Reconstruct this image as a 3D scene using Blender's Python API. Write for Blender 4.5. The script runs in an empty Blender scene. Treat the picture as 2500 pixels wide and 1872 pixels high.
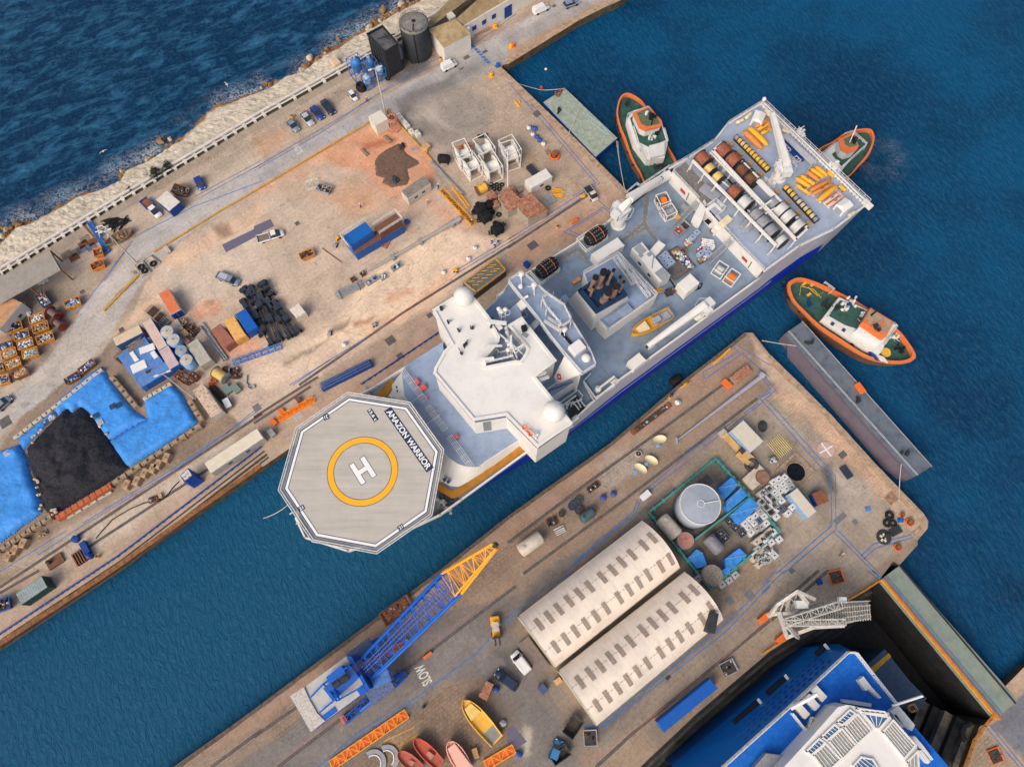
import bpy,math,random
import numpy as np
RU=random.uniform
from math import radians as R,pi,cos,sin
EN=enumerate
random.seed(7);NR=np.random.RandomState(7)
sc=bpy.context.scene;COL=sc.collection
FPX=1750.;TH=R(19.6);RO=R(-.5);HC=140.
_n=np.array([sin(RO)*sin(TH),cos(RO)*sin(TH),cos(TH)])
_e1=np.array([1.,0,0])-_n*_n[0];_e1/=np.linalg.norm(_e1);_e2=np.cross(_n,_e1)
cam=bpy.data.cameras.new('camera');co=bpy.data.objects.new('camera',cam);COL.objects.link(co)
import mathutils
from mathutils import Vector,Matrix
rt=(_e1[0],-_e2[0],-_n[0]);up=(-_e1[1],_e2[1],_n[1]);bk=(-_e1[2],_e2[2],_n[2])
co.matrix_world=Matrix(((rt[0],up[0],bk[0],0),(rt[1],up[1],bk[1],0),(rt[2],up[2],bk[2],HC),(0,0,0,1)))
cam.sensor_width=36;cam.lens=FPX/2500*36;cam.clip_start=1;cam.clip_end=3000
sc.camera=co
SUN_EL=R(42);SUN_AZ=R(236)
w=bpy.data.worlds.new('World');sc.world=w;w.use_nodes=True
nt=w.node_tree;nt.nodes.clear()
sky=nt.nodes.new('ShaderNodeTexSky');sky.sky_type='NISHITA';sky.sun_disc=False
sky.sun_elevation=SUN_EL;sky.sun_rotation=R(90)-SUN_AZ;sky.air_density=1.0;sky.dust_density=6.0;sky.ozone_density=.6
bg=nt.nodes.new('ShaderNodeBackground');bg.inputs[1].default_value=.15
wo=nt.nodes.new('ShaderNodeOutputWorld');nt.links.new(sky.outputs[0],bg.inputs[0]);nt.links.new(bg.outputs[0],wo.inputs[0])
sl=bpy.data.lights.new('sun','SUN');sl.energy=1.05;sl.angle=R(34);sl.color=(1,.95,.90)
so=bpy.data.objects.new('sun',sl);COL.objects.link(so)
so.rotation_euler=Vector((cos(SUN_AZ)*cos(SUN_EL),sin(SUN_AZ)*cos(SUN_EL),sin(SUN_EL))).to_track_quat('Z','Y').to_euler()
sc.view_settings.view_transform='Standard';sc.view_settings.look='None';sc.view_settings.gamma=1;sc.view_settings.exposure=.1
def P(x,y,z=0.):
 0
 r=np.array([x-1250.,y-936.,FPX]);q=r*((HC-z)/(r@_n));return(float(q@_e1),float(-(q@_e2)))
OX=(0,620,1240,1860);OY=(0,460,920,1392)
def S(t,x,y):return(OX[t//10]+x/3.45,OY[t%10]+y/3.45)
PSI=R(36.9);UA=np.array([cos(PSI),sin(PSI)]);UB=np.array([sin(PSI),-cos(PSI)])
def srgb(r,g,b):
 f=lambda c:(c/255/12.92 if c/255<=.04045 else((c/255+.055)/1.055)**2.4);return(f(r),f(g),f(b))
MATS={}
def _nodes(m):
 m.use_nodes=True;t=m.node_tree;b=t.nodes['Principled BSDF'];return t,b
def N(t,k,**kw):
 n=t.nodes.new(k)
 for a,v in kw.items():
  if a in n.bl_rna.properties.keys():setattr(n,a,v)
  else:n.inputs[a.replace('_',' ')].default_value=v
 return n
def L(t,a,b):t.links.new(a,b)
def rp_(t,src,stops):
 r=t.nodes.new('ShaderNodeValToRGB');e=r.color_ramp.elements
 while len(e)<len(stops):e.new(.5)
 for i,(p,c)in EN(stops):
  e[i].position=p;e[i].color=(c,c,c,1)if isinstance(c,(int,float))else(*c,1)
 L(t,src,r.inputs[0]);return r
def mix(t,f,a,b,mode='MIX'):
 m=t.nodes.new('ShaderNodeMix');m.data_type='RGBA';m.blend_type=mode
 for s,v in((m.inputs[0],f),(m.inputs[6],a),(m.inputs[7],b)):
  if hasattr(v,'is_linked')or isinstance(v,bpy.types.NodeSocket):L(t,v,s)
  elif isinstance(v,(int,float)):s.default_value=v
  else:s.default_value=(*v,1)
 return m.outputs[2]
def mat(name,rgb,rough=.6,metal=0.,var=.18,sl_=1.2,dt=0.,dc=(.10,.07,.05),rust=0.,ribs=0.,bump=0.,spec=.3,lin=False,dsc=.5):
 0
 if name in MATS:return MATS[name]
 m=bpy.data.materials.new(name);t,b=_nodes(m);c=rgb if lin else srgb(*rgb)
 tc=N(t,'ShaderNodeTexCoord');o=tc.outputs['Object']
 n1=N(t,'ShaderNodeTexNoise',Scale=sl_,Detail=6.,Roughness=.65);L(t,o,n1.inputs['Vector'])
 dk=tuple(x*(1-var*1.3)for x in c);lt=tuple(min(1,x*(1+var*.7))for x in c)
 r1=rp_(t,n1.outputs[0],[(.3,dk),(.5,c),(.72,lt)]);out=r1.outputs[0]
 if dt:
  n2=N(t,'ShaderNodeTexNoise',Scale=dsc,Detail=8.,Roughness=.75,Distortion=.6);L(t,o,n2.inputs['Vector'])
  out=mix(t,rp_(t,n2.outputs[0],[(.48,0.),(.7,dt)]).outputs[0],out,dc)
 if rust:
  n3=N(t,'ShaderNodeTexNoise',Scale=1.7,Detail=9.,Roughness=.8);L(t,o,n3.inputs['Vector'])
  out=mix(t,rp_(t,n3.outputs[0],[(.56-.12*rust,0.),(.64-.05*rust,1.)]).outputs[0],out,(.17,.065,.03))
 L(t,out,b.inputs['Base Color']);b.inputs['Roughness'].default_value=rough;b.inputs['Metallic'].default_value=metal
 b.inputs['Specular IOR Level'].default_value=spec
 if ribs:
  wv=N(t,'ShaderNodeTexWave',Scale=ribs);wv.bands_direction='X';L(t,o,wv.inputs['Vector'])
  bp=N(t,'ShaderNodeBump',Strength=1.,Distance=.05);L(t,wv.outputs[1],bp.inputs['Height']);L(t,bp.outputs[0],b.inputs['Normal'])
  rr=rp_(t,wv.outputs[1],[(.0,.72),(.4,1.)]);out2=mix(t,1.,out,rr.outputs[0],'MULTIPLY');L(t,out2,b.inputs['Base Color'])
 elif bump:
  bp=N(t,'ShaderNodeBump',Strength=.8,Distance=bump);n4=N(t,'ShaderNodeTexNoise',Scale=sl_*3,Detail=5.);L(t,o,n4.inputs['Vector'])
  L(t,n4.outputs[0],bp.inputs['Height']);L(t,bp.outputs[0],b.inputs['Normal'])
 MATS[name]=m;return m
class MB:
 def __init__(s):s.v=[];s.f=[];s.m=[];s.cur=0;s.sm=[];s.so_=False
 def add(s,vs,fs):
  k=len(s.v);s.v+=[tuple(map(float,p))for p in vs]
  for f in fs:s.f.append(tuple(i+k for i in f));s.m.append(s.cur);s.sm.append(s.so_)
  return s
 def mt(s,i):s.cur=i;return s
 def box(s,x,y,z,lx,ly,lz,rz=0.,rx=0.,ry=0.,taper=1.):
  0
  vs=[]
  for k,(tz,sc_)in EN(((0,1),(lz,taper))):
   for a,b in((-1,-1),(1,-1),(1,1),(-1,1)):vs.append(Vector((a*lx/2*sc_,b*ly/2*sc_,tz)))
  if rx or ry or rz:M_=mathutils.Euler((rx,ry,rz)).to_matrix();vs=[M_@v for v in vs]
  return s.add([(v[0]+x,v[1]+y,v[2]+z)for v in vs],[(0,3,2,1),(4,5,6,7),(0,1,5,4),(1,2,6,5),(2,3,7,6),(3,0,4,7)])
 def prs(s,poly,z0,z1,top=None,cap=True):
  0
  n=len(poly);A=sum(poly[i][0]*poly[(i+1)%n][1]-poly[(i+1)%n][0]*poly[i][1]for i in range(n))
  tp=list(top)if top else list(poly);bs=list(poly)
  zz0=z0 if hasattr(z0,'__len__')else[z0]*n;zz1=z1 if hasattr(z1,'__len__')else[z1]*n
  if A<0:bs=bs[::-1];tp=tp[::-1];zz0=zz0[::-1];zz1=zz1[::-1]
  vs=[(p[0],p[1],z)for p,z in zip(bs,zz0)]+[(p[0],p[1],z)for p,z in zip(tp,zz1)]
  fs=[(i,(i+1)%n,n+(i+1)%n,n+i)for i in range(n)]
  if cap:fs+=[tuple(range(n,2*n)),tuple(range(n-1,-1,-1))]
  return s.add(vs,fs)
 def wl(s,poly,z0,z1,th=.2,closed=True,top=None):
  0
  n=len(poly);rng=range(n if closed else n-1)
  for i in rng:
   a=Vector(poly[i][:2]);b=Vector(poly[(i+1)%n][:2]);d=b-a
   if d.length<1e-4:continue
   c=(a+b)/2;s.box(c.x,c.y,z0,d.length+th*.98,th,z1-z0+(i%3)*.011,math.atan2(d.y,d.x))
  return s
 def tube(s,pts,r,n=6,cap=True,r1=None):
  pts=[Vector(p)for p in pts];N_=len(pts);rs=[r+(0 if r1 is None else(r1-r)*i/(N_-1))for i in range(N_)]
  vs=[];
  for i,p in EN(pts):
   d=(pts[min(i+1,N_-1)]-pts[max(i-1,0)]);d.normalize()
   u=d.cross(Vector((0,0,1))if abs(d.z)<.9 else Vector((1,0,0)));u.normalize();v_=u.cross(d)
   for k in range(n):
    a=2*pi*k/n+(pi/4 if n==4 else 0);vs.append(p+(u*cos(a)+v_*sin(a))*rs[i])
  fs=[(i*n+k,i*n+(k+1)%n,(i+1)*n+(k+1)%n,(i+1)*n+k)for i in range(N_-1)for k in range(n)]
  if cap:fs+=[tuple(range(n)),tuple(range(N_*n-1,(N_-1)*n-1,-1))]
  return s.add(vs,fs)
 def la(s,x,y,prof,n=20,axis='z',z=0.,rz=0.):
  0
  vs=[];m=len(prof)
  for r,h in prof:
   for k in range(n):
    a=2*pi*k/n
    if axis=='z':vs.append((x+r*cos(a),y+r*sin(a),z+h))
    else:
     lx,ly,lz=h,r*cos(a),r*sin(a);vs.append((x+lx*cos(rz)-ly*sin(rz),y+lx*sin(rz)+ly*cos(rz),z+lz))
  fs=[(i*n+k,i*n+(k+1)%n,(i+1)*n+(k+1)%n,(i+1)*n+k)for i in range(m-1)for k in range(n)]
  if prof[0][0]>1e-3:fs.append(tuple(range(n))[::-1])
  if prof[-1][0]>1e-3:fs.append(tuple(range((m-1)*n,m*n)))
  return s.add(vs,fs)
 def trs(s,x,y,z,R0,r,n=20,k=8,FL=1.,tilt=0.,rz=0.):
  vs=[];M_=mathutils.Euler((tilt,0,rz)).to_matrix()
  for i in range(n):
   for j in range(k):
    a=2*pi*i/n;b=2*pi*j/k;v=M_@Vector(((R0+r*cos(b))*cos(a),(R0+r*cos(b))*sin(a),r*sin(b)*FL));vs.append((x+v.x,y+v.y,z+v.z))
  return s.add(vs,[(i*k+j,((i+1)%n)*k+j,((i+1)%n)*k+(j+1)%k,i*k+(j+1)%k)for i in range(n)for j in range(k)])
 def blob(s,x,y,z,rx,ry,rz_,jit=.2,n=7,m=5,seed=None):
  rr=random.Random(seed if seed is not None else random.random());vs=[(x,y,z+rz_)]
  for i in range(1,m):
   p=pi*i/m
   for k in range(n):
    a=2*pi*k/n;q=1+rr.uniform(-jit,jit);vs.append((x+rx*sin(p)*cos(a)*q,y+ry*sin(p)*sin(a)*q,z+rz_*cos(p)*q))
  vs.append((x,y,z-rz_));e=len(vs)-1
  fs=[(0,1+k,1+(k+1)%n)for k in range(n)]
  fs+=[(1+i*n+k,1+(i+1)*n+k,1+(i+1)*n+(k+1)%n,1+i*n+(k+1)%n)for i in range(m-2)for k in range(n)]
  fs+=[(e,1+(m-2)*n+(k+1)%n,1+(m-2)*n+k)for k in range(n)]
  return s.add(vs,fs)
 def rail(s,pts,z,h=1.,r=.035,step=2.,closed=False,bars=2):
  0
  pts=[Vector((p[0],p[1]))for p in pts];n=len(pts)
  for i in range(n if closed else n-1):
   a=pts[i];b=pts[(i+1)%n];Ln=(b-a).length;k=max(1,round(Ln/step))
   for j in range(1,bars+1):s.tube([(a.x,a.y,z+h*j/bars),(b.x,b.y,z+h*j/bars)],r,4,False)
   for q in range(k+1):p=a+(b-a)*q/k;s.tube([(p.x,p.y,z),(p.x,p.y,z+h)],r,4,False)
  return s
 def tr(s,a,b,wd,ht,r=.08,seg=1.5,wd1=None,ht1=None):
  0
  a=Vector(a);b=Vector(b);d=(b-a);n=max(2,round(d.length/seg));d.normalize();u=d.cross(Vector((0,0,1)));u.normalize();v=u.cross(d)
  wd1=wd if wd1 is None else wd1;ht1=ht if ht1 is None else ht1;prev=None
  for i in range(n+1):
   f=i/n;c=a+(b-a)*f;W_=(wd+(wd1-wd)*f)/2;H_=(ht+(ht1-ht)*f)/2
   cs=[c+u*W_+v*H_,c-u*W_+v*H_,c-u*W_-v*H_,c+u*W_-v*H_]
   for k in range(4):s.tube([cs[k],cs[(k+1)%4]],r*.6,4,False)
   if prev:
    for k in range(4):
     s.tube([prev[k],cs[k]],r,5,False);s.tube([prev[k]if(i%2)else prev[(k+1)%4],cs[(k+1)%4]if(i%2)else cs[k]],r*.5,4,False)
   prev=cs
  return s
 def bd(s,name,mats,parent=None,origin=None,off=None,bevel=0.,zoff=0.):
  me=bpy.data.meshes.new(name);v=s.v
  if off is not None:v=[(a-off[0],b-off[1],c-off[2])for a,b,c in v]
  me.from_pydata(v,[],s.f);me.polygons.foreach_set('material_index',s.m);me.polygons.foreach_set('use_smooth',s.sm)
  for q in(mats if isinstance(mats,(list,tuple))else[mats]):me.materials.append(q)
  me.update();ob=bpy.data.objects.new(name,me);COL.objects.link(ob)
  if parent:ob.parent=parent
  if bevel:
   bv=ob.modifiers.new('bevel','BEVEL');bv.width=bevel;bv.segments=1;bv.limit_method='ANGLE'
  if s.fix:fixn(me)
  return ob
 fix=True
import bmesh
def fixn(me):
 bm=bmesh.new();bm.from_mesh(me);bmesh.ops.recalc_face_normals(bm,faces=bm.faces);bm.to_mesh(me);bm.free()
def tag(o,lb,cat,gp=None):
 o['label']=lb;o['category']=cat
 if gp:o['group']=gp
 return o
def TH_(name,lb,cat,loc=(0,0,0),rz=0.,gp=None):
 o=bpy.data.objects.new(name,None);COL.objects.link(o);o.empty_display_size=.3
 o.location=(loc[0],loc[1],loc[2]if len(loc)>2 else 0);o.rotation_euler=(0,0,rz);return tag(o,lb,cat,gp)
def STR(o):o['kind']='structure';return o
def kids(o):return[c for c in bpy.data.objects if c.parent==o]
KIDS={}
def DU(root,loc,rz,lb=None,gp=None,sl_=None):
 r=root.copy();COL.objects.link(r);r.location=(loc[0],loc[1],loc[2]if len(loc)>2 else 0);r.rotation_euler=(0,0,rz)
 if sl_:r.scale=(sl_,)*3
 if lb:r['label']=lb
 if gp:r['group']=gp
 if root.name not in KIDS:KIDS[root.name]=[(c,kids(c))for c in kids(root)]
 for ch,gs in KIDS[root.name]:
  c=ch.copy();COL.objects.link(c);c.parent=r
  for g in gs:d=g.copy();COL.objects.link(d);d.parent=c
 return r
class Proto:
 0
 def __init__(s,fn):s.fn=fn;s.c={}
 def __call__(s,loc,rz,lb,gp=None,key=None,sl_=None):
  if key not in s.c:
   o=s.fn(lb)if key is None else s.fn(lb,key);o.location=(loc[0],loc[1],loc[2]if len(loc)>2 else 0);o.rotation_euler=(0,0,rz)
   if gp:o['group']=gp
   if sl_:o.scale=(sl_,)*3
   s.c[key]=o;return o
  o=DU(s.c[key],loc,rz,lb,gp);o.scale=(sl_ or 1,)*3
  if not gp and 'group' in o:del o['group']
  return o
def hd(a,b):return math.atan2(b[1]-a[1],b[0]-a[0])
def MI(a,b,z=0.):return((a[0]+b[0])/2,(a[1]+b[1])/2,z)
def DI(a,b):return math.hypot(a[0]-b[0],a[1]-b[1])
def LE(a,b,f):return(a[0]+(b[0]-a[0])*f,a[1]+(b[1]-a[1])*f)
#  SETTING 
WATER_A=(.0003,.036,.1);WATER_B=(.0003,.072,.18);WATER_C=(.005,.082,.17);WATER_D=(.0003,.034,.105)
def VN(x,y,sc_,seed=0,octv=4):
 out=0;amp=1;tot=0
 for o in range(octv):
  X=x/sc_*2**o+17.3*seed;Y=y/sc_*2**o+9.1*seed;xi=np.floor(X).astype(np.int64);yi=np.floor(Y).astype(np.int64);fx=X-xi;fy=Y-yi
  fx=fx*fx*(3-2*fx);fy=fy*fy*(3-2*fy)
  def h(a,b):
   v=np.sin((a*127.1+b*311.7+seed*74.7+o*13.7))*43758.5453;return v-np.floor(v)
  out=out+amp*((h(xi,yi)*(1-fx)+h(xi+1,yi)*fx)*(1-fy)+(h(xi,yi+1)*(1-fx)+h(xi+1,yi+1)*fx)*fy);tot+=amp;amp*=.55
 return out/tot
def SD(X,Y,poly):
 0
 d=np.full(X.shape,1e9);ins=np.zeros(X.shape,bool);n=len(poly)
 for i in range(n):
  ax,ay=poly[i];bx,by=poly[(i+1)%n];ex,ey=bx-ax,by-ay;t=np.clip(((X-ax)*ex+(Y-ay)*ey)/(ex*ex+ey*ey+1e-9),0,1)
  d=np.minimum(d,np.hypot(X-ax-t*ex,Y-ay-t*ey))
  if abs(ey)>1e-9:ins^=((ay>Y)!=(by>Y))&(X<ex*(Y-ay)/ey+ax)
 return np.where(ins,d,-d)
def PX(pts,z=0.):return[P(x,y,z)for x,y in pts]
SHORE=[(-60,640),(0,588),(38,538),(60,535),(87,530),(116,512),(145,495),(174,477),(200,470),(226,467),(287,443),(290,417),(348,397),(406,357),(429,345),(475,296),(504,267),(551,246),(600,232),(640,218),(660,197),(707,188),(742,159),(794,128),(829,101),(887,70),(919,46),(968,26),(994,6),(1050,-30),(1120,-80)]
PIPE=[(-60,694),(0,660),(296,480),(640,275),(1126,1),(1270,-80)]
WL=P(0,1577);WR=P(640,1140)
e0=P(1218,164);e1_=P(1527,464);de=(e1_[0]-e0[0],e1_[1]-e0[1])
def isect(p,d,q,e):
 t=((q[0]-p[0])*e[1]-(q[1]-p[1])*e[0])/(d[0]*e[1]-d[1]*e[0]);return(p[0]+d[0]*t,p[1]+d[1]*t)
C1=isect(WR,(WR[0]-WL[0],WR[1]-WL[1]),e0,de)
LEFT=PX(PIPE)+[P(1620,-80),P(1512,3),P(1478,18),P(1414,50),P(1243,156),P(1219,160),C1,WR,P(270,1400),WL,P(-160,1675),P(-160,750)]
RIGHT=PX([(380,1900),(423,1872),(620,1731),(1072,1392),(1240,1259),(1489,1082),(1675,923),(1791,834),(1817,812),(1838,812),(1880,866),(1956,940),(2031,1015),(2138,1133),(2193,1190),(2254,1253),(2266,1272),(2264,1290),(2240,1318),(2241,1329),(2195,1380),(2182,1368),(2144,1419),(2118,1432),(2069,1464),(1975,1528),(1880,1589),(1700,1742),(1562,1872),(1530,1900),(1300,2000),(500,2000)])
SOUTH=PX([(2440,1752),(2392,1772),(2353,1872),(2340,1920),(2700,1950),(2700,1500),(2500,1628),(2455,1674),(2484,1708)])
PIT=PX([(2144,1419),(2118,1432),(2069,1464),(1975,1528),(1880,1589),(1700,1742),(1562,1872),(1500,1930),(2350,1950),(2353,1872),(2392,1772),(2440,1752),(2425,1740)])
GROUND_ATT='stain'
def quay_sheet(name,poly,step,PN_,zt=0.):
 poly=[tuple(p)for p in poly];xs_=[p[0]*UA[0]+p[1]*UA[1]for p in poly];ys_=[p[0]*UB[0]+p[1]*UB[1]for p in poly]
 u=np.arange(min(xs_)-step,min(max(xs_),400)+2*step,step);v=np.arange(min(ys_)-step,max(ys_)+2*step,step)
 U,V=np.meshgrid(u,v,indexing='ij');X=U*UA[0]+V*UB[0];Y=U*UA[1]+V*UB[1]
 sd=SD(X,Y,poly);near=(sd<=0)&(sd>-step*1.5)
 bx=X.copy();by=Y.copy();best=np.full(X.shape,1e9);n=len(poly)
 for i in range(n):
  ax,ay=poly[i];bx_,by_=poly[(i+1)%n];ex,ey=bx_-ax,by_-ay;t=np.clip(((X-ax)*ex+(Y-ay)*ey)/(ex*ex+ey*ey+1e-9),0,1);qx=ax+t*ex;qy=ay+t*ey;d=np.hypot(X-qx,Y-qy)
  mk=near&(d<best);bx[mk]=qx[mk];by[mk]=qy[mk];best=np.minimum(best,d)
 X,Y=bx,by;ok=(sd>0)|near;ins=sd>0
 cell=ok[:-1,:-1]&ok[1:,:-1]&ok[:-1,1:]&ok[1:,1:]&(ins[:-1,:-1]|ins[1:,:-1]|ins[:-1,1:]|ins[1:,1:])
 idx=-np.ones(X.shape,np.int64);use=np.zeros(X.shape,bool)
 for a in(slice(None,-1),slice(1,None)):
  for b in(slice(None,-1),slice(1,None)):use[a,b]|=cell
 idx[use]=np.arange(use.sum());I,J=np.nonzero(cell)
 F=np.stack([idx[I,J],idx[I+1,J],idx[I+1,J+1],idx[I,J+1]],1)[:,::-1]
 x=X[use];y=Y[use];co_=np.stack([x,y,np.full(x.shape,zt)],1)
 me=bpy.data.meshes.new(name);me.vertices.add(len(x));me.vertices.foreach_set('co',co_.ravel())
 me.loops.add(F.size);me.loops.foreach_set('vertex_index',F.ravel());me.polygons.add(len(F));me.polygons.foreach_set('loop_start',np.arange(0,F.size,4));me.polygons.foreach_set('loop_total',np.full(len(F),4))
 me.update(calc_edges=True)
 col=PN_(x,y);at=me.color_attributes.new(GROUND_ATT,'FLOAT_COLOR','POINT');at.data.foreach_set('color',col.astype(np.float32).ravel())
 ob=bpy.data.objects.new(name,me);COL.objects.link(ob);return ob
def ground_mat(name='weathered concrete'):
 m=bpy.data.materials.new(name);t,b=_nodes(m);at=N(t,'ShaderNodeAttribute',attribute_name=GROUND_ATT)
 tc=N(t,'ShaderNodeTexCoord');mp=N(t,'ShaderNodeMapping');L(t,tc.outputs['Object'],mp.inputs[0]);mp.inputs['Rotation'].default_value=(0,0,-PSI);v=mp.outputs[0]
 c=at.outputs['Color']
 n1=N(t,'ShaderNodeTexNoise',Scale=.16,Detail=9.,Roughness=.72,Distortion=.4);L(t,v,n1.inputs['Vector']);c=mix(t,1.,c,rp_(t,n1.outputs[0],[(.25,.72),(.5,.98),(.75,1.22)]).outputs[0],'MULTIPLY')
 n2=N(t,'ShaderNodeTexNoise',Scale=1.6,Detail=8.,Roughness=.78);L(t,v,n2.inputs['Vector']);c=mix(t,1.,c,rp_(t,n2.outputs[0],[(.28,.7),(.5,1.),(.72,1.24)]).outputs[0],'MULTIPLY')
 n3=N(t,'ShaderNodeTexNoise',Scale=.55,Detail=10.,Roughness=.8,Distortion=1.2);L(t,v,n3.inputs['Vector']);c=mix(t,rp_(t,n3.outputs[0],[(.57,0.),(.66,.5)]).outputs[0],c,(.075,.06,.05))
 n5=N(t,'ShaderNodeTexNoise',Scale=.42,Detail=9.,Roughness=.72);L(t,v,n5.inputs['Vector']);c=mix(t,rp_(t,n5.outputs[0],[(.6,0.),(.72,.4)]).outputs[0],c,(.5,.44,.37))
 n6=N(t,'ShaderNodeTexNoise',Scale=9.,Detail=4.,Roughness=.7);L(t,v,n6.inputs['Vector']);c=mix(t,1.,c,rp_(t,n6.outputs[0],[(.25,.66),(.5,1.),(.75,1.3)]).outputs[0],'MULTIPLY')
 vo=N(t,'ShaderNodeTexVoronoi',Scale=.07);vo.feature='DISTANCE_TO_EDGE';nn=N(t,'ShaderNodeTexNoise',Scale=.8,Detail=4.);L(t,v,nn.inputs['Vector']);vv=mix(t,.6,v,nn.outputs[1],'LINEAR_LIGHT');L(t,vv,vo.inputs['Vector'])
 c=mix(t,rp_(t,vo.outputs[0],[(.0,.35),(.004,0.)]).outputs[0],c,(.05,.04,.035))
 br=N(t,'ShaderNodeTexBrick',Scale=1.,Brick_Width=4.6,Row_Height=3.4,Mortar_Size=.035,Color1=(.88,.88,.88,1),Color2=(1.08,1.07,1.06,1),Mortar=(.58,.54,.5,1));L(t,v,br.inputs['Vector'])
 c=mix(t,.55,c,br.outputs[0],'MULTIPLY')
 b2=N(t,'ShaderNodeTexBrick',Scale=1.,Brick_Width=.85,Row_Height=.62,Mortar_Size=.06,Color1=(.84,.83,.81,1),Color2=(1.14,1.12,1.09,1),Mortar=(.6,.56,.52,1));b2.offset=.4
 nd=N(t,'ShaderNodeTexNoise',Scale=.9,Detail=3.);L(t,v,nd.inputs['Vector']);v2=mix(t,.22,v,nd.outputs[1],'LINEAR_LIGHT');L(t,v2,b2.inputs['Vector'])
 mm=N(t,'ShaderNodeMath',operation='MULTIPLY');L(t,at.outputs['Alpha'],mm.inputs[0]);rn=rp_(t,n3.outputs[0],[(.36,.2),(.56,.75)]);L(t,rn.outputs[0],mm.inputs[1])
 c=mix(t,mm.outputs[0],c,mix(t,1.,c,b2.outputs[0],'MULTIPLY'))
 L(t,c,b.inputs['Base Color']);b.inputs['Roughness'].default_value=.85;b.inputs['Specular IOR Level'].default_value=.2
 bp=N(t,'ShaderNodeBump',Strength=.5,Distance=.06);L(t,n2.outputs[0],bp.inputs['Height']);L(t,bp.outputs[0],b.inputs['Normal'])
 return m
def make_paint(base,regions,pav=()):
 def fn(x,y):
  c=np.tile(np.array(srgb(*base)),(len(x),1));a=np.zeros(len(x))
  wx=x+(VN(x,y,6,3)-.5)*4;wy=y+(VN(x,y,6,5)-.5)*4
  wx2=x+(VN(x,y,2,8)-.5)*.8;wy2=y+(VN(x,y,2,9)-.5)*.8
  for poly,rgb,fe,op in regions:
   if fe>1:sd=SD(wx,wy,poly)
   elif fe>.25:sd=SD(wx2,wy2,poly)
   else:sd=SD(x,y,poly)
   k=np.clip(sd/fe+.5,0,1);k=k*k*(3-2*k)*op
   if fe>1:k=k*np.clip(.35+1.3*VN(x,y,3.5,11,5),0,1)
   c=c*(1-k[:,None])+np.array(srgb(*rgb))*k[:,None]
  for poly,fe,op in pav:a=np.maximum(a,np.clip(SD(wx2,wy2,poly)/fe+.5,0,1)*op)
  g=c.mean(1,keepdims=True);c=(c*.9+g*.1)*[1.12,1.08,1.08]
  return np.concatenate([c,a[:,None]],1)
 return fn
def BL(x,y,rx,ry=None,rot=0.,z=0.,n=12):
 0
 ry=ry or rx;return PX([(x+rx*cos(2*pi*k/n)*cos(rot)-ry*sin(2*pi*k/n)*sin(rot),y+rx*cos(2*pi*k/n)*sin(rot)+ry*sin(2*pi*k/n)*cos(rot))for k in range(n)],z)
T=lambda t,pts:[P(*S(t,x,y))for x,y in pts]
ROADL=PX([(50,950),(130,860),(228,712),(300,640),(322,588),(400,535),(640,403),(800,318),(935,235),(1100,150),(1240,70),(1350,10),(1400,-30),(1560,-30),(1470,25),(1330,80),(1235,150),(1160,190),(1000,262),(905,300),(620,470),(440,585),(345,690),(285,790),(215,880),(130,985),(60,1010),(-80,1130),(-80,1080)])
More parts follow.
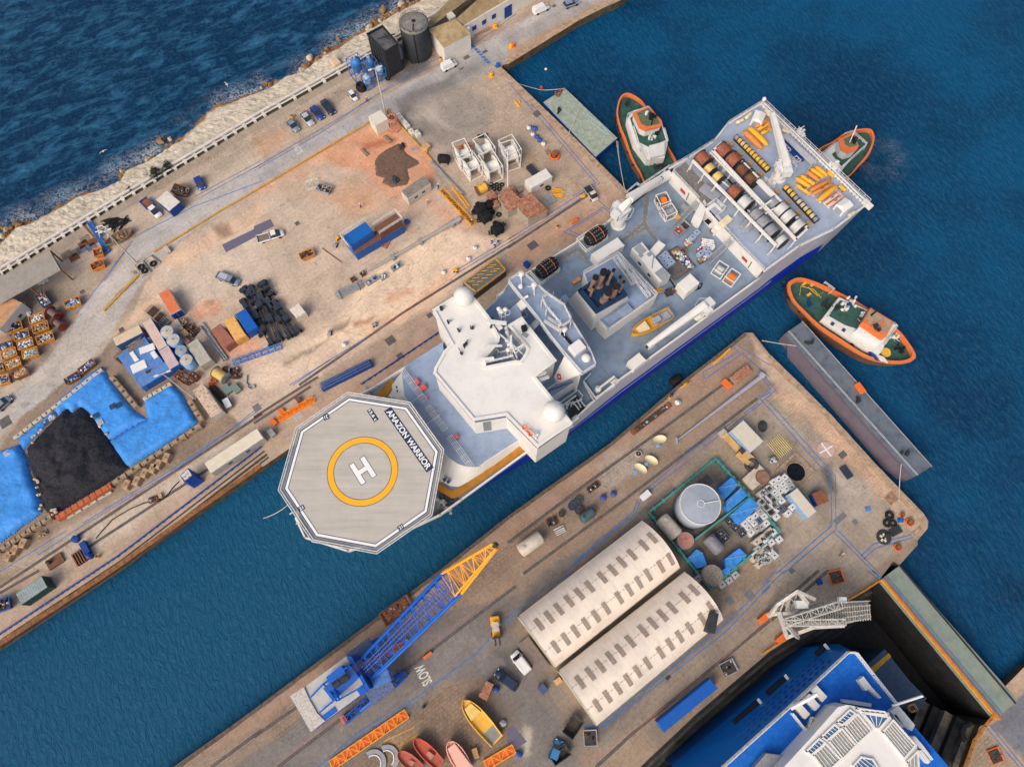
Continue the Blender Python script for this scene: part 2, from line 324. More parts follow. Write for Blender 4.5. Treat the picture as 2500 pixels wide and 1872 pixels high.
regL=[(PX([(-80,700),(0,662),(296,482),(640,277),(1126,3),(1300,-80),(1420,-80),(1300,20),(935,220),(640,395),(400,530),(300,600),(200,720),(60,930),(-80,1100)]),(176,160,140),.5,1),(PX([(-80,700),(0,662),(296,482),(640,277),(1126,3),(1150,20),(640,312),(296,520),(0,705),(-80,750)]),(150,138,120),.5,.8),(PX([(640,330),(900,185),(920,200),(640,352),(480,450),(420,490),(410,475)]),(160,148,130),.5,.7),(T(0,[(1560,1656),(2208,1290),(2208,1400),(1750,1656)]),(196,182,160),1,.6),(T(1,[(0,1370),(330,1130),(250,1080),(0,1150)]),(190,140,105),3,.5),(T(10,[(0,1150),(230,1090),(330,1170),(150,1260),(0,1300)]),(198,150,112),3,.6),(ROADL,(172,169,164),.3,1),(T(10,[(0,1460),(500,1180),(1200,770),(1700,530),(2208,230),(2208,330),(1750,600),(1250,850),(700,1180),(0,1560)]),(146,147,149),3,.6),(T(1,[(900,1656),(1250,1200),(900,1300),(1150,700),(1400,480),(2208,40),(2208,-20),(1300,440),(1050,640),(640,1200),(260,1656)]),(186,178,165),1.5,.6),(T(1,[(240,1656),(560,1656),(830,1290),(620,1160)]),(178,170,158),1,.6),(T(2,[(0,0),(230,0),(0,560)]),(175,168,156),1,.7),(PX([(905,300),(1000,262),(1160,190),(1225,160),(1320,235),(1440,370),(1530,470),(1330,560),(1200,640),(1150,500),(1010,330),(925,290)]),(172,156,136),.6,1),(T(10,[(1180,900),(1750,540),(1960,500),(2208,420),(1950,620),(1850,740),(1980,900),(2000,1050),(1600,1250),(1330,1130),(1250,960)]),(134,129,122),5,.8),(T(10,[(1150,880),(1380,760),(1780,560),(1950,480),(1990,530),(1800,660),(1360,880),(1250,960)]),(100,98,97),2,.6),(T(10,[(1520,880),(1640,1080),(1500,1000),(1300,960)]),(190,180,165),3,.7),(T(20,[(0,520),(820,40),(900,0),(600,0),(0,300)]),(150,146,138),1,.7),(T(20,[(0,420),(570,130),(800,0),(860,20),(600,170),(0,540)]),(170,140,112),.8,.8),(T(20,[(0,560),(60,600),(900,1656),(800,1656),(0,690)]),(178,146,118),.6,.8),(T(20,[(0,700),(300,1000),(770,1540),(700,1656),(0,1656)]),(168,150,128),1.5,.6),(PX([(620,476),(901,306),(925,292),(1000,350),(1080,450),(1190,590),(1190,640),(1060,760),(740,960),(640,1010),(560,1050),(500,1000),(420,900),(300,830),(350,700),(440,590)]),(190,170,148),.5,1),(T(11,[(0,0),(900,0),(1250,300),(1500,500),(1100,600),(700,800),(400,700),(0,700)]),(186,168,146),5,.7),(T(1,[(1300,700),(1700,450),(2208,300),(2208,800),(1800,950),(1500,900)]),(200,186,166),4,.7),(T(11,[(900,800),(1500,350),(1900,420),(2100,380),(2208,440),(1400,1000),(700,1420),(300,1600),(0,1656),(300,1350),(700,1150)]),(222,198,168),2.5,.85),(T(11,[(0,1350),(500,1250),(560,1450),(200,1656),(0,1656)]),(212,192,166),3,.7),(T(10,[(1000,1040),(1120,950),(1240,1080),(1460,1340),(1560,1500),(1500,1656),(1100,1656),(900,1450),(500,1320),(700,1200)]),(205,142,100),2.5,.85),(T(10,[(0,1600),(600,1260),(700,1200),(900,1250),(500,1420),(350,1656),(0,1656)]),(212,160,122),3,.7),(T(10,[(900,1200),(1060,1150),(1180,1180),(960,1260)]),(170,98,60),2,.8),(T(10,[(1100,1130),(1180,1160),(1150,1210)]),(120,85,60),2,.7),(BL(712,480,50,42),(180,165,145),3,.75),(BL(870,480,50,60),(186,148,116),4,.6),(T(11,[(350,60),(1060,0),(1300,120),(1400,250),(1000,180),(500,90)]),(198,150,112),4,.5),(T(11,[(1500,120),(1720,200),(1880,350),(1600,330)]),(214,150,108),4,.6),(T(11,[(1200,1000),(1700,640),(1800,650),(1400,1000),(1000,1250),(900,1200)]),(216,166,128),3,.6),(T(11,[(850,1100),(1000,1070),(960,1120),(870,1150)]),(160,100,60),1.5,.8),(T(11,[(740,1180),(830,1190),(800,1220)]),(150,95,60),1.5,.7),(T(11,[(1120,900),(1300,820),(1330,850),(1130,940)]),(196,140,104),1.5,.7),(T(11,[(620,1280),(700,1130),(830,1060),(820,1090),(700,1200),(540,1350),(260,1500),(250,1480)]),(110,92,78),1.2,.75),(T(1,[(1700,950),(1850,960),(1900,1100),(1700,1120),(1600,1040)]),(214,146,108),3,.7),(T(1,[(1780,1230),(2208,1250),(2208,1500),(1900,1400)]),(216,150,112),3,.5),(T(1,[(1740,960),(1800,970),(1790,1020),(1740,1010)]),(110,85,65),1.5,.7),(T(1,[(1330,620),(1750,400),(2208,120),(2208,260),(1500,700)]),(218,178,140),3,.55),(T(1,[(1270,900),(1420,860),(1330,980),(1180,1120),(1000,1300),(950,1250)]),(216,182,148),3,.6),(T(1,[(1780,330),(1900,300),(1950,370),(1860,420)]),(110,85,65),2,.7),(BL(665,650,80,60,.3),(184,170,150),4,.45),(BL(730,440,55),(176,156,132),3,.4),(PX([(-80,1200),(60,1010),(250,860),(300,800),(420,880),(560,1010),(600,1045),(300,1240),(-80,1480)]),(140,124,106),.6,1),(PX([(-80,1480),(300,1240),(560,1060),(740,945),(1060,745),(1300,590),(1520,470),(1560,520),(640,1150),(270,1400),(-80,1610)]),(172,152,130),.6,1),(PX([(150,1360),(470,1120),(560,1060),(600,1080),(480,1180),(300,1300)]),(196,184,166),3,.7),(T(2,[(0,1656),(550,1260),(760,1150),(1100,930),(1400,800),(1600,850),(900,1400),(560,1656)]),(188,174,154),3,.6),(PX([(730,1010),(1060,800),(1100,830),(760,1050)]),(176,144,120),2,.7),(T(21,[(0,520),(650,130),(980,330),(880,400),(500,430),(0,720)]),(178,142,114),2,.8),(T(21,[(0,350),(170,320),(650,0),(1000,0),(1000,250),(500,350),(0,560)]),(184,152,124),1.5,.7),(T(1,[(560,700),(900,620),(700,960),(400,1200),(300,1180)]),(150,140,124),4,.6),(T(1,[(0,760),(500,830),(650,1000),(420,1400),(0,1656)]),(112,102,92),3.5,.7),(T(10,[(1050,500),(1250,360),(1560,480),(1350,640),(1150,680)]),(70,66,62),2.5,.85),(T(10,[(1100,570),(1560,500),(1400,560),(1120,720)]),(96,92,88),3,.6),(T(1,[(960,900),(1170,740),(1100,700),(1150,690),(1180,740),(1000,900)]),(110,104,98),.5,.9),]
SETTS_L=[(T(20,[(-200,700),(300,1000),(700,1500),(600,1656),(-100,1300),(-250,850)]),1.5,.8),(T(10,[(1950,620),(2208,560),(2208,1000),(2050,900)]),1.5,.9),(PX([(0,1400),(250,1240),(480,1080),(520,1090),(300,1260),(60,1420)]),1,.8),(T(10,[(0,1100),(560,820),(900,640),(900,700),(600,870),(0,1190)]),.6,1.),(T(0,[(1100,1656),(1560,1400),(2208,1130),(2208,1210),(1600,1480),(1250,1656)]),.6,1.)]
GM=ground_mat()
ql=quay_sheet('quay',LEFT,.45,make_paint((165,148,128),regL,SETTS_L));ql.data.materials.append(GM);STR(ql)
regR=[(PX([(380,1900),(620,1740),(1240,1270),(1800,835),(1840,870),(1240,1320),(620,1780)]),(158,132,110),.8,1),(PX([(620,1780),(1240,1320),(1840,870),(1900,920),(1800,990),(1290,1400),(700,1860)]),(146,126,106),1.2,.8),(PX([(560,1880),(1060,1500),(1290,1440),(1330,1390),(1500,1290),(1640,1180),(1650,1200),(1300,1460),(1240,1560),(1330,1700),(1400,1880)]),(118,112,106),.9,.9),(PX([(560,1900),(1000,1560),(1180,1500),(1290,1580),(1350,1700),(1420,1900),(1230,1900),(1170,1750),(1100,1640),(820,1870)]),(122,117,112),.6,1),(T(13,[(800,1656),(1300,1250),(1600,950),(1900,900),(2208,1200),(2208,1656)]),(136,118,98),1,.9),(T(13,[(1080,1450),(1350,1320),(1380,1400),(1180,1520)]),(176,146,90),2,.6),(PX([(1640,1180),(1900,930),(1960,930),(2240,1240),(2240,1300),(2100,1420),(1900,1570),(1830,1560),(1900,1380),(1700,1260)]),(160,148,130),1,.9),(PX([(1830,815),(1900,890),(2000,1000),(2200,1210),(2255,1270),(2230,1310),(2140,1190),(1960,1010),(1860,900)]),(190,166,140),1,.8),(T(32,[(150,50),(420,250),(900,750),(1150,1000),(1000,1000),(700,720),(350,350),(100,150)]),(200,164,132),2.5,.7),(T(32,[(0,500),(200,450),(440,760),(600,860),(560,1250),(400,1100),(0,700)]),(130,120,106),3,.5),(T(32,[(600,850),(900,900),(950,1000),(800,1200),(620,1200)]),(172,164,150),3,.6),(T(32,[(500,800),(600,760),(580,950),(520,900)]),(60,56,54),2,.8),(T(32,[(380,930),(440,900),(420,1000)]),(60,56,54),2,.7),(BL(1862,1040,12,14),(62,60,60),.8,.9),(BL(1920,1102,34),(120,108,94),2,.7),(PX([(1400,1190),(1680,980),(1720,1000),(1740,1010),(1600,1130),(1420,1280)]),(140,124,104),3,.6),(T(22,[(1500,700),(1950,400),(2208,300),(2208,600),(1850,900)]),(146,136,120),3,.7),(T(22,[(1150,1120),(1750,700),(1950,800),(2208,1100),(2208,1400),(1650,1656),(1400,1500)]),(104,98,90),1.5,.8),(T(22,[(800,640),(1240,520),(1300,600),(900,950),(700,1000)]),(164,156,144),3.5,.7),(T(22,[(1060,830),(1000,800),(1150,720),(1250,720)]),(186,178,166),3,.6),(T(23,[(0,560),(120,500),(400,900),(700,1300),(600,1656),(200,1656),(0,1200)]),(116,112,106),2,.7),(T(23,[(750,1310),(1810,410),(2208,200),(2208,500),(1250,1200),(800,1550)]),(132,124,112),1.2,.7),(T(23,[(620,1300),(1900,330),(1950,380),(1200,1000),(800,1400)]),(98,96,100),.8,.7),(T(23,[(1000,1400),(1400,1100),(1900,700),(2208,420),(2208,640),(1600,1180),(1100,1656),(800,1656)]),(150,132,108),1.5,.7),(T(23,[(1150,1300),(1300,1280),(1330,1450),(1200,1450)]),(120,112,100),2,.6),(T(33,[(0,400),(300,100),(500,0),(900,0),(980,90),(720,250),(200,590),(0,740)]),(150,138,120),1.5,.8),(T(23,[(130,1380),(200,1340),(220,1560),(160,1580)]),(200,190,165),1.5,.8),(T(13,[(2000,700),(2208,650),(2208,800),(2150,780)]),(80,78,76),2,.7),(T(13,[(1950,1000),(2208,1050),(2208,1350),(2000,1300)]),(110,104,96),2.5,.6),(T(22,[(560,1640),(1100,1190),(1150,1230),(700,1600)]),(96,92,88),1,.7),(T(22,[(640,930),(760,900),(800,960),(600,1180),(520,1230)]),(110,98,86),2.5,.5),]
SETTS_R=[(PX([(640,1760),(1100,1420),(1350,1230),(1560,1070),(1640,1050),(1400,1260),(1180,1420),(700,1830)]),1.2,.95),(T(13,[(820,1656),(1300,1260),(1650,960),(1950,1080),(2208,1450),(2208,1656)]),.8,1.),(T(32,[(0,250),(150,50),(400,250),(900,750),(1150,1000),(1330,1200),(1280,1330),(1000,1050),(700,760),(300,450)]),1.5,.8),(T(33,[(520,250),(700,90),(820,130),(700,260)]),.8,1.),(T(22,[(1300,700),(1500,560),(1600,640),(1400,760)]),1,.6)]
qr=quay_sheet('quay',RIGHT,.4,make_paint((142,126,108),regR,SETTS_R));qr.data.materials.append(GM);STR(qr)
regS=[(PX([(2300,1900),(2353,1872),(2392,1772),(2440,1752),(2500,1900),(2480,1950)]),(158,142,120),1,.9),(PX([(2418,1770),(2484,1708),(2500,1690),(2700,1600),(2700,1950),(2540,1900),(2450,1800)]),(116,118,126),.4,1)]
qs=quay_sheet('quay',SOUTH,.5,make_paint((176,152,126),regS,[(PX([(2380,1800),(2420,1790),(2470,1870),(2380,1900)]),.6,1.)]));qs.data.materials.append(GM);STR(qs)
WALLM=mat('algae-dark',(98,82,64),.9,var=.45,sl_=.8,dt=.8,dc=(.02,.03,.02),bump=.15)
def wallring(poly,z0,z1,inset,m,name='quay_wall'):
 b=MB();b.prs(poly,z0,z1,cap=False);o=b.bd(name,m);STR(o);return o
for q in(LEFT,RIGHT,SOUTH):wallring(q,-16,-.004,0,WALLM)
COPE=mat('coping',(176,150,124),.85,var=.35,sl_=.9,dt=.5,bump=.05)
def CO_(pts,wd,name,side=1,jit=.03,gap=.06,ln=1.6,h=.1,m=COPE):
 0
 b=MB()
 for i in range(len(pts)-1):
  a,c=pts[i],pts[i+1];d=DI(a,c);n=max(1,round(d/ln));hh=hd(a,c)
  for k in range(n):
   p=LE(a,c,(k+.5)/n);w_=wd*RU(.9,1.08)
   b.box(p[0]+side*sin(hh)*-w_/2,p[1]+side*cos(hh)*w_/2,.004,d/n-gap,w_,h+RU(-jit,jit),hh)
 return STR(b.bd(name,m))
CO_([P(1512,3),P(1478,18),P(1414,50),P(1243,156)],1.6,'kerb',-1)
CO_([P(1219,160),P(1400,334),C1],1.3,'kerb',-1)
CO_(PX([(1880,866),(1956,940),(2031,1015),(2138,1133),(2193,1190),(2254,1253),(2266,1272),(2264,1290),(2240,1318)]),1.5,'kerb',-1,ln=1.2)
CO_(PX([(-160,1675),(0,1577),(270,1400),(640,1140)]),.9,'kerb',1,m=mat('rusty',(150,100,60),.85,var=.4,dt=.9,rust=.6))
CO_(PX([(380,1905),(620,1731),(1072,1392),(1240,1259),(1489,1082),(1675,923),(1791,834),(1817,812)]),.7,'kerb',-1,m=mat('dark',(100,88,76),.85,var=.4,dt=.8))
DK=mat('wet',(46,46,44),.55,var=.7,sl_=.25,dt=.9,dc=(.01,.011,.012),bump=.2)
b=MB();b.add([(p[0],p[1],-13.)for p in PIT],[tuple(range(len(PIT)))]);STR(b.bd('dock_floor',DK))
DS=PX([(2144,1419),(2118,1432),(2069,1464),(1975,1528),(1880,1589),(1700,1742),(1562,1872),(1500,1930)])
def OF(pts,d):
 o=[]
 for i,p in EN(pts):
  a=pts[max(0,i-1)];c=pts[min(len(pts)-1,i+1)];h=hd(a,c);o.append((p[0]-sin(h)*d,p[1]+cos(h)*d))
 return o
sg=1 if SD(np.array([OF(DS,2.)[4][0]]),np.array([OF(DS,2.)[4][1]]),PIT)[0]>0 else-1
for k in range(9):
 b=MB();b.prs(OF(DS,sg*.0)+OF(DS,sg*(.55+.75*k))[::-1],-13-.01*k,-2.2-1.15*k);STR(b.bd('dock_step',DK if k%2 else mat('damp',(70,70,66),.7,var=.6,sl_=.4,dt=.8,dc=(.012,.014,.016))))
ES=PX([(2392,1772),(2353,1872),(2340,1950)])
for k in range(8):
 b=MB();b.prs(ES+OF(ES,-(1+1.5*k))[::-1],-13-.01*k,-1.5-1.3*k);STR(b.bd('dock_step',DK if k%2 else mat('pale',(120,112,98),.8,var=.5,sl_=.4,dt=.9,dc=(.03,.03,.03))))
xs=np.concatenate([[-2500,-900,-400],np.arange(-240,240.1,1.),[400,900,2500]]);ys=np.concatenate([[-2500,-900,-300],np.arange(-80,240.1,1.),[400,900,2500]])
X,Y=np.meshgrid(xs,ys,indexing='ij');nx,ny=X.shape;ii=np.arange(nx*ny).reshape(nx,ny)
F=np.stack([ii[:-1,:-1],ii[1:,:-1],ii[1:,1:],ii[:-1,1:]],-1).reshape(-1,4)
cx_=X[:-1,:-1]+.5;cy_=Y[:-1,:-1]+.5;F=F[(SD(cx_,cy_,PIT)<-.72).ravel()|(np.abs(cx_.ravel())>240)]
me=bpy.data.meshes.new('water');me.vertices.add(nx*ny);me.vertices.foreach_set('co',np.stack([X,Y,np.full(X.shape,-2.2)],-1).ravel())
me.loops.add(F.size);me.loops.foreach_set('vertex_index',F.ravel());me.polygons.add(len(F));me.polygons.foreach_set('loop_start',np.arange(0,F.size,4));me.polygons.foreach_set('loop_total',np.full(len(F),4));me.update(calc_edges=True)
x=X.ravel();y=Y.ravel();shp=[P(px_,py_,-2.2)for px_,py_ in SHORE]+[P(1270,-80),P(640,275),P(0,660),P(-160,760)]
sd=-SD(x,y,shp)
sea=np.clip(SD(x,y,PX([(-600,1000),(0,600),(640,240),(1126,-20),(1500,-400),(-600,-800)]))/6+.5,0,1)
basin=np.clip(SD(x,y,PX([(-300,1800),(0,1500),(620,1100),(760,1020),(1240,1200),(1400,1060),(1800,800),(1500,1200),(500,2000),(-300,2300)]))/30+.5,0,1)
wake=np.clip(1-np.abs(np.hypot(x-P(2160,372)[0],y-P(2160,372)[1])-4.5)/3.2,0,1)*np.clip(1.6*VN(x,y,3,4)-.35,0,1)
foam=np.clip(1-sd/5.5,0,1)*(sd<9)*np.clip(2.4*VN(x,y,7,21,4)-.75,0,1)*sea
foam=np.maximum(foam*1.05,wake*.22)
att=me.color_attributes.new('zone','FLOAT_COLOR','POINT');att.data.foreach_set('color',np.stack([sea,basin,np.clip(foam,0,1),np.ones(len(x))],1).astype(np.float32).ravel())
wa=bpy.data.objects.new('water',me);COL.objects.link(wa);STR(wa)
m=bpy.data.materials.new('sea water');t,b=_nodes(m);at=N(t,'ShaderNodeAttribute',attribute_name='zone');sp=N(t,'ShaderNodeSeparateColor');L(t,at.outputs['Color'],sp.inputs[0])
tc=N(t,'ShaderNodeTexCoord');mp=N(t,'ShaderNodeMapping');mp.vector_type='TEXTURE';mp.inputs['Rotation'].default_value=(0,0,R(32));mp.inputs['Scale'].default_value=(1.7,.75,1);L(t,tc.outputs['Object'],mp.inputs[0])
mp2=N(t,'ShaderNodeMapping');mp2.vector_type='TEXTURE';mp2.inputs['Rotation'].default_value=(0,0,R(-66));mp2.inputs['Scale'].default_value=(1.6,.75,1);L(t,tc.outputs['Object'],mp2.inputs[0])
big=N(t,'ShaderNodeTexNoise',Scale=.03,Detail=5.,Roughness=.6);L(t,tc.outputs['Object'],big.inputs['Vector'])
sw=N(t,'ShaderNodeTexNoise',Scale=.3,Detail=9.,Roughness=.7,Distortion=.35);L(t,mp.outputs[0],sw.inputs['Vector'])
rp=N(t,'ShaderNodeTexNoise',Scale=.9,Detail=7.,Roughness=.7,Distortion=.5);L(t,mp2.outputs[0],rp.inputs['Vector'])
deep=mix(t,rp_(t,big.outputs[0],[(.4,0.),(.6,1.)]).outputs[0],WATER_A,WATER_B)
deep=mix(t,sp.outputs[1],deep,WATER_C);deep=mix(t,sp.outputs[0],deep,WATER_D)
crest=rp_(t,sw.outputs[0],[(.47,0.),(.7,1.)]);cm=N(t,'ShaderNodeMath',operation='MULTIPLY');L(t,crest.outputs[0],cm.inputs[0]);L(t,sp.outputs[0],cm.inputs[1]);deep=mix(t,cm.outputs[0],deep,(.045,.20,.37))  # open-sea crest highlights: sky glint painted into the base colour by wave height
cr2=rp_(t,rp.outputs[0],[(.45,0.),(.75,.55)]);deep=mix(t,cr2.outputs[0],deep,(.02,.13,.23))  # ripple highlights, also painted into the base colour as a paler blue
fo=N(t,'ShaderNodeTexNoise',Scale=1.15,Detail=9.,Roughness=.8,Distortion=1.4);L(t,tc.outputs['Object'],fo.inputs['Vector'])
ff=N(t,'ShaderNodeMath',operation='MULTIPLY');fr=rp_(t,fo.outputs[0],[(.46,0.),(.56,1.)]);L(t,fr.outputs[0],ff.inputs[0]);L(t,sp.outputs[2],ff.inputs[1])
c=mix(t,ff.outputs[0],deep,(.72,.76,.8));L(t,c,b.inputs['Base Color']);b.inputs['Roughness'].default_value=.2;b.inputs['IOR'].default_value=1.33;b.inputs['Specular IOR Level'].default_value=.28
hm=N(t,'ShaderNodeMix');hm.data_type='FLOAT';L(t,sp.outputs[0],hm.inputs[0]);L(t,rp.outputs[0],hm.inputs[2]);L(t,sw.outputs[0],hm.inputs[3])
ds=N(t,'ShaderNodeMath',operation='MULTIPLY_ADD');L(t,sp.outputs[0],ds.inputs[0]);ds.inputs[1].default_value=1.9;ds.inputs[2].default_value=.7
bp=N(t,'ShaderNodeBump',Strength=1.);L(t,ds.outputs[0],bp.inputs['Distance']);L(t,hm.outputs[0],bp.inputs['Height']);L(t,bp.outputs[0],b.inputs['Normal'])
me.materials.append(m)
NS=16;pa=[P(a_,b_,-2.6)for a_,b_ in SHORE];
def RSM(pts,n):
 d=[0]
 for i in range(1,len(pts)):d.append(d[-1]+DI(pts[i-1],pts[i]))
 return[(float(np.interp(q,d,[p[0]for p in pts])),float(np.interp(q,d,[p[1]for p in pts])))for q in np.linspace(0,d[-1],n)]
n1=520;A_=np.array(RSM(pa,n1));B_=np.array(RSM(PX(PIPE,.6),n1))
fs=np.linspace(0,1,26)[None,:,None];G=A_[:,None,:]*(1-fs)+B_[:,None,:]*fs;gx,gy=G[...,0],G[...,1];f2=fs[...,0]
z=-2.45+.5*np.clip(f2*4,0,1)+1.5*np.clip((f2-.24)*9,0,1)+1.*f2+(VN(gx,gy,3,2,5)-.5)*.6*np.clip((1-f2)*5,.1,1)+(VN(gx,gy,.9,6,3)-.5)*.45*np.clip((1-f2)*5,0,1)
me=bpy.data.meshes.new('rock_slope');ii=np.arange(n1*26).reshape(n1,26);F=np.stack([ii[:-1,:-1],ii[1:,:-1],ii[1:,1:],ii[:-1,1:]],-1).reshape(-1,4)
me.from_pydata(np.stack([gx,gy,z],-1).reshape(-1,3).tolist(),[],F.tolist())
k=np.clip((.24+.14*(VN(gx,gy,5,31)-.5)*2-f2)/.07,0,1)[...,None];w_=VN(gx,gy,4,33,5)[...,None]
cc=np.array(srgb(200,188,168))*(.72+.5*w_);cc=cc*(1-k)+np.array(srgb(150,104,54))*(.6+.7*w_)*k
kk=np.clip((.035-f2)/.02,0,1)[...,None];cc=cc*(1-kk)+np.array(srgb(60,55,45))*kk
at=me.color_attributes.new(GROUND_ATT,'FLOAT_COLOR','POINT');at.data.foreach_set('color',np.concatenate([cc,np.zeros(cc.shape[:2]+(1,))],-1).astype(np.float32).ravel())
m=bpy.data.materials.new('limestone rubble');t,b=_nodes(m);a2=N(t,'ShaderNodeAttribute',attribute_name=GROUND_ATT);tc=N(t,'ShaderNodeTexCoord');vo=N(t,'ShaderNodeTexVoronoi',Scale=.55);vo.feature='DISTANCE_TO_EDGE';nn=N(t,'ShaderNodeTexNoise',Scale=.7,Detail=5.);L(t,tc.outputs['Object'],nn.inputs['Vector']);L(t,mix(t,.5,tc.outputs['Object'],nn.outputs[1],'LINEAR_LIGHT'),vo.inputs['Vector'])
n3=N(t,'ShaderNodeTexNoise',Scale=.5,Detail=9.,Roughness=.8);L(t,tc.outputs['Object'],n3.inputs['Vector'])
c=mix(t,1.,a2.outputs['Color'],rp_(t,n3.outputs[0],[(.3,.55),(.5,1.),(.7,1.25)]).outputs[0],'MULTIPLY');pk=N(t,'ShaderNodeMath',operation='MULTIPLY');L(t,rp_(t,vo.outputs[0],[(.0,1.),(.05,0.)]).outputs[0],pk.inputs[0]);L(t,rp_(t,nn.outputs[0],[(.45,0.),(.62,.8)]).outputs[0],pk.inputs[1]);c=mix(t,pk.outputs[0],c,(.06,.05,.04));L(t,c,b.inputs['Base Color']);b.inputs['Roughness'].default_value=.95
bp=N(t,'ShaderNodeBump',Strength=1.,Distance=.22);L(t,n3.outputs[0],bp.inputs['Height']);L(t,bp.outputs[0],b.inputs['Normal']);me.materials.append(m)
rs=bpy.data.objects.new('rock_slope',me);COL.objects.link(rs);STR(rs)
#  RESEARCH SHIP 
ZM={'a':(1680,230,4.476),'b':(1480,380,5.175),'c':(1220,640,7.529),'d':(1220,820,6.9),'e':(1040,680,7.527),'f':(900,880,4.871),'g':(1580,1080,3.966),'h':(680,1560,3.966),'i':(1860,1430,3.966)}
def S(t,x,y):
 if t in ZM:o=ZM[t];return(o[0]+x/o[2],o[1]+y/o[2])
 return(OX[t//10]+x/3.45,OY[t%10]+y/3.45)
T=lambda t,pts,z=0.:[P(*S(t,x,y),z)for x,y in pts]
def Q(t,x,y,z=0.):return P(*S(t,x,y),z)
SW_=mat('ship',(224,221,215),.5,var=.06,sl_=.25,dt=.22,dc=(.35,.33,.3),dsc=.35)
DECKB=mat('blue',(138,155,180),.7,var=.22,sl_=.35,dt=.3,dc=(.16,.2,.26),dsc=.3)
DECKG=mat('worn',(126,144,164),.75,var=.2,sl_=.5,dt=.55,dc=(.22,.21,.18),dsc=.35)
DECKP=mat('pale grey',(156,168,188),.7,var=.14,sl_=.5,dt=.3,dc=(.22,.24,.27),dsc=.4)
GREYH=mat('light',(176,176,186),.5,var=.1,sl_=.4,dt=.25,dc=(.45,.36,.33),dsc=.25)
HULLB=mat('royal',(10,50,170),.4,var=.08,sl_=.4)
BOOT=mat('antifouling',(90,50,45),.7)
NAVY=mat('navy',(38,54,86),.55,var=.12)
DKBLUE=mat('dark blue',(30,58,88),.45,var=.2,sl_=.6)
SP_=mat('white',(214,214,212),.5,var=.1,dt=.2,dc=(.3,.28,.26))
GP_=mat('grey',(150,154,158),.6,var=.2,dt=.35,dc=(.2,.19,.18))
DS_=mat('dark steel',(52,54,58),.6,var=.4)
BLK=mat('black',(26,27,30),.8,var=.5,sl_=2.)
SEAY=mat('safety',(236,168,40),.5,var=.1,dt=.25,dc=(.3,.16,.04))
ORNG=mat('orange',(226,112,48),.5,var=.12,dt=.2,dc=(.25,.1,.05))
WOOD=mat('weathered',(140,126,112),.9,var=.45,sl_=3.,dt=.3)
BN_=mat('brown',(120,84,66),.7,var=.35,rust=.5)
WALK=mat('ochre',(176,122,44),.75,var=.2,dt=.3,dc=(.16,.1,.05))
COPPER=mat('copper',(150,88,70),.7,var=.45,sl_=3.,ribs=0)
REDP=mat('red',(186,70,58),.5,var=.15)
GB_=mat('blue tinted',(40,70,104),.12,var=.2,spec=.8)
CREAM=mat('cream',(222,206,170),.55,var=.08,dt=.2,dc=(.4,.3,.16))
SL=P(1240,1000,-2.2)+(-2.2,)
ship=TH_('research_ship','huge white and blue research ship with a helideck forward and cable reels aft','ship',SL)
def SB(b,name,mats,parent=None,bevel=0.):
 o=b.bd(name,mats,None,off=SL,bevel=bevel);o.parent=parent or ship;return o
Wz=-2.35
pairs=[((722,1265),(775,1238),10),((745,1312),(800,1250),10),((850,1345),(880,1262),10),((994,1294),(1000,1256),10),((1075,1256),(1085,1232),10),((1126,1219),(1140,1214),10),((1302,1091),(1316,1110),10),((1392,1033),(1412,1047),10),((1453,976),(1478,1000),10),((1501,935),(1524,966),10),((1582,877),(1607,904),10),((1733,767),(1757,794),10),((1840,689),(1860,718),10),((1866,662),(1890,697),12.6),((1950,601),(1958,648),12.6),((2035,560),(1992,622),12.6),((2121,495),(2040,575),12.6),((1863,250),(1845,330),12.6),((1776,304),(1790,330),12.6),((1743,346),(1768,362),12.6),((1680,386),(1700,400),12.6),((1635,411),(1655,425),12.6),((1625,418),(1645,433),10),((1480,545),(1495,556),10),((1414,588),(1428,600),10),((1298,660),(1310,672),10),((1241,694),(1255,706),10),((1219,726),(1232,735),10),((1183,761),(1195,772),10),((1081,838),(1092,850),10),((918,942),(930,955),10),((869,968),(885,984),10),((790,1050),(830,1075),10),((735,1190),(790,1185),10)]
tops=[P(*a,z)for a,_,z in pairs];zt_=[z for*_,z in pairs];wls=[P(*c,Wz)for _,c,_ in pairs]
n=len(pairs);b=MB();rows=[]
for f in(0,.06,.46,1.):
 rows.append([(w_[0]+(t_[0]-w_[0])*g,w_[1]+(t_[1]-w_[1])*g,Wz+(z_-Wz)*g)for w_,t_,z_,g in zip(wls,tops,zt_,[(.82 if f==.46 and i<7 else f)for i in range(n)])])
for k in range(3):
 i0=len(b.v)
 for r in(rows[k],rows[k+1]):b.v+=r
 for i in range(n):
  j=(i+1)%n;x=pairs[i][0][0]
  mi=2 if k==0 else(0 if k==1 and pairs[i][0][0]<1975 and pairs[i][0][0]>1070 and 1<i<16 else(3 if i in(14,15,16)or(6<i<14)else 1))
  if k==1 and 5<i<15:mi=0
  b.f.append((i0+i,i0+j,i0+n+j,i0+n+i));b.m.append(mi);b.sm.append(False)
SB(b,'hull',[HULLB,SW_,BOOT,GREYH])
b=MB();
for i in range(6,13):
 f=.34;g=lambda i,f,o=.06:(wls[i][0]+(tops[i][0]-wls[i][0])*f+UB[0]*o,wls[i][1]+(tops[i][1]-wls[i][1])*f+UB[1]*o,Wz+(zt_[i]-Wz)*f)
 a0,a1,b0,b1=g(i,f),g(i,f+.025),g(i+1,f),g(i+1,f+.025);b.add([a0,b0,b1,a1],[(0,1,2,3)])
SB(b,'hull_stripe',SW_)
b=MB();
for i in list(range(0,13))+list(range(22,33)):
 j=(i+1)%n;a,c=tops[i],tops[j];b.box((a[0]+c[0])/2,(a[1]+c[1])/2,9.2,DI(a,c)+.2,.28,1.0,hd(a,c))
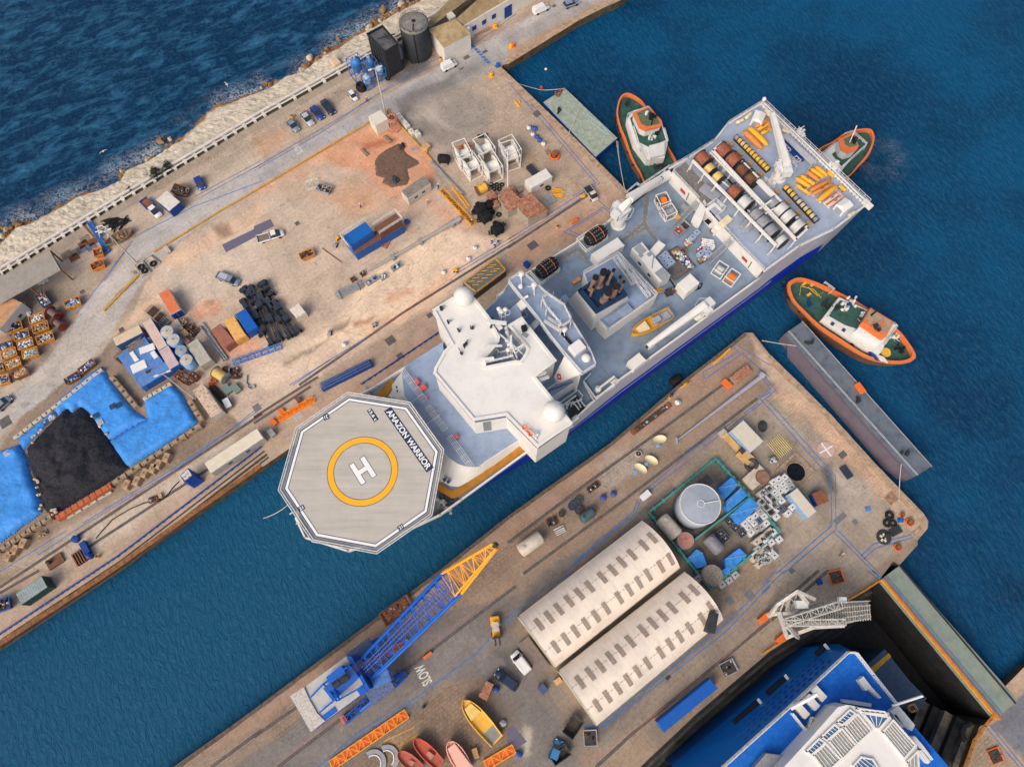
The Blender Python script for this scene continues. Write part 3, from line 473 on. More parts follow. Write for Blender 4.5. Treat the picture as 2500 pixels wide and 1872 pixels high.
SB(b,'bulwark',SW_)
b=MB()
for i in(13,14,15,16,17,18,19,20):
 j=(i+1)%n;a,c=tops[i],tops[j];b.box((a[0]+c[0])/2,(a[1]+c[1])/2,12.3,DI(a,c)+.2,.35,.38,hd(a,c));b.rail([a,c],12.6,1.1,.05,1.6)
SB(b,'stern_railing',SP_)
def deck(name,poly,z,m,th=.3,parent=None):
 b=MB();b.prs(poly,z-th,z);return SB(b,name,m,parent)
midi=[tops[i]for i in(5,6,7,8,9,10,11,12)]+[P(1866,662,9),P(1640,425,9)]+[tops[i]for i in(23,24,25,26,27,28,29,30,31)]
deck('main_deck',midi,9.0,DECKG)
fore=[tops[i]for i in(31,32,33,0,1,2,3,4,5)]
deck('mooring_deck',fore,8.3,mat('dark green-grey',(100,108,112),.8,var=.3,dt=.4))
aft=[P(1866,662,12),P(1950,601,12),P(2035,560,12),P(2121,495,12),P(1863,250,12),P(1776,304,12),P(1743,346,12),P(1680,386,12),P(1640,408,12)]
deck('reel_deck',aft,12.3,DECKP)
b=MB()
lanes=[[('b',520,520),('b',480,860),('b',210,1070)],[('b',480,860),('b',640,1090)],[(21,950,440),(21,1160,330)],[(21,430,600),(21,590,510),(21,670,590)]]
for ln in lanes:
 for p,q in zip(ln,ln[1:]):
  a=Q(*p,9.0);c=Q(*q,9.0);b.box((a[0]+c[0])/2,(a[1]+c[1])/2,9.004+.003*len(b.v)/8,DI(a,c),.9,.01,hd(a,c))
SB(b,'walkway_lane',mat('darker',(120,126,130),.8,var=.2))
b=MB()
for ln in lanes:
 for p,q in zip(ln,ln[1:]):
  a=Q(*p,9.0);c=Q(*q,9.0);h=hd(a,c);nn=int(DI(a,c)/1.1)
  for k in range(nn):
   m_=LE(a,c,(k+.5)/nn)
   for s_ in(-1,1):b.box(m_[0]-sin(h)*.5*s_,m_[1]+cos(h)*.5*s_,9.018,.6,.1,.008,h)
SB(b,'lane_marking',mat('faded',(206,166,88),.8,var=.3))
b=MB();bl=[('b',835,215),('b',1160,560),('b',1190,600),('b',1600,1060),('b',1980,1450)]
bp_=[Q(*p,12.3)for p in bl]
for a,c in((bp_[0],bp_[1]),(bp_[2],bp_[3]),(bp_[3],bp_[4]),(bp_[1],bp_[2])):b.box((a[0]+c[0])/2,(a[1]+c[1])/2,8.9,DI(a,c),.4,3.5,hd(a,c))
SB(b,'bulkhead',SW_)
b=MB()
b.rail([bp_[0],bp_[1]],12.4,1.1,.05,1.4,bars=3);b.rail([bp_[3],bp_[4]],12.4,1.1,.05,1.4,bars=3);b.rail([Q('b',1380,780,12.3),bp_[3]],12.4,1.1,.05,1.4,bars=3);b.rail([Q('b',1220,600,12.3),Q('b',1250,660,12.3),Q('b',1370,580,12.3),Q('b',1500,690,12.3),Q('b',1400,770,12.3)],12.4,1.1,.06,1.4,bars=3)
SB(b,'railing',SP_)
b=MB();
b.prs([Q('b',1110,745,12.4),Q('b',1190,610,12.4),Q('b',1260,670,12.4),Q('b',1210,820,12.4)],9,12.42)
b.prs([Q('b',1260,670,12.4),Q('b',1370,590,12.4),Q('b',1395,620,12.4),Q('b',1290,700,12.4)],9,12.43);b.prs([Q('b',1380,600,12.4),Q('b',1480,700,12.4),Q('b',1460,715,12.4),Q('b',1365,620,12.4)],9,12.44)
b.box(*Q('b',1400,910,11),9,1.4,1.1,2.2,PSI)
SB(b,'stair_house',SW_)
SB(MB().prs([Q('b',1235,830,12.3),Q('b',1285,800,12.3),Q('b',1330,840,12.3),Q('b',1290,880,12.3)],12.34,12.46),'hatch',BLK)
for p0,p1 in((('b',870,885),('b',1160,585)),(('b',1285,1350),('b',1595,1065))):
 a=Q(*p0,9.0)+(9.0,);c=Q(*p1,12.3)+(12.3,);b=MB();h=hd(a,c);L_=DI(a,c);ns=18
 for s_ in(-1,1):b.tube([(a[0]-sin(h)*.5*s_,a[1]+cos(h)*.5*s_,a[2]),(c[0]-sin(h)*.5*s_,c[1]+cos(h)*.5*s_,c[2])],.09,4);b.tube([(a[0]-sin(h)*.55*s_,a[1]+cos(h)*.55*s_,a[2]+.9),(c[0]-sin(h)*.55*s_,c[1]+cos(h)*.55*s_,c[2]+.9)],.05,4)
 for k in range(ns):
  f=(k+.5)/ns;m_=LE(a,c,f);b.box(m_[0],m_[1],a[2]+(c[2]-a[2])*f,.2,1.,.05,h)
 SB(b,'stairway',GP_)
for t,x,y,hh in(('b',965,540,1),('b',1705,1320,1)):
 b=MB();d_=hd(bp_[0],bp_[1]);nx,ny=sin(d_),-cos(d_)
 q=Q('b',(1000 if x<1200 else 1790),(390 if x<1200 else 1255),12.3)
 b.box(q[0]-UA[0]*.26,q[1]-UA[1]*.26,10.3,1.5,.05,.9,d_);SB(b,'notice_panel',REDP)
 SB(MB().box(q[0]-UA[0]*.28+cos(d_)*1.6,q[1]-UA[1]*.28+sin(d_)*1.6,9.6,.12,.12,2.4,d_),'vent_pipe',DS_)
b=MB();ply=[Q('b',850,190,12.3),Q('b',1000,80,12.3),Q('b',1420,560,12.3),Q('b',1240,640,12.3)];h=hd(ply[1],ply[2])
for k in range(34):
 f=(k+.5)/34;p=LE(ply[1],ply[2],f);q=LE(ply[0],ply[3],f);b.box((p[0]+q[0])/2,(p[1]+q[1])/2,12.31+.004*(k%2),DI(p,q),DI(ply[1],ply[2])/34-.05,.06,hd(p,q))
SB(b,'deck_sheathing',mat('grey deck',(126,122,118),.9,var=.35,sl_=2.))
def reel(t,x0,y0,x1,y1,r,z,cm,fill=.86,fm=DS_,name='cable_reel',zb=12.3,flr=1.):
 a=Q(t,x0,y0,z);c=Q(t,x1,y1,z);h=hd(a,c);Ln=DI(a,c);m_=MI(a,c)
 b=MB()
 for s_ in(-1,1):b.la(m_[0],m_[1],[(.12,s_*Ln/2-.07),(r*flr,s_*Ln/2-.07),(r*flr,s_*Ln/2+.07),(.12,s_*Ln/2+.07)],28,'x',z,h)
 for s_ in(-1,1):
  for k in range(8):
   a_=2*pi*k/8;b.tube([(m_[0]+cos(h)*s_*(Ln/2+.1),m_[1]+sin(h)*s_*(Ln/2+.1),z),(m_[0]+cos(h)*s_*(Ln/2+.1)-sin(h)*cos(a_)*r*.95,m_[1]+sin(h)*s_*(Ln/2+.1)+cos(h)*cos(a_)*r*.95,z+sin(a_)*r*.95)],.05,4)
 b.la(m_[0],m_[1],[(.2,-Ln/2-.35),(.2,Ln/2+.35)],10,'x',z,h)
 o=SB(b,name,fm)
 b=MB();nn=max(5,int(Ln/.16));pr=[]
 for k in range(nn):pr+=[(r*fill*(.97+.03*random.random()),-Ln/2+.08+(Ln-.16)*k/nn),(r*fill*(.94),-Ln/2+.08+(Ln-.16)*(k+.85)/nn)]
 b.la(m_[0],m_[1],pr,26,'x',z,h);q=SB(b,'cable',cm);q.parent=o
 return o
WCAB=mat('pale grey cable',(196,196,194),.6,var=.12,dt=.25,dc=(.3,.27,.24));GCAB=mat('grey wound',(142,144,150),.7,var=.3,sl_=3.);YCAB=mat('yellow',(212,184,112),.6,var=.15,sl_=3.,dt=.3,dc=(.3,.22,.1));BCAB=mat('rusty brown',(108,72,52),.75,var=.35,rust=.4);OCAB=mat('bright',(240,124,34),.55,var=.12,sl_=3.)
zr=14.2
for a_ in((120,680,205,770,1.75,COPPER,.9),(205,800,262,862,1.45,YCAB,.9),(290,890,352,950,1.45,YCAB,.9),(455,1040,550,1120,1.75,COPPER,.88),(570,1160,660,1240,1.75,WCAB,.92),(345,590,430,680,1.75,COPPER,.92),(455,690,540,780,1.75,COPPER,.9),(560,800,640,880,1.7,BCAB,.75),(655,895,725,980,1.7,BCAB,.7),(900,1165,965,1235,1.5,GCAB,.95),(980,1240,1050,1310,1.75,WCAB,.97),(1055,1320,1125,1390,1.75,WCAB,.97),(1160,1420,1230,1490,1.75,WCAB,.97),(700,1300,775,1375,1.7,GCAB,.96),(775,1380,850,1460,1.7,GCAB,.96),(860,1470,935,1550,1.7,GCAB,.96),(985,1585,1040,1640,1.5,WCAB,.95)):
 reel('a',a_[0],a_[1],a_[2],a_[3],a_[4],zr,a_[5],a_[6],flr=1.0 if a_[5]in(COPPER,BCAB)or a_[0]==570 else .985)
def beam(pts,z,w_=.28,m=SW_,name='reel_frame',lg=1,zb=12.3,t='a'):
 b=MB();ps=[Q(t,x,y,z)for x,y in pts]
 for p,q in zip(ps,ps[1:]):
  b.box((p[0]+q[0])/2,(p[1]+q[1])/2,z-w_/2,DI(p,q)+w_,w_,w_*1.2,hd(p,q))
  if lg:
   k=max(1,round(DI(p,q)/3.4))
   for i in range(k+1):c=LE(p,q,i/k);b.box(c[0],c[1],zb,.22,.22,z-zb,hd(p,q));b.tube([(c[0],c[1],z),(c[0]-UA[0]*.9,c[1]-UA[1]*.9,zb)],.09,4)
 return SB(b,name,m)
beam([(55,735),(955,1650)],15.2,.42);beam([(270,620),(375,525),(1305,1470),(1180,1590),(270,620)],15.0,.4,lg=0);beam([(240,640),(1170,1600)],14.6,.24)
beam([(760,945),(1000,1190)],15.0,.7,lg=0);beam([(760,1270),(900,1170)],15.2,.35,lg=0);beam([(800,1335),(960,1240)],15.2,.25,lg=0)
for x0,y0,x1,y1 in((375,955,500,1060),(650,1265,720,1320),(560,1150,600,1180)):SB(MB().tube([Q('a',x0,y0,14.2)+(14.2,),Q('a',x1,y1,14.2)+(14.2,)],.16,8),'drive_shaft',SP_)
def CL(t,x,y,z,n,rad,m,name,seed,s0=.25,s1=.8):
 0
 rr=random.Random(seed);c=Q(t,x,y,z);b=MB()
 for k in range(n):
  a=rr.uniform(0,2*pi);d=rr.uniform(0,rad);px_,py_=c[0]+cos(a)*d,c[1]+sin(a)*d
  if k%3==0:b.la(px_,py_,[(rr.uniform(.12,.35),0),(rr.uniform(.12,.35),rr.uniform(.4,1.2))],10,'z',z)
  elif k%3==1:b.box(px_,py_,z,rr.uniform(s0,s1),rr.uniform(s0,s1),rr.uniform(.3,1.3),PSI+rr.choice((0,.3,.8)))
  else:b.tube([(px_,py_,z+rr.uniform(.3,1.)),(px_+rr.uniform(-1,1),py_+rr.uniform(-1,1),z+rr.uniform(.3,1.4))],.07,6)
 return SB(b,name,m)
for i,(x,y)in EN(((300,720),(340,770),(385,810),(790,1290),(830,1280),(860,1310),(720,1170))):CL('a',x,y,12.3,9,1.1,SP_,'spooling_gear',i)
for i,(x,y)in EN(((830,940),(880,960),(900,990))):CL('a',x,y,12.3,8,.9,SP_,'spooling_gear',i+20)
for pts in([(380,880),(500,1000)],[(830,1340),(990,1500)]):
 SB(MB().tube([Q('a',x,y,12.8)+(12.8,)for x,y in pts],.2,6),'hose',BLK)
def spoolrow(x0,y0,x1,y1,n,cols):
 for k in range(n):
  f=k/(n-1);x=x0+(x1-x0)*f;y=y0+(y1-y0)*f;c=Q('a',x,y,13.0);d=hd(Q('a',x0,y0,13),Q('a',x1,y1,13));b=MB()
  for s_ in(-1,1):b.la(c[0],c[1],[(.05,s_*.42-.04),(.62,s_*.42-.04),(.62,s_*.42+.04),(.05,s_*.42+.04)],16,'x',13.05,d)
  b.box(c[0]-sin(d)*.45,c[1]+cos(d)*.45,12.3,.95,.16,.5,d);b.box(c[0]+sin(d)*.45,c[1]-cos(d)*.45,12.3,.95,.16,.5,d)
  o=SB(b,'winch_spool',DS_);q=SB(MB().la(c[0],c[1],[(.54,-.36),(.5,-.1),(.55,.1),(.52,.36)],16,'x',13.05,d),'rope',cols[k%len(cols)]);q.parent=o
YR=mat('yellow rope',(222,176,70),.7,var=.2,sl_=3.);CR=mat('straw',(200,186,150),.7,var=.2,sl_=3.)
spoolrow(535,480,865,815,11,[GCAB,YR,CR,YR,YR,YR,YR,YR,YR,YR,YR]);spoolrow(1075,1025,1395,1370,10,[YR,YR,YR,GCAB,CR,CR,CR,YR,CR,GCAB])
def CR_(t,bx,by,tip,zb,zt,tipz,r=1.1,knee=None,cabdir=None):
 p=Q(t,bx,by,zb);q=MB();q.la(p[0],p[1],[(r*1.25,0),(r*1.25,.3),(r,.5),(r*.9,zt-zb-.8),(r*1.15,zt-zb-.6),(r*1.15,zt-zb)],24,'z',zb);ped=SB(q,'deck_crane',SW_)
 e=Q(t,*tip,tipz);h=hd(p,e);q=MB();q.box(p[0],p[1],zt,r*2.4,r*1.9,1.1,h);q.box(p[0]-cos(h)*r*1.3,p[1]-sin(h)*r*1.3,zt,1.2,1.8,1.6,h);q.box(p[0]-sin(h)*r*1.2,p[1]+cos(h)*r*1.2,zt,1.3,1.1,1.5,h)
 q.rail([(p[0]+cos(h+a)*r*1.9,p[1]+sin(h+a)*r*1.9)for a in(.6,1.6,2.6,3.6,4.6,5.6)],zt+.1,1.,.045,1.2,True)
 o=SB(q,'slew_house',SP_);o.parent=ped
 q=MB();k=Q(t,*knee[0],knee[1])if knee else None;pts=[(p[0],p[1],zt+1.3)]+([(k[0],k[1],knee[1])]if k else[])+[(e[0],e[1],tipz)]
 for i in range(len(pts)-1):
  A_,B_=Vector(pts[i]),Vector(pts[i+1]);w0=1.5*(1-.3*i);w1=w0*.6;d_=(B_-A_).normalized();u=d_.cross(Vector((0,0,1))).normalized();v=u.cross(d_)
  vs=[A_+u*w0/2+v*w0/2,A_-u*w0/2+v*w0/2,A_-u*w0/2-v*w0/2,A_+u*w0/2-v*w0/2,B_+u*w1/2+v*w1/2,B_-u*w1/2+v*w1/2,B_-u*w1/2-v*w1/2,B_+u*w1/2-v*w1/2];q.add(vs,[(0,1,2,3),(7,6,5,4),(0,4,5,1),(1,5,6,2),(2,6,7,3),(3,7,4,0)])
  q.tube([A_+v*.9+u*.3,B_+v*.6+u*.2],.1,6);q.tube([A_-v*1.1,(A_+B_)/2-v*.5],.17,8)
 o=SB(q,'boom',SW_);o.parent=ped
 q=MB();E_=Vector(pts[-1]);q.la(E_.x,E_.y,[(.1,-.3),(.4,-.3),(.4,.3),(.1,.3)],14,'x',E_.z,h+pi/2);o=SB(q,'sheave',DS_);o.parent=ped
 return ped
CR_('a',985,915,(920,215),12.3,15.6,16.6,1.25)
CR_('b',150,870,(700,290),9,13.5,14.5,1.3,knee=((310,560),16.5))
CR_(21,1608,1075,(1175,1330),9,12.6,12.4,1.0)
b=MB();
for p_ in((1200,1360),):q=Q(21,1195,1325,9);b.tube([q+(9.,),Q(21,1190,1330,12)+(11.6,)],.2,6);b.box(q[0],q[1],9,1.6,1.2,.4,PSI)
SB(b,'boom_rest',SW_)
b=MB();a=Q('b',280,520,12)+(11.5,);c=Q('b',830,185,12.6)+(12.,);A_,B_=Vector(a),Vector(c);h=hd(a,c)
b.box((a[0]+c[0])/2,(a[1]+c[1])/2,10.8,DI(a,c),1.5,1.1,h);SB(b,'boom_gangway',SW_);SB(MB().rail([Q('b',260,470,12),Q('b',380,370,12),Q('b',420,400,12),Q('b',790,150,12)],11.9,1.,.05,1.3,bars=3),'railing',SP_)
for(x0,y0,x1,y1,x2,y2),(fx,fy)in(((665,520,845,400,0,0),(740,395)),((280,795,440,675,0,0),(330,665))):
 a=Q(21,x0,y0,10);c=Q(21,x1,y1,10);d_=hd(a,c);back=(-sin(d_)*3.4,cos(d_)*3.4);b=MB()
 for zz in(9.1,10.0):
  for p,q in(((a),(c)),((a),(a[0]+back[0],a[1]+back[1])),((c),(c[0]+back[0],c[1]+back[1])),((a[0]+back[0],a[1]+back[1]),(c[0]+back[0],c[1]+back[1]))):b.tube([(p[0],p[1],zz),(q[0],q[1],zz)],.12,6)
 for k in range(6):p=LE(a,c,k/5);b.tube([(p[0],p[1],8.9),(p[0],p[1],10)],.1,6)
 SB(b,'fender_cradle',SW_)
 m_=Q(21,fx,fy,11);b=MB();b.la(m_[0],m_[1],[(.3,-2.75),(.95,-2.45),(1.5,-1.7),(1.62,0),(1.5,1.7),(.95,2.45),(.3,2.75)],22,'x',10.9,d_)
 fo_=b.bd('ship_fender',BLK,off=(m_[0],m_[1],9.3));fo_.location=(m_[0],m_[1],9.3);tag(fo_,'fat black rubber fender in its white cradle, '+('nearer the bow of the ship' if fx<500 else 'nearer the stern by the long white container'),'fender','black fenders lying in cradles on the ship')
 b=MB();rr=random.Random(4)
 for i in range(9):
  for j in range(5):
   xx=-2.2+4.4*i/8;an=.5+2.1*j/4;rad=1.66*math.sqrt(max(.1,1-(xx/3.1)**2));yy=rad*cos(an);zz=rad*sin(an)
   px_=xx*cos(d_)-yy*sin(d_);py_=xx*sin(d_)+yy*cos(d_)
   b.tube([(px_-.18,py_,zz+1.62),(px_+.18,py_,zz+1.62)],.035,4);b.tube([(px_,py_-.18,zz+1.62),(px_,py_+.18,zz+1.62)],.035,4)
 o=b.bd('chain_net',GP_,fo_)
 b=MB()
 for s_ in(-1.1,1.):
  ps=[]
  for k in range(9):an=.3+2.5*k/8;rad=1.72*math.sqrt(1-(s_/3.1)**2);ps.append((s_*cos(d_)-rad*cos(an)*sin(d_),s_*sin(d_)+rad*cos(an)*cos(d_),1.6+rad*sin(an)))
  b.tube(ps,.06,5)
 o=b.bd('lashing',ORNG,fo_)
fh=T(21,[(635,715),(925,555),(1255,905),(840,1200),(765,1125)],13.2)
deck('funnel_house',fh,13.2,SW_,4.3);b=MB();fin=T(21,[(645,722),(922,568),(1238,903),(842,1185),(778,1122)],13.22);b.prs(fin,13.19,13.24);SB(b,'funnel_house_deck',DECKB)
SB(MB().rail(fh,13.2,1.1,.05,1.7,True,3),'railing',SP_)
ct=T(21,[(595,862),(850,690),(1002,900),(745,1045)],19.);cb=T(21,[(495,950),(790,735),(1030,960),(700,1195)],9.05)
SB(MB().prs(cb,9.05,18.2,top=T(21,[(585,868),(850,688),(1006,905),(742,1060)],18.2)),'funnel_casing',SW_)
b=MB();b.prs(ct,18.2,18.6);
for k,(i_,z0,z1)in EN(((0,18.6,19.3),(.06,19.3,19.7))):
 cxy=(sum(p[0]for p in ct)/4,sum(p[1]for p in ct)/4);cp=[LE(p,cxy,i_+.03)for p in ct]
 b.wl(cp,z0,z1,.35)
cp=[LE(p,cxy,.16)for p in ct];b.wl(cp,18.6,19.5,.25);SB(b,'funnel_top',DKBLUE)
EXH=mat('sooty',(140,116,106),.6,var=.3,sl_=1.)
for x0,y0,x1,y1,r in((762,812,810,700,.62),(703,842,740,745,.5),(842,800,893,684,.28),(693,908,724,825,.24),(885,905,912,820,.55),(812,945,848,872,.6),(940,870,978,783,.24),(915,835,948,742,.26)):
 a=Q(21,x0,y0,18.7);c=Q(21,x1,y1,24.4 if r>.4 else 23.5);hh=24.4 if r>.4 else 23.5;o=SB(MB().tube([(a[0],a[1],18.6),(c[0],c[1],hh)],r*1.05,18,False,r1=r),'exhaust_pipe',EXH)
 b=MB();A_=Vector((a[0],a[1],18.6));B_=Vector((c[0],c[1],hh));d_=(B_-A_).normalized();b.tube([B_-d_*.5,B_+d_*.05],r*1.12,18);q=SB(b,'pipe_mouth',BLK);q.parent=o
 q=SB(MB().la(a[0],a[1],[(r*1.5,0),(r*1.5,.25),(r*1.1,.4)],18,'z',18.6),'pipe_collar',EXH);q.parent=o
b=MB()
for k,(x0,y0,x1,y1)in EN(((905,580,1060,800),(935,560,1190,905),(950,610,1000,680),(1030,720,1075,790))):
 b.tr(Q(21,x0,y0,14.4)+(14.3,),Q(21,x1,y1,14.4)+(14.3,),.8,.7,.07,1.2)
SB(b,'gangway_rack',SP_)
SB(MB().tube([Q(21,930,640,13.8)+(13.8,),Q(21,1000,740,13.8)+(13.8,),Q(21,1060,800,13.8)+(13.8,)],.3,6),'gangway',GP_)
for x,y,l_,w_,h_ in((990,1025,2.6,1.8,.9),(870,1090,2.,1.6,.3),(920,1060,2.,1.6,.25)):b=MB();c=Q(21,x,y,14);b.box(c[0],c[1],13.24,l_,w_,h_,PSI);SB(b,'deck_house_box',DECKB,bevel=.08)
roof=[(1060,758),(1106,729),(1157,730),(1197,782),(1201,794),(1217,823),(1216,832),(1206,847),(1185,871),(1183,898),(1255,884),(1272,884)]
roof+=[S('d',x,y)for x,y in((440,320),(480,220),(420,140),(360,60))]+[S('c',x,y)for x,y in((180,1170),(400,1040),(600,1290))]+[S('d',930,418),S('d',575,690),(1350,978),(1394,1033),(1313,1089),(1236.7,1011),(1156.6,1024),(1062,911),(1064,900),(1086.5,859),(1105,841)]
RZ=21.;rw=PX(roof,RZ)
SB(MB().prs(rw,8.9,RZ),'bridge_house',SW_)
SB(MB().wl(rw,RZ,RZ+.25,.5),'roof_coaming',SW_)
ov=PX([(1062,762),(1108,846),(1088,862),(1070,902),(1080,908),(1158,1019),(1238,1006),(1311,1084),(1391,1034)],RZ)
b=MB();
for p,q in zip(ov,ov[1:]):b.box((p[0]+q[0])/2,(p[1]+q[1])/2,RZ-.5-.012*(len(b.v)//8%2),DI(p,q)+.5,.7,.42,hd(p,q));
SB(b,'bridge_visor',SW_)
b=MB();
p0,p1=PX([(1156.6,1024),(1236.7,1011)],RZ);m_=LE(p0,p1,.38);h=hd(p0,p1);b.box(m_[0]+sin(h)*.06,m_[1]-cos(h)*.06,13.,1.4,.1,5.6,h);SB(b,'bridge_door',mat('grey door',(130,136,140),.6))
b=MB()
for p,q in zip(rw[-8:-1],rw[-7:]):
 d_=hd(p,q);b.box((p[0]+q[0])/2,(p[1]+q[1])/2,19.3,DI(p,q)*.96,.12,.7,d_)
SB(b,'bridge_window',GB_)
md=[(1197,782)]+[S('e',x,y)for x,y in((1420,640),(1500,560))]+[S('c',x,y)for x,y in((180,880),(330,760),(420,1000),(600,1290))]+[(1300,860),(1272,884),(1255,884),(1183,898),(1185,871),(1206,847),(1217,823),(1201,794)]
deck('mast_deck',PX(md,18.),18.,DECKB,1.2)
def dome(px_,py_,r,z,m=SW_,name='radome'):
 c=P(px_,py_,z+r*.9);b=MB();b.so_=True;pr=[(r*.55,-r*.85)]+[(r*cos(-.9+2.47*k/12),r*sin(-.9+2.47*k/12))for k in range(13)];pr[-1]=(.02,r)
 b.la(c[0],c[1],pr,32,'z',z+r*.95);b.so_=False;b.la(c[0],c[1],[(r*.5,0),(r*.5,r*.3)],16,'z',z);b.la(c[0],c[1],[(.3,0),(.3,.06),(.02,.07)],16,'z',z+r*1.95);return SB(b,name,m)
for i,(x,y)in EN(((600,960),(840,930),(730,1200),(710,1260),(660,1390),(300,560),(410,800),(1200,900))):CL('e',x,y,21,3,.25,DS_,'roof_fitting',i,.1,.3)
dome(1132,724,1.85,21.);dome(1352,1005,1.95,21.);dome(1431,874,.85,20.)
dome(1271,700,.45,20.4);
b=MB()
mc=P(1248,838,24)
for p in(Q('d',350,440,20),Q('e',1470,820,20),Q('e',1600,1130,20),Q('d',500,330,20),Q('e',1180,800,20),Q('e',1440,650,20)):b.tube([(p[0],p[1],18.),(mc[0],mc[1],24.)],.17,6)
b.tube([(mc[0],mc[1],18),(mc[0],mc[1],27.5)],.3,8,r1=.15)
for(t0,x0,y0),(t1,x1,y1),z,wd in((('e',1120,790),('e',1480,830),22.,.7),(('e',1300,840),('e',1380,940),21.,.8),(('e',1640,1310),('e',1810,1210),24,.3),(('e',1070,1250),('e',1400,1240),22.,.35),(('e',1630,1390),('e',1820,1230),23,.12)):
 a=Q(t0,x0,y0,z);c=Q(t1,x1,y1,z);b.box((a[0]+c[0])/2,(a[1]+c[1])/2,z,DI(a,c),wd,.3,hd(a,c))
for k,(x,y)in EN(((1480,870),(1500,960),(1490,1110),(1530,1190),(1510,1290),(1340,540),(1380,590),(1460,560))):
 c=Q('e',x,y,21+k*.3);b.la(c[0],c[1],[(.3,0),(.45,.2),(.3,.5),(.05,.6)],12,'z',20+k*.4);b.tube([(c[0],c[1],18),(c[0],c[1],20+k*.4)],.08,5)
 b.trs(c[0]+.3,c[1]-.3,20.2+k*.3,.55,.05,14,5,rz=k)
SB(b,'radar_mast',SP_)
b=MB();b.rail([Q('e',1280,1270,19),Q('e',1350,1360,19),Q('e',1470,1320,19),Q('e',1570,1440,19),Q('e',1730,1540,19)],18.1,1.1,.07,1.1,bars=3);b.rail([Q('e',1100,1640,19),Q('e',1600,1520,19)],21.1,1.,.06,1.,bars=3);b.rail([Q('e',1240,870,19),Q('e',1330,980,19),Q('e',1340,1160,19)],18.1,1.1,.07,1.1,bars=3)
b.rail(T('e',[(1350,340),(1480,220),(1300,360)],18),18,1.,.06,1.2)
SB(b,'railing',SP_)
a=Q('e',870,1500,23);c=Q('e',1250,1450,23);SB(MB().box((a[0]+c[0])/2,(a[1]+c[1])/2,22.6,DI(a,c),.45,.35,hd(a,c)).box((a[0]+c[0])/2,(a[1]+c[1])/2,21,.5,.5,1.6),'radar_scanner',SW_)
b=MB();a=Q('c',440,650,21);c=Q('c',510,620,21);b.tube([a+(20.6,),c+(20.9,),Q('c',500,600,21)+(20.2,)],.25,8);SB(b,'vent_cowl',SW_)
pf=[S('c',160,365),S('c',400,195),S('c',880,610),S('c',1180,800),S('c',1310,1080),S('c',1660,1650),S('d',1610,490),S('d',1390,640),S('d',1090,310),(1342,820),S('c',690,1030)]
pw=PX(pf,20.);deck('radar_platform',pw,20.,DECKB,.5)
SB(MB().wl(pw,19.45,19.95,.16).rail(pw,20.,1.1,.055,1.3,True,3),'railing',SP_)
for pts,m_ in(([('c',90,960),('c',395,690),('c',490,815),('c',170,1060)],0),([('d',915,690),('d',1095,325),('d',1370,640),('d',980,780)],1)):
 pa_=[Q(*p,19.4 if i in(1,2)else 14.5)for i,p in EN(pts)];b=MB()
 b.prs(pa_,[13.2 if i in(0,3)else 19. for i in range(4)],[14.5 if i in(0,3)else 19.5 for i in range(4)]);b.prs([LE(pa_[1],pa_[0],.05),pa_[1],pa_[2],LE(pa_[2],pa_[3],.05)],9,19.3)if m_ else None
 o=SB(b,'platform_support',SW_)
 f_=.2;q0=LE(pa_[0],pa_[1],f_);q1=LE(pa_[3],pa_[2],f_);cz=14.5+5*f_;cm=MI(q0,q1);ax=Vector((pa_[1][0]-pa_[0][0],pa_[1][1]-pa_[0][1],5.)).normalized();ac=Vector((q1[0]-q0[0],q1[1]-q0[1],0)).normalized();nr=ax.cross(ac);nr=nr if nr.z>0 else-nr
 for si,(s_,mm)in EN(((.75,REDP),(.3,SW_))):
  b=MB();o_=Vector((cm[0],cm[1],cz))+nr*(.05+.02*si);b.add([o_+ax*s_,o_+ac*s_,o_-ax*s_,o_-ac*s_],[(0,1,2,3)]);b.fix=False;q=SB(b,'diamond_mark',mm);q.parent=o
up_=PX([S('c',770,690),S('c',880,620),S('c',1180,820),S('c',1310,1090),S('c',1130,1210),S('c',1100,1130),S('c',860,850)],23.)
deck('upper_platform',up_,23.,DECKB,.3);b=MB();b.rail(up_,23.,1.1,.06,.9,True,3)
for p in up_:b.tube([(p[0],p[1],20),(p[0],p[1],22.8)],.12,5)
for k in range(26):p=up_[k%7];q=up_[(k+1)%7];f_=random.random();c=LE(p,q,f_);b.tube([(c[0],c[1],23),(c[0]+RU(-.1,.1),c[1],24.5+random.random()*1.5)],.03,4)
SB(b,'antenna_rail',SP_)
b=MB();
for(x,y)in((395,230),(630,430),(1190,1240)):
 c=Q('c',x,y,21.5);b.la(c[0],c[1],[(.2,0),(.25,1.2),(.5,1.3),(.5,1.9),(.1,2.)],12,'z',20)
 for a_ in(0,2.1,4.2):b.tube([(c[0],c[1],21.2),(c[0]+1.3*cos(a_+.6),c[1]+1.3*sin(a_+.6),20)],.09,5)
c=Q('d',1300,210,21);SB(b,'satellite_aerial',SW_);SB(MB().box(c[0],c[1],20.3,2.6,2.1,1.5,PSI),'equipment_box',SW_,bevel=.1)
b=MB();
for t,x0,y0,x1,y1 in(('c',820,1070,1110,1250),('c',890,1020,1120,1160),('d',590,680,780,610),('d',640,750,830,680)):b.tr(Q(t,x0,y0,21)+(20.8,),Q(t,x1,y1,21)+(20.8,),.35,.5,.05,.7)
SB(b,'aerial_arm',SP_)
SB(MB().tube([Q('c',1140,1300,20.3)+(20.3,),Q('c',1330,1520,20.3)+(20.3,)],.28,6),'cable_bundle',BLK)
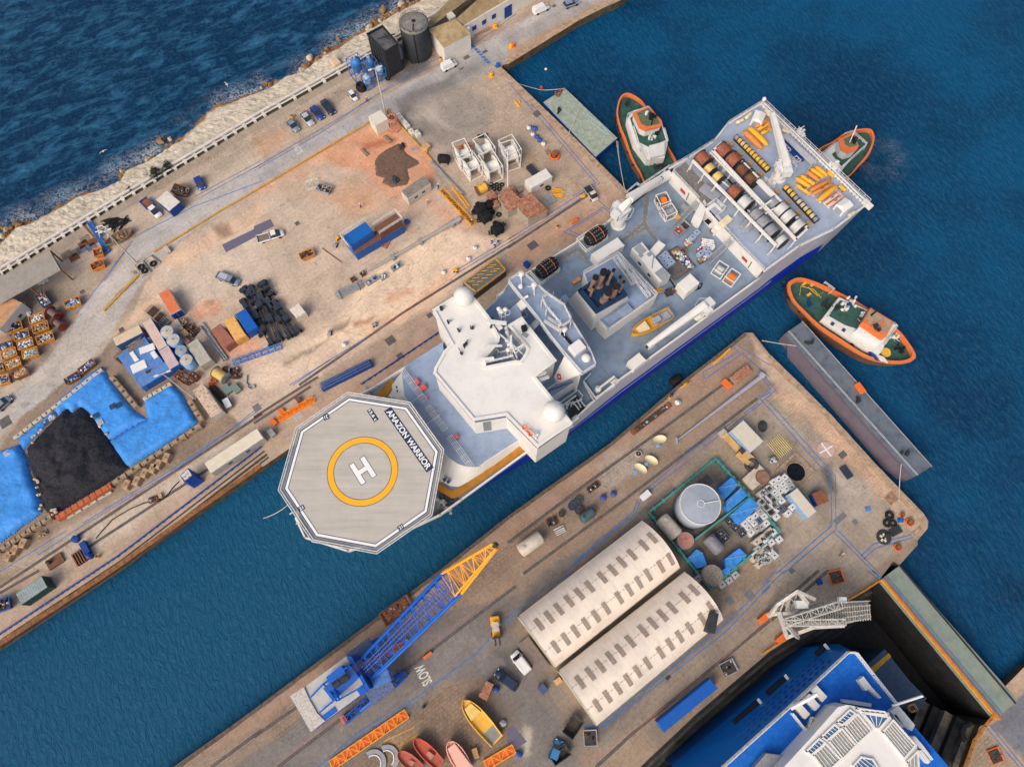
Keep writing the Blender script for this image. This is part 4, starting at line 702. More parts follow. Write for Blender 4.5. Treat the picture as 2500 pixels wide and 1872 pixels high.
for p0,p1 in((('c',440,1370),('c',710,1080)),):
 a=Q(*p0,21.)+(21.2,);c=Q(*p1,20.)+(20.,);b=MB();h=hd(a,c)
 for s_ in(-1,1):b.tube([(a[0]-sin(h)*.5*s_,a[1]+cos(h)*.5*s_,a[2]),(c[0]-sin(h)*.5*s_,c[1]+cos(h)*.5*s_,c[2])],.09,4)
 for k in range(14):f=(k+.5)/14;m_=LE(a,c,f);b.box(m_[0],m_[1],a[2]+(c[2]-a[2])*f,.2,1.,.05,h)
 SB(b,'stairway',GP_)
SB(MB().box(*Q('c',450,1200,22),21,.9,.9,1.2,.3),'searchlight',BLK)
deck('boat_deck',T('d',[(600,0),(840,0),(1090,310),(1390,640),(1330,740),(880,1030),(575,690),(930,418)],13.),13.,DECKB,4.)
deck('boat_deck',PX([(1219,726),(1241,694),S('c',160,400),S('c',690,1040),S('c',600,1290),S('c',330,760),S('c',100,960),S('e',1480,830),(1183,765)],13.),13.,DECKB,3.)
SB(MB().rail(T('d',[(790,930),(980,790)],13),13,1.1,.06,1.,bars=3).wl(T('d',[(790,930),(1330,740),(880,1030)],13),9,13,.15).rail(T('c',[(790,1240),(960,1480),(1010,1450)],13),13,1.,.05,.8,bars=3).rail(T('c',[(270,1050),(450,900),(520,1010),(430,1060)],13),13,1.,.05,.8,bars=3),'railing',SP_)
SB(MB().rail(T('d',[(1020,1130),(1310,920),(1400,1020),(1340,1080),(1440,1200),(1580,1100),(1400,780),(1530,640)],9.5),9.1,1.,.09,1.2,bars=2),'railing',SP_)
SB(MB().prs(T('d',[(1090,1180),(1300,980),(1450,1240),(1200,1400)],9.02),9.0,9.03),'boat_well',mat('dark well',(62,66,66),.8,var=.4,dt=.5,dc=(.1,.08,.05)))
b=MB();
for x0,y0,x1,y1 in((1060,1160,1290,1000),(1230,1090,1340,1240),(1300,1060,1370,1200),(1210,1130,1390,1060),(1180,1100,1250,1150)):b.tube([Q('d',x0,y0,10.5)+(10.2,),Q('d',x1,y1,10.5)+(10.4,)],.14,6)
SB(b,'davit',SP_);CL('d',1140,1190,9.03,8,.8,SP_,'winch',41,.2,.5)
SB(MB().wl([Q('d',1420,770,10),Q('d',1610,1040,10),Q('d',1932,830,10)],9,10.1,.25,False).tube([Q('d',1650,890,10.5)+(10.3,),Q('d',1932,680,10.5)+(10.5,)],.25,8).la(*Q('d',1660,890,10.),[(.6,0),(.6,1.2),(.3,1.3)],14,'z',9),'small_crane',SW_)
SB(MB().box(*Q('d',1275,1380,9.8),9.,1.3,.9,.9,PSI).box(*Q('d',1940,770,9.8),9.,1.5,1.0,.9,PSI),'locker',SW_,bevel=.1)
SB(MB().wl(T('d',[(1400,800),(1550,650),(1720,525),(1820,640),(1640,790),(1500,850)],9.1),9.,9.06,.12),'hatch',mat('green',(120,136,130),.8,var=.2))
fd=[S('f',x,y)for x,y in((440,60),(392,150),(428,430),(500,540),(860,1040),(940,1150),(1060,1230),(1160,1262),(1310,1268),(1390,1200),(1830,920),(1760,700),(1300,780),(960,200),(900,0))]+[(1081,834)]
fw=PX(fd,12.);deck('foredeck',fw,12.,DECKB,.4)
lo=[S('f',x,y)for x,y in((440,60),(240,330),(190,420),(200,480),(470,560),(790,1040),(800,1460),(930,1540),(1010,1550),(1150,1490),(1400,1330),(1830,1010))];lw=PX(lo,8.5)
top_=[fw[i]for i in(0,1,2,2,3,4,5,6,7,8,9,10)]
b=MB();b.so_=True;m__=len(lw)
b.v+=[(p[0],p[1],8.3)for p in lw]+[(p[0],p[1],12.02)for p in top_]
for i in range(m__-1):b.f.append((i,i+1,m__+i+1,m__+i));b.m.append(0);b.sm.append(True)
SB(b,'forecastle_front',SW_)
b=MB()
for t,x,y in(('f',1010,1290),('f',1058,1312),('f',902,1418),('f',948,1442),('f',345,318),('f',352,365),('f',247,455)):
 c=Q(t,x,y,10.2);b.box(c[0],c[1],9.8,.6,.5,.7,.5)
SB(b,'port_light_window',GB_)
SB(MB().wl([fw[i]for i in(2,3,4,5,6,7,8,9,10)],12,12.12,.12,False),'deck_edge',SW_)
for pts,w_ in(([('f',1005,1590),('f',1100,1550),('f',1890,1000)],1.5),([('f',140,420),('f',300,260)],1.8),([('f',830,1490),('f',1000,1600)],1.2)):
 b=MB();ps=[Q(*p,9.1)for p in pts]
 for p,q in zip(ps,ps[1:]):b.box((p[0]+q[0])/2,(p[1]+q[1])/2,8.7,DI(p,q)+.5,w_,.42+.01*len(pts)+.001*len(b.v),hd(p,q))
 SB(b,'side_walkway',WALK)
b=MB()
for(x0,y0,x1,y1)in((425,90,695,460),(728,525,940,800),(990,880,1260,1260)):
 a=Q('f',x0,y0,13.);c=Q('f',x1,y1,13.);d_=hd(a,c)
 for o_ in(0,.35,.7,1.05):
  b.tube([(a[0]+sin(d_)*o_,a[1]-cos(d_)*o_,12.9-.1*o_),(c[0]+sin(d_)*o_,c[1]-cos(d_)*o_,12.9-.1*o_)],.045,4)
 k=int(DI(a,c)/1.3)
 for i in range(k+1):p=LE(a,c,i/k);b.tube([(p[0],p[1],12),(p[0],p[1],12.95)],.05,4);b.tube([(p[0],p[1],12.95),(p[0]+sin(d_)*1.05,p[1]-cos(d_)*1.05,12.8)],.04,4)
SB(b,'windbreak_rail',SP_)
SB(MB().tube([Q('f',490,510,12.2)+(12.2,),Q('f',640,400,12.2)+(12.2,)],.06,5).tube([Q('f',665,775,12.2)+(12.2,),Q('f',850,640,12.2)+(12.2,)],.06,5),'deck_pipe',SW_)
for x,y,l_,w_ in((645,320,1.3,1.1),(575,250,.7,1.2),(690,440,.5,.5),(1045,900,.5,1.)):SB(MB().box(*Q('f',x,y,12.6),12.,l_,w_,.9,PSI),'fire_locker',mat('faded red',(206,100,96),.6,var=.15),bevel=.08)
b=MB();
for x,y in((1850,790),(1905,835),(1925,870)):b.trs(*Q('f',x,y,21.6),21.5,.38,.1,14,6,tilt=.6)
SB(b,'life_ring',ORNG)
CL('f',1990,890,21,7,.7,SP_,'signal_lamp',77,.15,.35)
for i,(x,y,r_)in EN(((20,380,1.1),(12,415,.6))):CL('f',x,y,8.3,6,r_,GP_,'windlass',i+60)
CL('f',900,1600,8.3,12,1.6,DS_,'windlass',66,.3,1.2)
for i,(x,y)in EN(((1600,1080),(1560,1060),(1640,1130))):CL(12,x,y,8.3,5,.7,GP_,'windlass',i+70)
HZ=16.5;oc=T(12,[(800,180),(1285,258),(1548,628),(1455,1135),(1027,1432),(525,1338),(262,940),(398,458)],HZ)
HDK=mat('grey helideck',(184,178,168),.8,var=.07,sl_=.35,dt=.2,dc=(.36,.34,.31),dsc=.25)
nd=HDK.node_tree;bb=nd.nodes['Principled BSDF'];lk=bb.inputs['Base Color'].links[0].from_socket;tc=N(nd,'ShaderNodeTexCoord');mp=N(nd,'ShaderNodeMapping');mp.inputs['Rotation'].default_value=(0,0,-PSI+R(90));mp.inputs['Scale'].default_value=(.06,1.,1);L(nd,tc.outputs['Object'],mp.inputs[0]);nz=N(nd,'ShaderNodeTexNoise',Scale=.9,Detail=6.,Roughness=.7);L(nd,mp.outputs[0],nz.inputs['Vector']);L(nd,mix(nd,1.,lk,rp_(nd,nz.outputs[0],[(.3,.86),(.5,1.),(.7,1.1)]).outputs[0],'MULTIPLY'),bb.inputs['Base Color'])
cxy=(sum(p[0]for p in oc)/8,sum(p[1]for p in oc)/8);b=MB();b.prs([LE(cxy,p,1.02)for p in oc],HZ-.5,HZ);hdk=SB(b,'helideck',HDK)
def ring(poly,f0,f1,z,m,name,par):
 b=MB();k=len(poly);b.v+=[(*LE(cxy,p,f0),z)for p in poly]+[(*LE(cxy,p,f1),z)for p in poly]
 for i in range(k):b.f.append((i,(i+1)%k,k+(i+1)%k,k+i));b.m.append(0);b.sm.append(False)
 o=SB(b,name,m);o.parent=par;return o
WLINE=mat('white line',(232,232,228),.6,var=.04);YLINE=mat('yellow line',(240,174,40),.6,var=.05)
ring(oc,.965,1.0,HZ+.008,WLINE,'border_line',hdk);ring(oc,.955,.965,HZ+.006,NAVY,'border_edge',hdk);ring(oc,1.0,1.015,HZ+.006,NAVY,'border_edge',hdk)
cc=Q(12,915,792,HZ);ra=DI(Q(12,915,792,HZ),Q(12,1210,792,HZ));rb=DI(Q(12,915,792,HZ),Q(12,1160,792,HZ));circ=lambda r:[(cc[0]+r*cos(2*pi*k/72),cc[1]+r*sin(2*pi*k/72))for k in range(72)]
_c=cxy;cxy=cc;ring(circ(1.),rb,ra,HZ+.01,YLINE,'landing_circle',hdk);ring(circ(1.),ra,ra+.1,HZ+.012,NAVY,'circle_edge',hdk);ring(circ(1.),rb-.1,rb,HZ+.012,NAVY,'circle_edge',hdk);cxy=_c
l0=Q(12,803,741,HZ);l1=Q(12,908,910,HZ);l2=Q(12,925,670,HZ);l3=Q(12,1031,826,HZ)
d_=hd(l0,l1);dm=MI(MI(l0,l1),MI(l2,l3));Lh=DI(l0,l1)*.97;
u_=(cos(d_),sin(d_));v_=(-sin(d_),cos(d_));sp_=abs((l2[0]-l0[0])*v_[0]+(l2[1]-l0[1])*v_[1])
for zz,e_,mm,nm in((HZ+.014,.1,NAVY,'letter_edge'),(HZ+.02,0.,WLINE,'letter')):
 b=MB()
 for s_ in(-1,1):b.box(dm[0]+v_[0]*s_*(sp_/2-.35),dm[1]+v_[1]*s_*(sp_/2-.35),zz,Lh+2*e_,.85+2*e_,.004,d_)
 b.box(dm[0],dm[1],zz+.001,.85+2*e_,sp_-1.2,.004,d_);o=SB(b,nm,mm);o.parent=hdk
def text_mesh(txt,w_,h_,pos,rz,m,name,parent,off=.02,z=0.):
 cu=bpy.data.curves.new(name,'FONT');cu.body=txt;cu.size=1;cu.offset=off;cu.fill_mode='BOTH';ob=bpy.data.objects.new(name,cu);COL.objects.link(ob);bpy.context.view_layer.update()
 me=bpy.data.meshes.new_from_object(ob.evaluated_get(bpy.context.evaluated_depsgraph_get()));bpy.data.objects.remove(ob);bpy.data.curves.remove(cu)
 v=[tuple(q.co)for q in me.vertices];x0=min(q[0]for q in v);x1=max(q[0]for q in v);y0=min(q[1]for q in v);y1=max(q[1]for q in v)
 for q in me.vertices:
  a=((q.co[0]-x0)/(x1-x0)-.5)*w_;c=((q.co[1]-y0)/(y1-y0)-.5)*h_;q.co=(a*cos(rz)-c*sin(rz)+pos[0]-(SL[0]if parent else 0),a*sin(rz)+c*cos(rz)+pos[1]-(SL[1]if parent else 0),pos[2]-(SL[2]if parent else 0))
 me.materials.append(m);o=bpy.data.objects.new(name,me);COL.objects.link(o);o.parent=parent;return o
def panel(t,cn,txt,fx,fy,flip=0.,off=.03):
 q=[Q(t,x,y,HZ)for x,y in cn];rz=hd(q[0],q[1]);Lx=DI(q[0],q[1]);Ly=DI(q[1],q[2]);c=MI(q[0],q[2]);o=SB(MB().box(c[0],c[1],HZ+.022,Lx,Ly,.004,rz),'name_panel' if len(txt)>5 else 'marking_panel',NAVY);o.parent=hdk
 text_mesh(txt,Lx*fx,Ly*fy,(c[0],c[1],HZ+.034),rz+flip,WLINE,'lettering',hdk,off)
panel(12,[(1095,290),(1455,805),(1515,762),(1155,245)],'AMAZON WARRIOR',.95,.72)
panel(12,[(952,287),(1015,383),(1050,355),(992,265)],'15.6 t',.9,.62)
panel(12,[(368,1100),(418,1070),(430,1110),(395,1140)],'21',.6,.66);panel(12,[(1205,1262),(1248,1232),(1268,1270),(1222,1302)],'21',.62,.66);panel(12,[(640,350),(592,368),(578,325),(622,305)],'21',.62,.66)
b=MB();out=[LE(cxy,p,1.085)for p in oc];inn=[LE(cxy,p,1.02)for p in oc]
for i in range(8):
 for f_ in(1.085,1.055):b.tube([(*LE(cxy,oc[i],f_),HZ+.15),(*LE(cxy,oc[(i+1)%8],f_),HZ+.15)],.08,5)
 k=9
 for j in range(k+1):b.tube([(*LE(inn[i],inn[(i+1)%8],j/k),HZ-.2),(*LE(out[i],out[(i+1)%8],j/k),HZ+.15)],.05,4)
SB(b,'safety_net_frame',SP_)
b=MB();nv=[(*p,HZ+.0)for p in inn]+[(*p,HZ+.1)for p in out];b.add(nv,[(i,(i+1)%8,8+(i+1)%8,8+i)for i in range(8)])
NET=bpy.data.materials.new('safety netting');tt,bb=_nodes(NET);bb.inputs['Base Color'].default_value=(.28,.29,.3,1);bb.inputs['Alpha'].default_value=.62;MATS['net']=NET
SB(b,'safety_net',NET)
b=MB()
for x,y in((450,480),(1200,250),(1500,900),(900,1400),(500,1200),(1350,480)):
 c=Q(12,x,y,HZ-2);b.tube([(c[0],c[1],8.3),(c[0],c[1],HZ-.5)],.25,8)
for i in range(4):p=LE(cxy,oc[i],.6);q=LE(cxy,oc[i+4],.6);b.tube([(*p,HZ-.8),(*q,HZ-.8)],.25,6)
SB(b,'helideck_support',SW_)
a=Q('f',585,680,14);c=Q('f',760,925,14);SB(MB().tube([a+(14.,),c+(14.,)],.32,10),'rolled_screen',SW_)
for x0,y0,x1,y1 in((470,560,580,680),(745,935,850,1080)):a=Q('f',x0,y0,13);c=Q('f',x1,y1,13);SB(MB().box((a[0]+c[0])/2,(a[1]+c[1])/2,12.,DI(a,c),.5,1.,hd(a,c)),'side_walkway',WALK)
b=MB();c=[(300,1155),(345,1130),(380,1210),(355,1240)];b.tube([Q(12,x,y,12)+(12.,)for x,y in c],.15,6);b.tube([Q(12,380,1130,14)+(15.,),Q(12,400,1230,14)+(15.,)],.35,6);SB(b,'anchor_davit',SP_)
for i,(x,y)in EN(((1215,420),(1230,440),(1590,800),(1610,820),(1580,790))):CL('a',x,y,12.6,8,.8,SP_,'fairlead',i+90)
b=MB();c=Q('a',828,65,14.);b.la(c[0],c[1],[(.35,0),(.45,.4),(.05,.9)],16,'z',14);b.tube([(c[0],c[1],12.3),(c[0],c[1],14)],.15,6);SB(b,'stern_light',SW_)
b=MB();e0_,e1s=Q('a',850,90,13.),Q('a',1975,1175,13.);
for k in range(34):p=LE(e0_,e1s,(k+.5)/34);b.box(p[0]-UA[0]*.9,p[1]-UA[1]*.9,12.3,.5,.16,.8,hd(e0_,e1s))
for o_ in(.5,1.2):b.tube([(e0_[0]-UA[0]*o_,e0_[1]-UA[1]*o_,13.1),(e1s[0]-UA[0]*o_,e1s[1]-UA[1]*o_,13.1)],.13,6)
SB(b,'stern_fairing',SW_)
SB(MB().box(*Q('a',1965,1200,13),12.3,2.2,.9,1.,PSI+pi/2),'corner_post',SW_)
pr_=T('a',[(1035,455),(1075,430),(1405,735),(1350,768)],14.5);b=MB();b.prs(pr_,14.2,14.5);
for p in pr_:b.tube([(p[0],p[1],12.3),(p[0],p[1],14.2)],.12,6)
SB(b,'boat_shelter',mat('grey shelter',(178,180,184),.6,var=.1,dt=.2))
#  BUILDERS FOR SMALLER THINGS 
RY_=mat('rusty steel',(140,88,62),.85,var=.4,rust=.9);BU_=mat('blue paint',(32,92,170),.5,var=.2,dt=.3,dc=(.1,.1,.12));BD_=mat('deep',(12,62,140),.5,var=.2,dt=.25,dc=(.05,.05,.08))
GLS=mat('car',(38,46,56),.08,var=.1,spec=.9);TYRE=mat('tyre',(34,34,36),.85,var=.25);CONC=mat('pale concrete',(190,180,164),.9,var=.25,sl_=1.,dt=.45,bump=.03);LAMP=mat('lamp',(235,235,225),.2)
TARP=mat('blue tarpaulin',(58,138,216),.6,var=.28,sl_=.45,bump=.2,spec=.4);STONE=mat('quarry',(158,136,112),.9,var=.5,sl_=1.1,dt=.4,bump=.12);STONEB=mat('ochre boulder',(138,108,76),.9,var=.5,sl_=.9,dt=.7,dc=(.05,.04,.03),bump=.15)
PK_=mat('faded red oxide',(186,128,112),.75,var=.2,dt=.3);ORGB=mat('skip',(206,140,52),.6,var=.2,dt=.5,dc=(.12,.08,.05),rust=.2);GREEN=mat('faded green',(120,140,130),.7,var=.25,dt=.4)
WC_=mat('clean',(222,222,218),.5,var=.06,dt=.2,dc=(.3,.28,.25));CB_=mat('tan',(196,158,112),.85,var=.3,sl_=2.,dt=.2);GREYC=mat('grey sacks',(170,172,176),.8,var=.4,sl_=2.);JD_=mat('dark scrap',(70,64,60),.85,var=.6,sl_=3.);NETB=mat('brown netting',(110,88,74),.95,var=.35,sl_=2.)
def FL(name,pts,z,m,kind=None):
 b=MB();b.prs(pts,z-.003,z);o=b.bd(name,m);
 if kind:o['kind']=kind
 return o
def ST(pts,w_,z,m,name='road_marking',dash=None):
 b=MB()
 for i,(p,q)in EN(zip(pts,pts[1:])):
  Ln=DI(p,q);h=hd(p,q);n_=1 if not dash else max(1,int(Ln/dash))
  for k in range(n_):
   f0,f1=k/n_,(k+(1 if not dash else .55))/n_;a=LE(p,q,f0);c=LE(p,q,f1);b.box((a[0]+c[0])/2,(a[1]+c[1])/2,z,DI(a,c)+(.02 if not dash else 0),w_,.004+.0015*(i%2),h)
 return STR(b.bd(name,m))
def loft(b,secs,caps=True):
 n=len(secs[0]);k=len(b.v)
 for s_ in secs:b.v+=[tuple(map(float,p))for p in s_]
 for i in range(len(secs)-1):
  for j in range(n):b.f.append((k+i*n+j,k+i*n+(j+1)%n,k+(i+1)*n+(j+1)%n,k+(i+1)*n+j));b.m.append(b.cur);b.sm.append(b.so_)
 if caps:b.f.append(tuple(k+j for j in range(n))[::-1]);b.f.append(tuple(k+(len(secs)-1)*n+j for j in range(n)));b.m+=[b.cur]*2;b.sm+=[False]*2
def csec(x,w,z0,z1,r=.12):return[(x,-w+r,z0),(x,w-r,z0),(x,w,z0+r),(x,w,z1-r),(x,w-r*.9,z1),(x,-w+r*.9,z1),(x,-w,z1-r),(x,-w,z0+r)]
CARP={}
def PN_(n,rgb):
 if n not in CARP:CARP[n]=mat('car paint'+n,rgb,.25,var=.03,spec=.6)
 return CARP[n]
def car(lb,loc,rz,col,kind='sedan',L_=4.4,W_=1.78,cat='car',gp=None,bed=None):
 r=TH_('parked_'+{'sedan':'car','hatch':'car','van':'van','pickup':'pickup_truck','flatbed':'flatbed_truck'}[kind],lb,cat,loc,rz,gp);l=L_/2;w=W_/2;pm=col
 b=MB();b.so_=True;hood=.86 if kind!='van' else 1.0
 if kind in('pickup','flatbed'):secs=[(-.05*L_,hood,w),(.12*L_,hood+.02,w),(.3*L_,hood-.02,w),(.44*L_,hood-.1,w*.93),(.495*L_,hood-.24,w*.78)]
 else:secs=[(-.5*L_,hood-.2,w*.8),(-.46*L_,hood,w*.93),(-.3*L_,hood+.04,w),(0,hood+.04,w),(.25*L_,hood,w),(.42*L_,hood-.1,w*.93),(.495*L_,hood-.26,w*.76)]
 loft(b,[csec(x,q,.28,z_,.14)for x,z_,q in secs]);b.bd('body',pm,r)
 if kind=='sedan':g=[(-.40,.02),(-.24,.5),(.04,.52),(.24,.02)]
 elif kind=='hatch':g=[(-.47,.02),(-.38,.52),(.08,.55),(.27,.02)]
 elif kind=='van':g=[(-.485,.05),(-.46,.88),(.18,.88),(.34,.02)]
 elif kind=='pickup':g=[(-.02,.02),(.02,.62),(.2,.64),(.34,.02)]
 else:g=[(-.0,.02),(.03,.8),(.22,.82),(.36,.05)]
 z0=hood-.02;b=MB();loft(b,[[(g[i][0]*L_,-w*(.92 if g[i][1]<.1 else .78),z0+g[i][1]),(g[i][0]*L_,w*(.92 if g[i][1]<.1 else .78),z0+g[i][1]),(g[i][0]*L_+.001,w*.92,z0),(g[i][0]*L_+.001,-w*.92,z0)]for i in range(4)]);b.bd('windows',GLS if kind!='van' else pm,r)
 MB().box((g[1][0]+g[2][0])/2*L_,0,z0+max(g[1][1],g[2][1])-.0,(g[2][0]-g[1][0])*L_*.98,W_*.76,.05).bd('roof',pm,r,bevel=.02)
 if kind=='van':
  b=MB();x0,x1=g[2][0]*L_+.03,g[3][0]*L_-.02;zt_,zb_=z0+.86,z0+.12;b.add([(x0+.05,-w*.7,zt_),(x0+.05,w*.7,zt_),(x1+.02,w*.84,zb_),(x1+.02,-w*.84,zb_)],[(0,1,2,3)]);b.bd('windscreen',GLS,r)
  b=MB();
  for s_ in(-1,1):b.box(0,s_*w*.5,z0+.93,L_*.5,.04,.05)
  b.bd('roof_rack',SP_,r)
 if kind=='pickup' or kind=='flatbed':
  b=MB();bw=w*(1. if kind=='pickup' else 1.12);x0,x1=-.5*L_,-.03*L_;b.box((x0+x1)/2,0,.6,x1-x0,bw*2,.08);b.box(x0+.04,0,.6,.08,bw*2,.5);b.box(x1-.04,0,.6,.08,bw*2,.55)
  for s_ in(-1,1):b.box((x0+x1)/2,s_*(bw-.04),.6,x1-x0-.2,.1,.45)
  b.bd('load_bed',pm if not bed else bed[0],r);MB().box((x0+x1)/2,0,.7,x1-x0-.25,bw*2-.25,.1).bd('bed_floor',bed[1]if bed else DS_,r)
 for sx in(-.31,.31):
  for s_ in(-1,1):MB().la(sx*L_,s_*(w-.1),[(.05,-.12),(.33,-.12),(.33,.12),(.05,.12)],14,'x',.33,pi/2).bd('wheel',TYRE,r)
 for s_ in(-1,1):MB().box(.46*L_,s_*w*.62,hood-.3,.16,.34,.12).bd('headlight',LAMP,r)
 for s_ in(-1,1):MB().box(.2*L_,s_*(w+.09),hood-.02,.12,.2,.14).bd('mirror',pm,r)
 return r
def CP(lb,t,xr,yr,xf,yf,col,kind='sedan',L_=None,**k):
 0
 a=Q(t,xr,yr,.7);c=Q(t,xf,yf,.7);return car(lb,MI(a,c),hd(a,c),col,kind,L_ or max(3.6,DI(a,c)*.97),**k)
def OR_(t,p0,p1,p2,zt):
 0
 a,c,d=Q(t,*p0,zt),Q(t,*p1,zt),Q(t,*p2,zt);return MI(a,d),DI(a,c),DI(c,d),hd(a,c)
def CT(lb,t,p0,p1,p2,m,H_=2.6,z=0.,rm=None,kind='shipping_container',cat='container',gp=None,ribs=True,dr=True,win=0,Lf=None,Wf=None,trim=None):
 cxy_,L_,W_,rz=OR_(t,p0,p1,p2,z+H_);L_=Lf or L_;W_=Wf or W_;r=TH_(kind,lb,cat,(cxy_[0],cxy_[1],z),rz,gp)
 b=MB();b.box(0,0,.1,L_,W_,H_-.14);
 for sx in(-1,1):
  for sy in(-1,1):b.box(sx*(L_/2-.06),sy*(W_/2-.06),0,.16,.16,H_)
 if ribs:
  k=max(3,int(L_/.42))
  for i in range(k):
   for sy in(-1,1):b.box(-L_/2+(i+.5)*L_/k,sy*(W_/2+.02),.2,L_/k*.5,.05,H_-.4)
 b.bd('shell',m,r)
 b=MB();b.box(0,0,H_-.05,L_-.12,W_-.12,.06);k=max(3,int(L_/.42))
 if ribs:
  for i in range(k):b.box(-L_/2+(i+.5)*L_/k,0,H_+.005,L_/k*.5,W_-.3,.04)
 b.bd('roof',rm or m,r)
 if dr:
  for s_ in(-1,1):
   b=MB();b.box(L_/2+.03,s_*W_/4,.2,.05,W_/2-.1,H_-.4)
   for q in(-.25,.25):b.tube([(L_/2+.09,s_*W_/4+q,.25),(L_/2+.09,s_*W_/4+q,H_-.3)],.03,5)
   b.bd('door',trim or m,r)
 for i in range(win):MB().box(-L_/2+(i+1)*L_/(win+1),-W_/2-.03,1.1,.9,.05,.7).bd('window',GB_,r)
 return r
def SX(name,lb,cat,t,p0,p1,p2,H_,m,z=0.,gp=None,top=None,parts=(),bev=.05,Lf=None,Wf=None):
 0
 cxy_,L_,W_,rz=OR_(t,p0,p1,p2,z+H_);L_=max(.3,Lf or L_);W_=max(.3,Wf or W_);r=TH_(name,lb,cat,(cxy_[0],cxy_[1],z),rz,gp)
 MB().box(0,0,.1,L_,W_,H_-.16).bd('body',m,r,bevel=bev);MB().box(0,0,H_-.05,L_+.06,W_+.06,.06).bd('lid',top or m,r,bevel=.015)
 b=MB();
 for s_ in(-1,1):b.box(0,s_*W_*.35,0,L_*.96,.1,.1)
 b.bd('skid',DS_,r);return r
def JU(b,l,w,z,n,seed,mats=5,s0=.15,s1=.6):
 rr=random.Random(seed)
 for k in range(n):
  b.mt(rr.randrange(mats));x,y=rr.uniform(-l/2,l/2)*.86,rr.uniform(-w/2,w/2)*.82;q=rr.random()
  if q<.45:b.blob(x,y,z+rr.uniform(0,.25),rr.uniform(s0,s1)*.6,rr.uniform(s0,s1)*.6,rr.uniform(.15,.3),.3,6,4,k+seed)
  elif q<.8:b.box(x,y,z+rr.uniform(-.1,.25),rr.uniform(s0,s1),rr.uniform(s0,s1)*.7,rr.uniform(.05,.25),rr.uniform(0,3),rr.uniform(-.4,.4))
  else:a=rr.uniform(0,pi);b.tube([(x-cos(a)*.5,y-sin(a)*.5*.8,z+.2),(x+cos(a)*.5,y+sin(a)*.5*.8,z+rr.uniform(.1,.4))],.04,5)
 b.mt(0)
JM={'mixed':[JD_,GREYC,CB_,WC_,BU_],'dark':[JD_,DS_,RY_,GREYC,BLK],'cardboard':[CB_,CB_,WOOD,GREYC,WC_],'white':[WC_,GREYC,WC_,BD_,JD_],'wood':[WOOD,CB_,WOOD,CB_,JD_],'teal':[WC_,mat('teal',(110,150,136),.9,var=.3),GREYC,mat('teal',(0,0,0)),WC_],'rust':[RY_,JD_,BN_,GP_,DS_],'blue':[BU_,WC_,BD_,GREYC,JD_],'red':[mat('red cloth',(178,74,60),.8,var=.3),WC_,BU_,JD_,GREYC]}
def skip(lb,loc,rz,L_=3.6,W_=1.7,H_=1.3,m=ORGB,cnt_='mixed',n=46,seed=1,gp=None,cat='skip',name='waste_skip'):
 r=TH_(name,lb,cat,loc,rz,gp);b=MB();tl,tw=L_/2,W_/2;bl_,bw=L_*.36,W_*.44
 o=[(-tl,-tw),(tl,-tw),(tl,tw),(-tl,tw)];i_=[(-bl_,-bw),(bl_,-bw),(bl_,bw),(-bl_,bw)];s_=.93
 vs=[(x,y,.08)for x,y in i_]+[(x,y,H_)for x,y in o]+[(x*s_,y*s_,H_)for x,y in o]+[(x*s_,y*s_,.15)for x,y in i_]
 b.add(vs,[(3,2,1,0)]+[(k,(k+1)%4,4+(k+1)%4,4+k)for k in range(4)]+[(4+k,4+(k+1)%4,8+(k+1)%4,8+k)for k in range(4)]+[(8+k,8+(k+1)%4,12+(k+1)%4,12+k)for k in range(4)]+[(12,13,14,15)])
 b.bd('bin',m,r)
 b=MB()
 for s in(-1,1):
  b.box(0,s*(tw+.03),H_-.12,L_*.98,.07,.12)
  for q in(-.25,.25):b.tube([(q*L_,s*tw*1.02,H_*.6),(q*L_,s*(tw+.14),H_*.6)],.06,6)
 b.bd('rim',m,r)
 if n:b=MB();b.box(0,0,.2,L_*.78,W_*.84,H_*.55);JU(b,L_*.92,W_*.9,H_*.68,n,seed);b.bd('load',JM[cnt_],r)
 return r
def SK(lb,t,x0,y0,x1,y1,W_=1.7,**k):
 H_=k.get('H_',1.3);a=Q(t,x0,y0,H_);c=Q(t,x1,y1,H_);return skip(lb,MI(a,c),hd(a,c),DI(a,c),W_,**k)
def mk_ibc(lb,key='white'):
 r=TH_('liquid_tote',lb,'tank');cm={'white':WC_,'grey':mat('grubby',(190,188,180),.5,var=.2,dt=.7,dc=(.1,.1,.09)),'black':mat('black plastic',(42,44,50),.5,var=.2),'blue':mat('blue-grey',(160,178,206),.4,var=.1),'bdark':mat('dark blue plastic',(60,74,118),.5,var=.2),'cream':mat('yellowed',(212,196,166),.6,var=.15,dt=.3)}[key]
 MB().box(0,0,.16,1.06,.94,.9,taper=.97).bd('bottle',cm,r,bevel=.06);MB().la(0,0,[(.12,0),(.12,.05),(.02,.06)],12,'z',1.06).bd('cap',DS_ if key!='black' else GREYC,r)
 b=MB();b.box(0,0,0,1.15,1.,.05);b.box(0,0,.1,1.15,1.,.05)
 for x in(-.5,0,.5):b.box(x,0,.05,.12,1.,.05)
 b.bd('pallet',WOOD,r);b=MB()
 for z in(.2,.5,.8,1.07):
  for p,q in(((-.56,-.5),(.56,-.5)),((.56,-.5),(.56,.5)),((.56,.5),(-.56,.5)),((-.56,.5),(-.56,-.5))):b.tube([(*p,z),(*q,z)],.018,4)
 for x in(-.56,0,.56):
  for y in(-.5,.5):b.tube([(x,y,.15),(x,y,1.07)],.018,4)
 b.tube([(-.2,-.5,1.08),(-.2,.5,1.08)],.02,4);b.tube([(.2,-.5,1.08),(.2,.5,1.08)],.02,4);b.bd('cage',GP_,r);return r
IBC=Proto(mk_ibc)
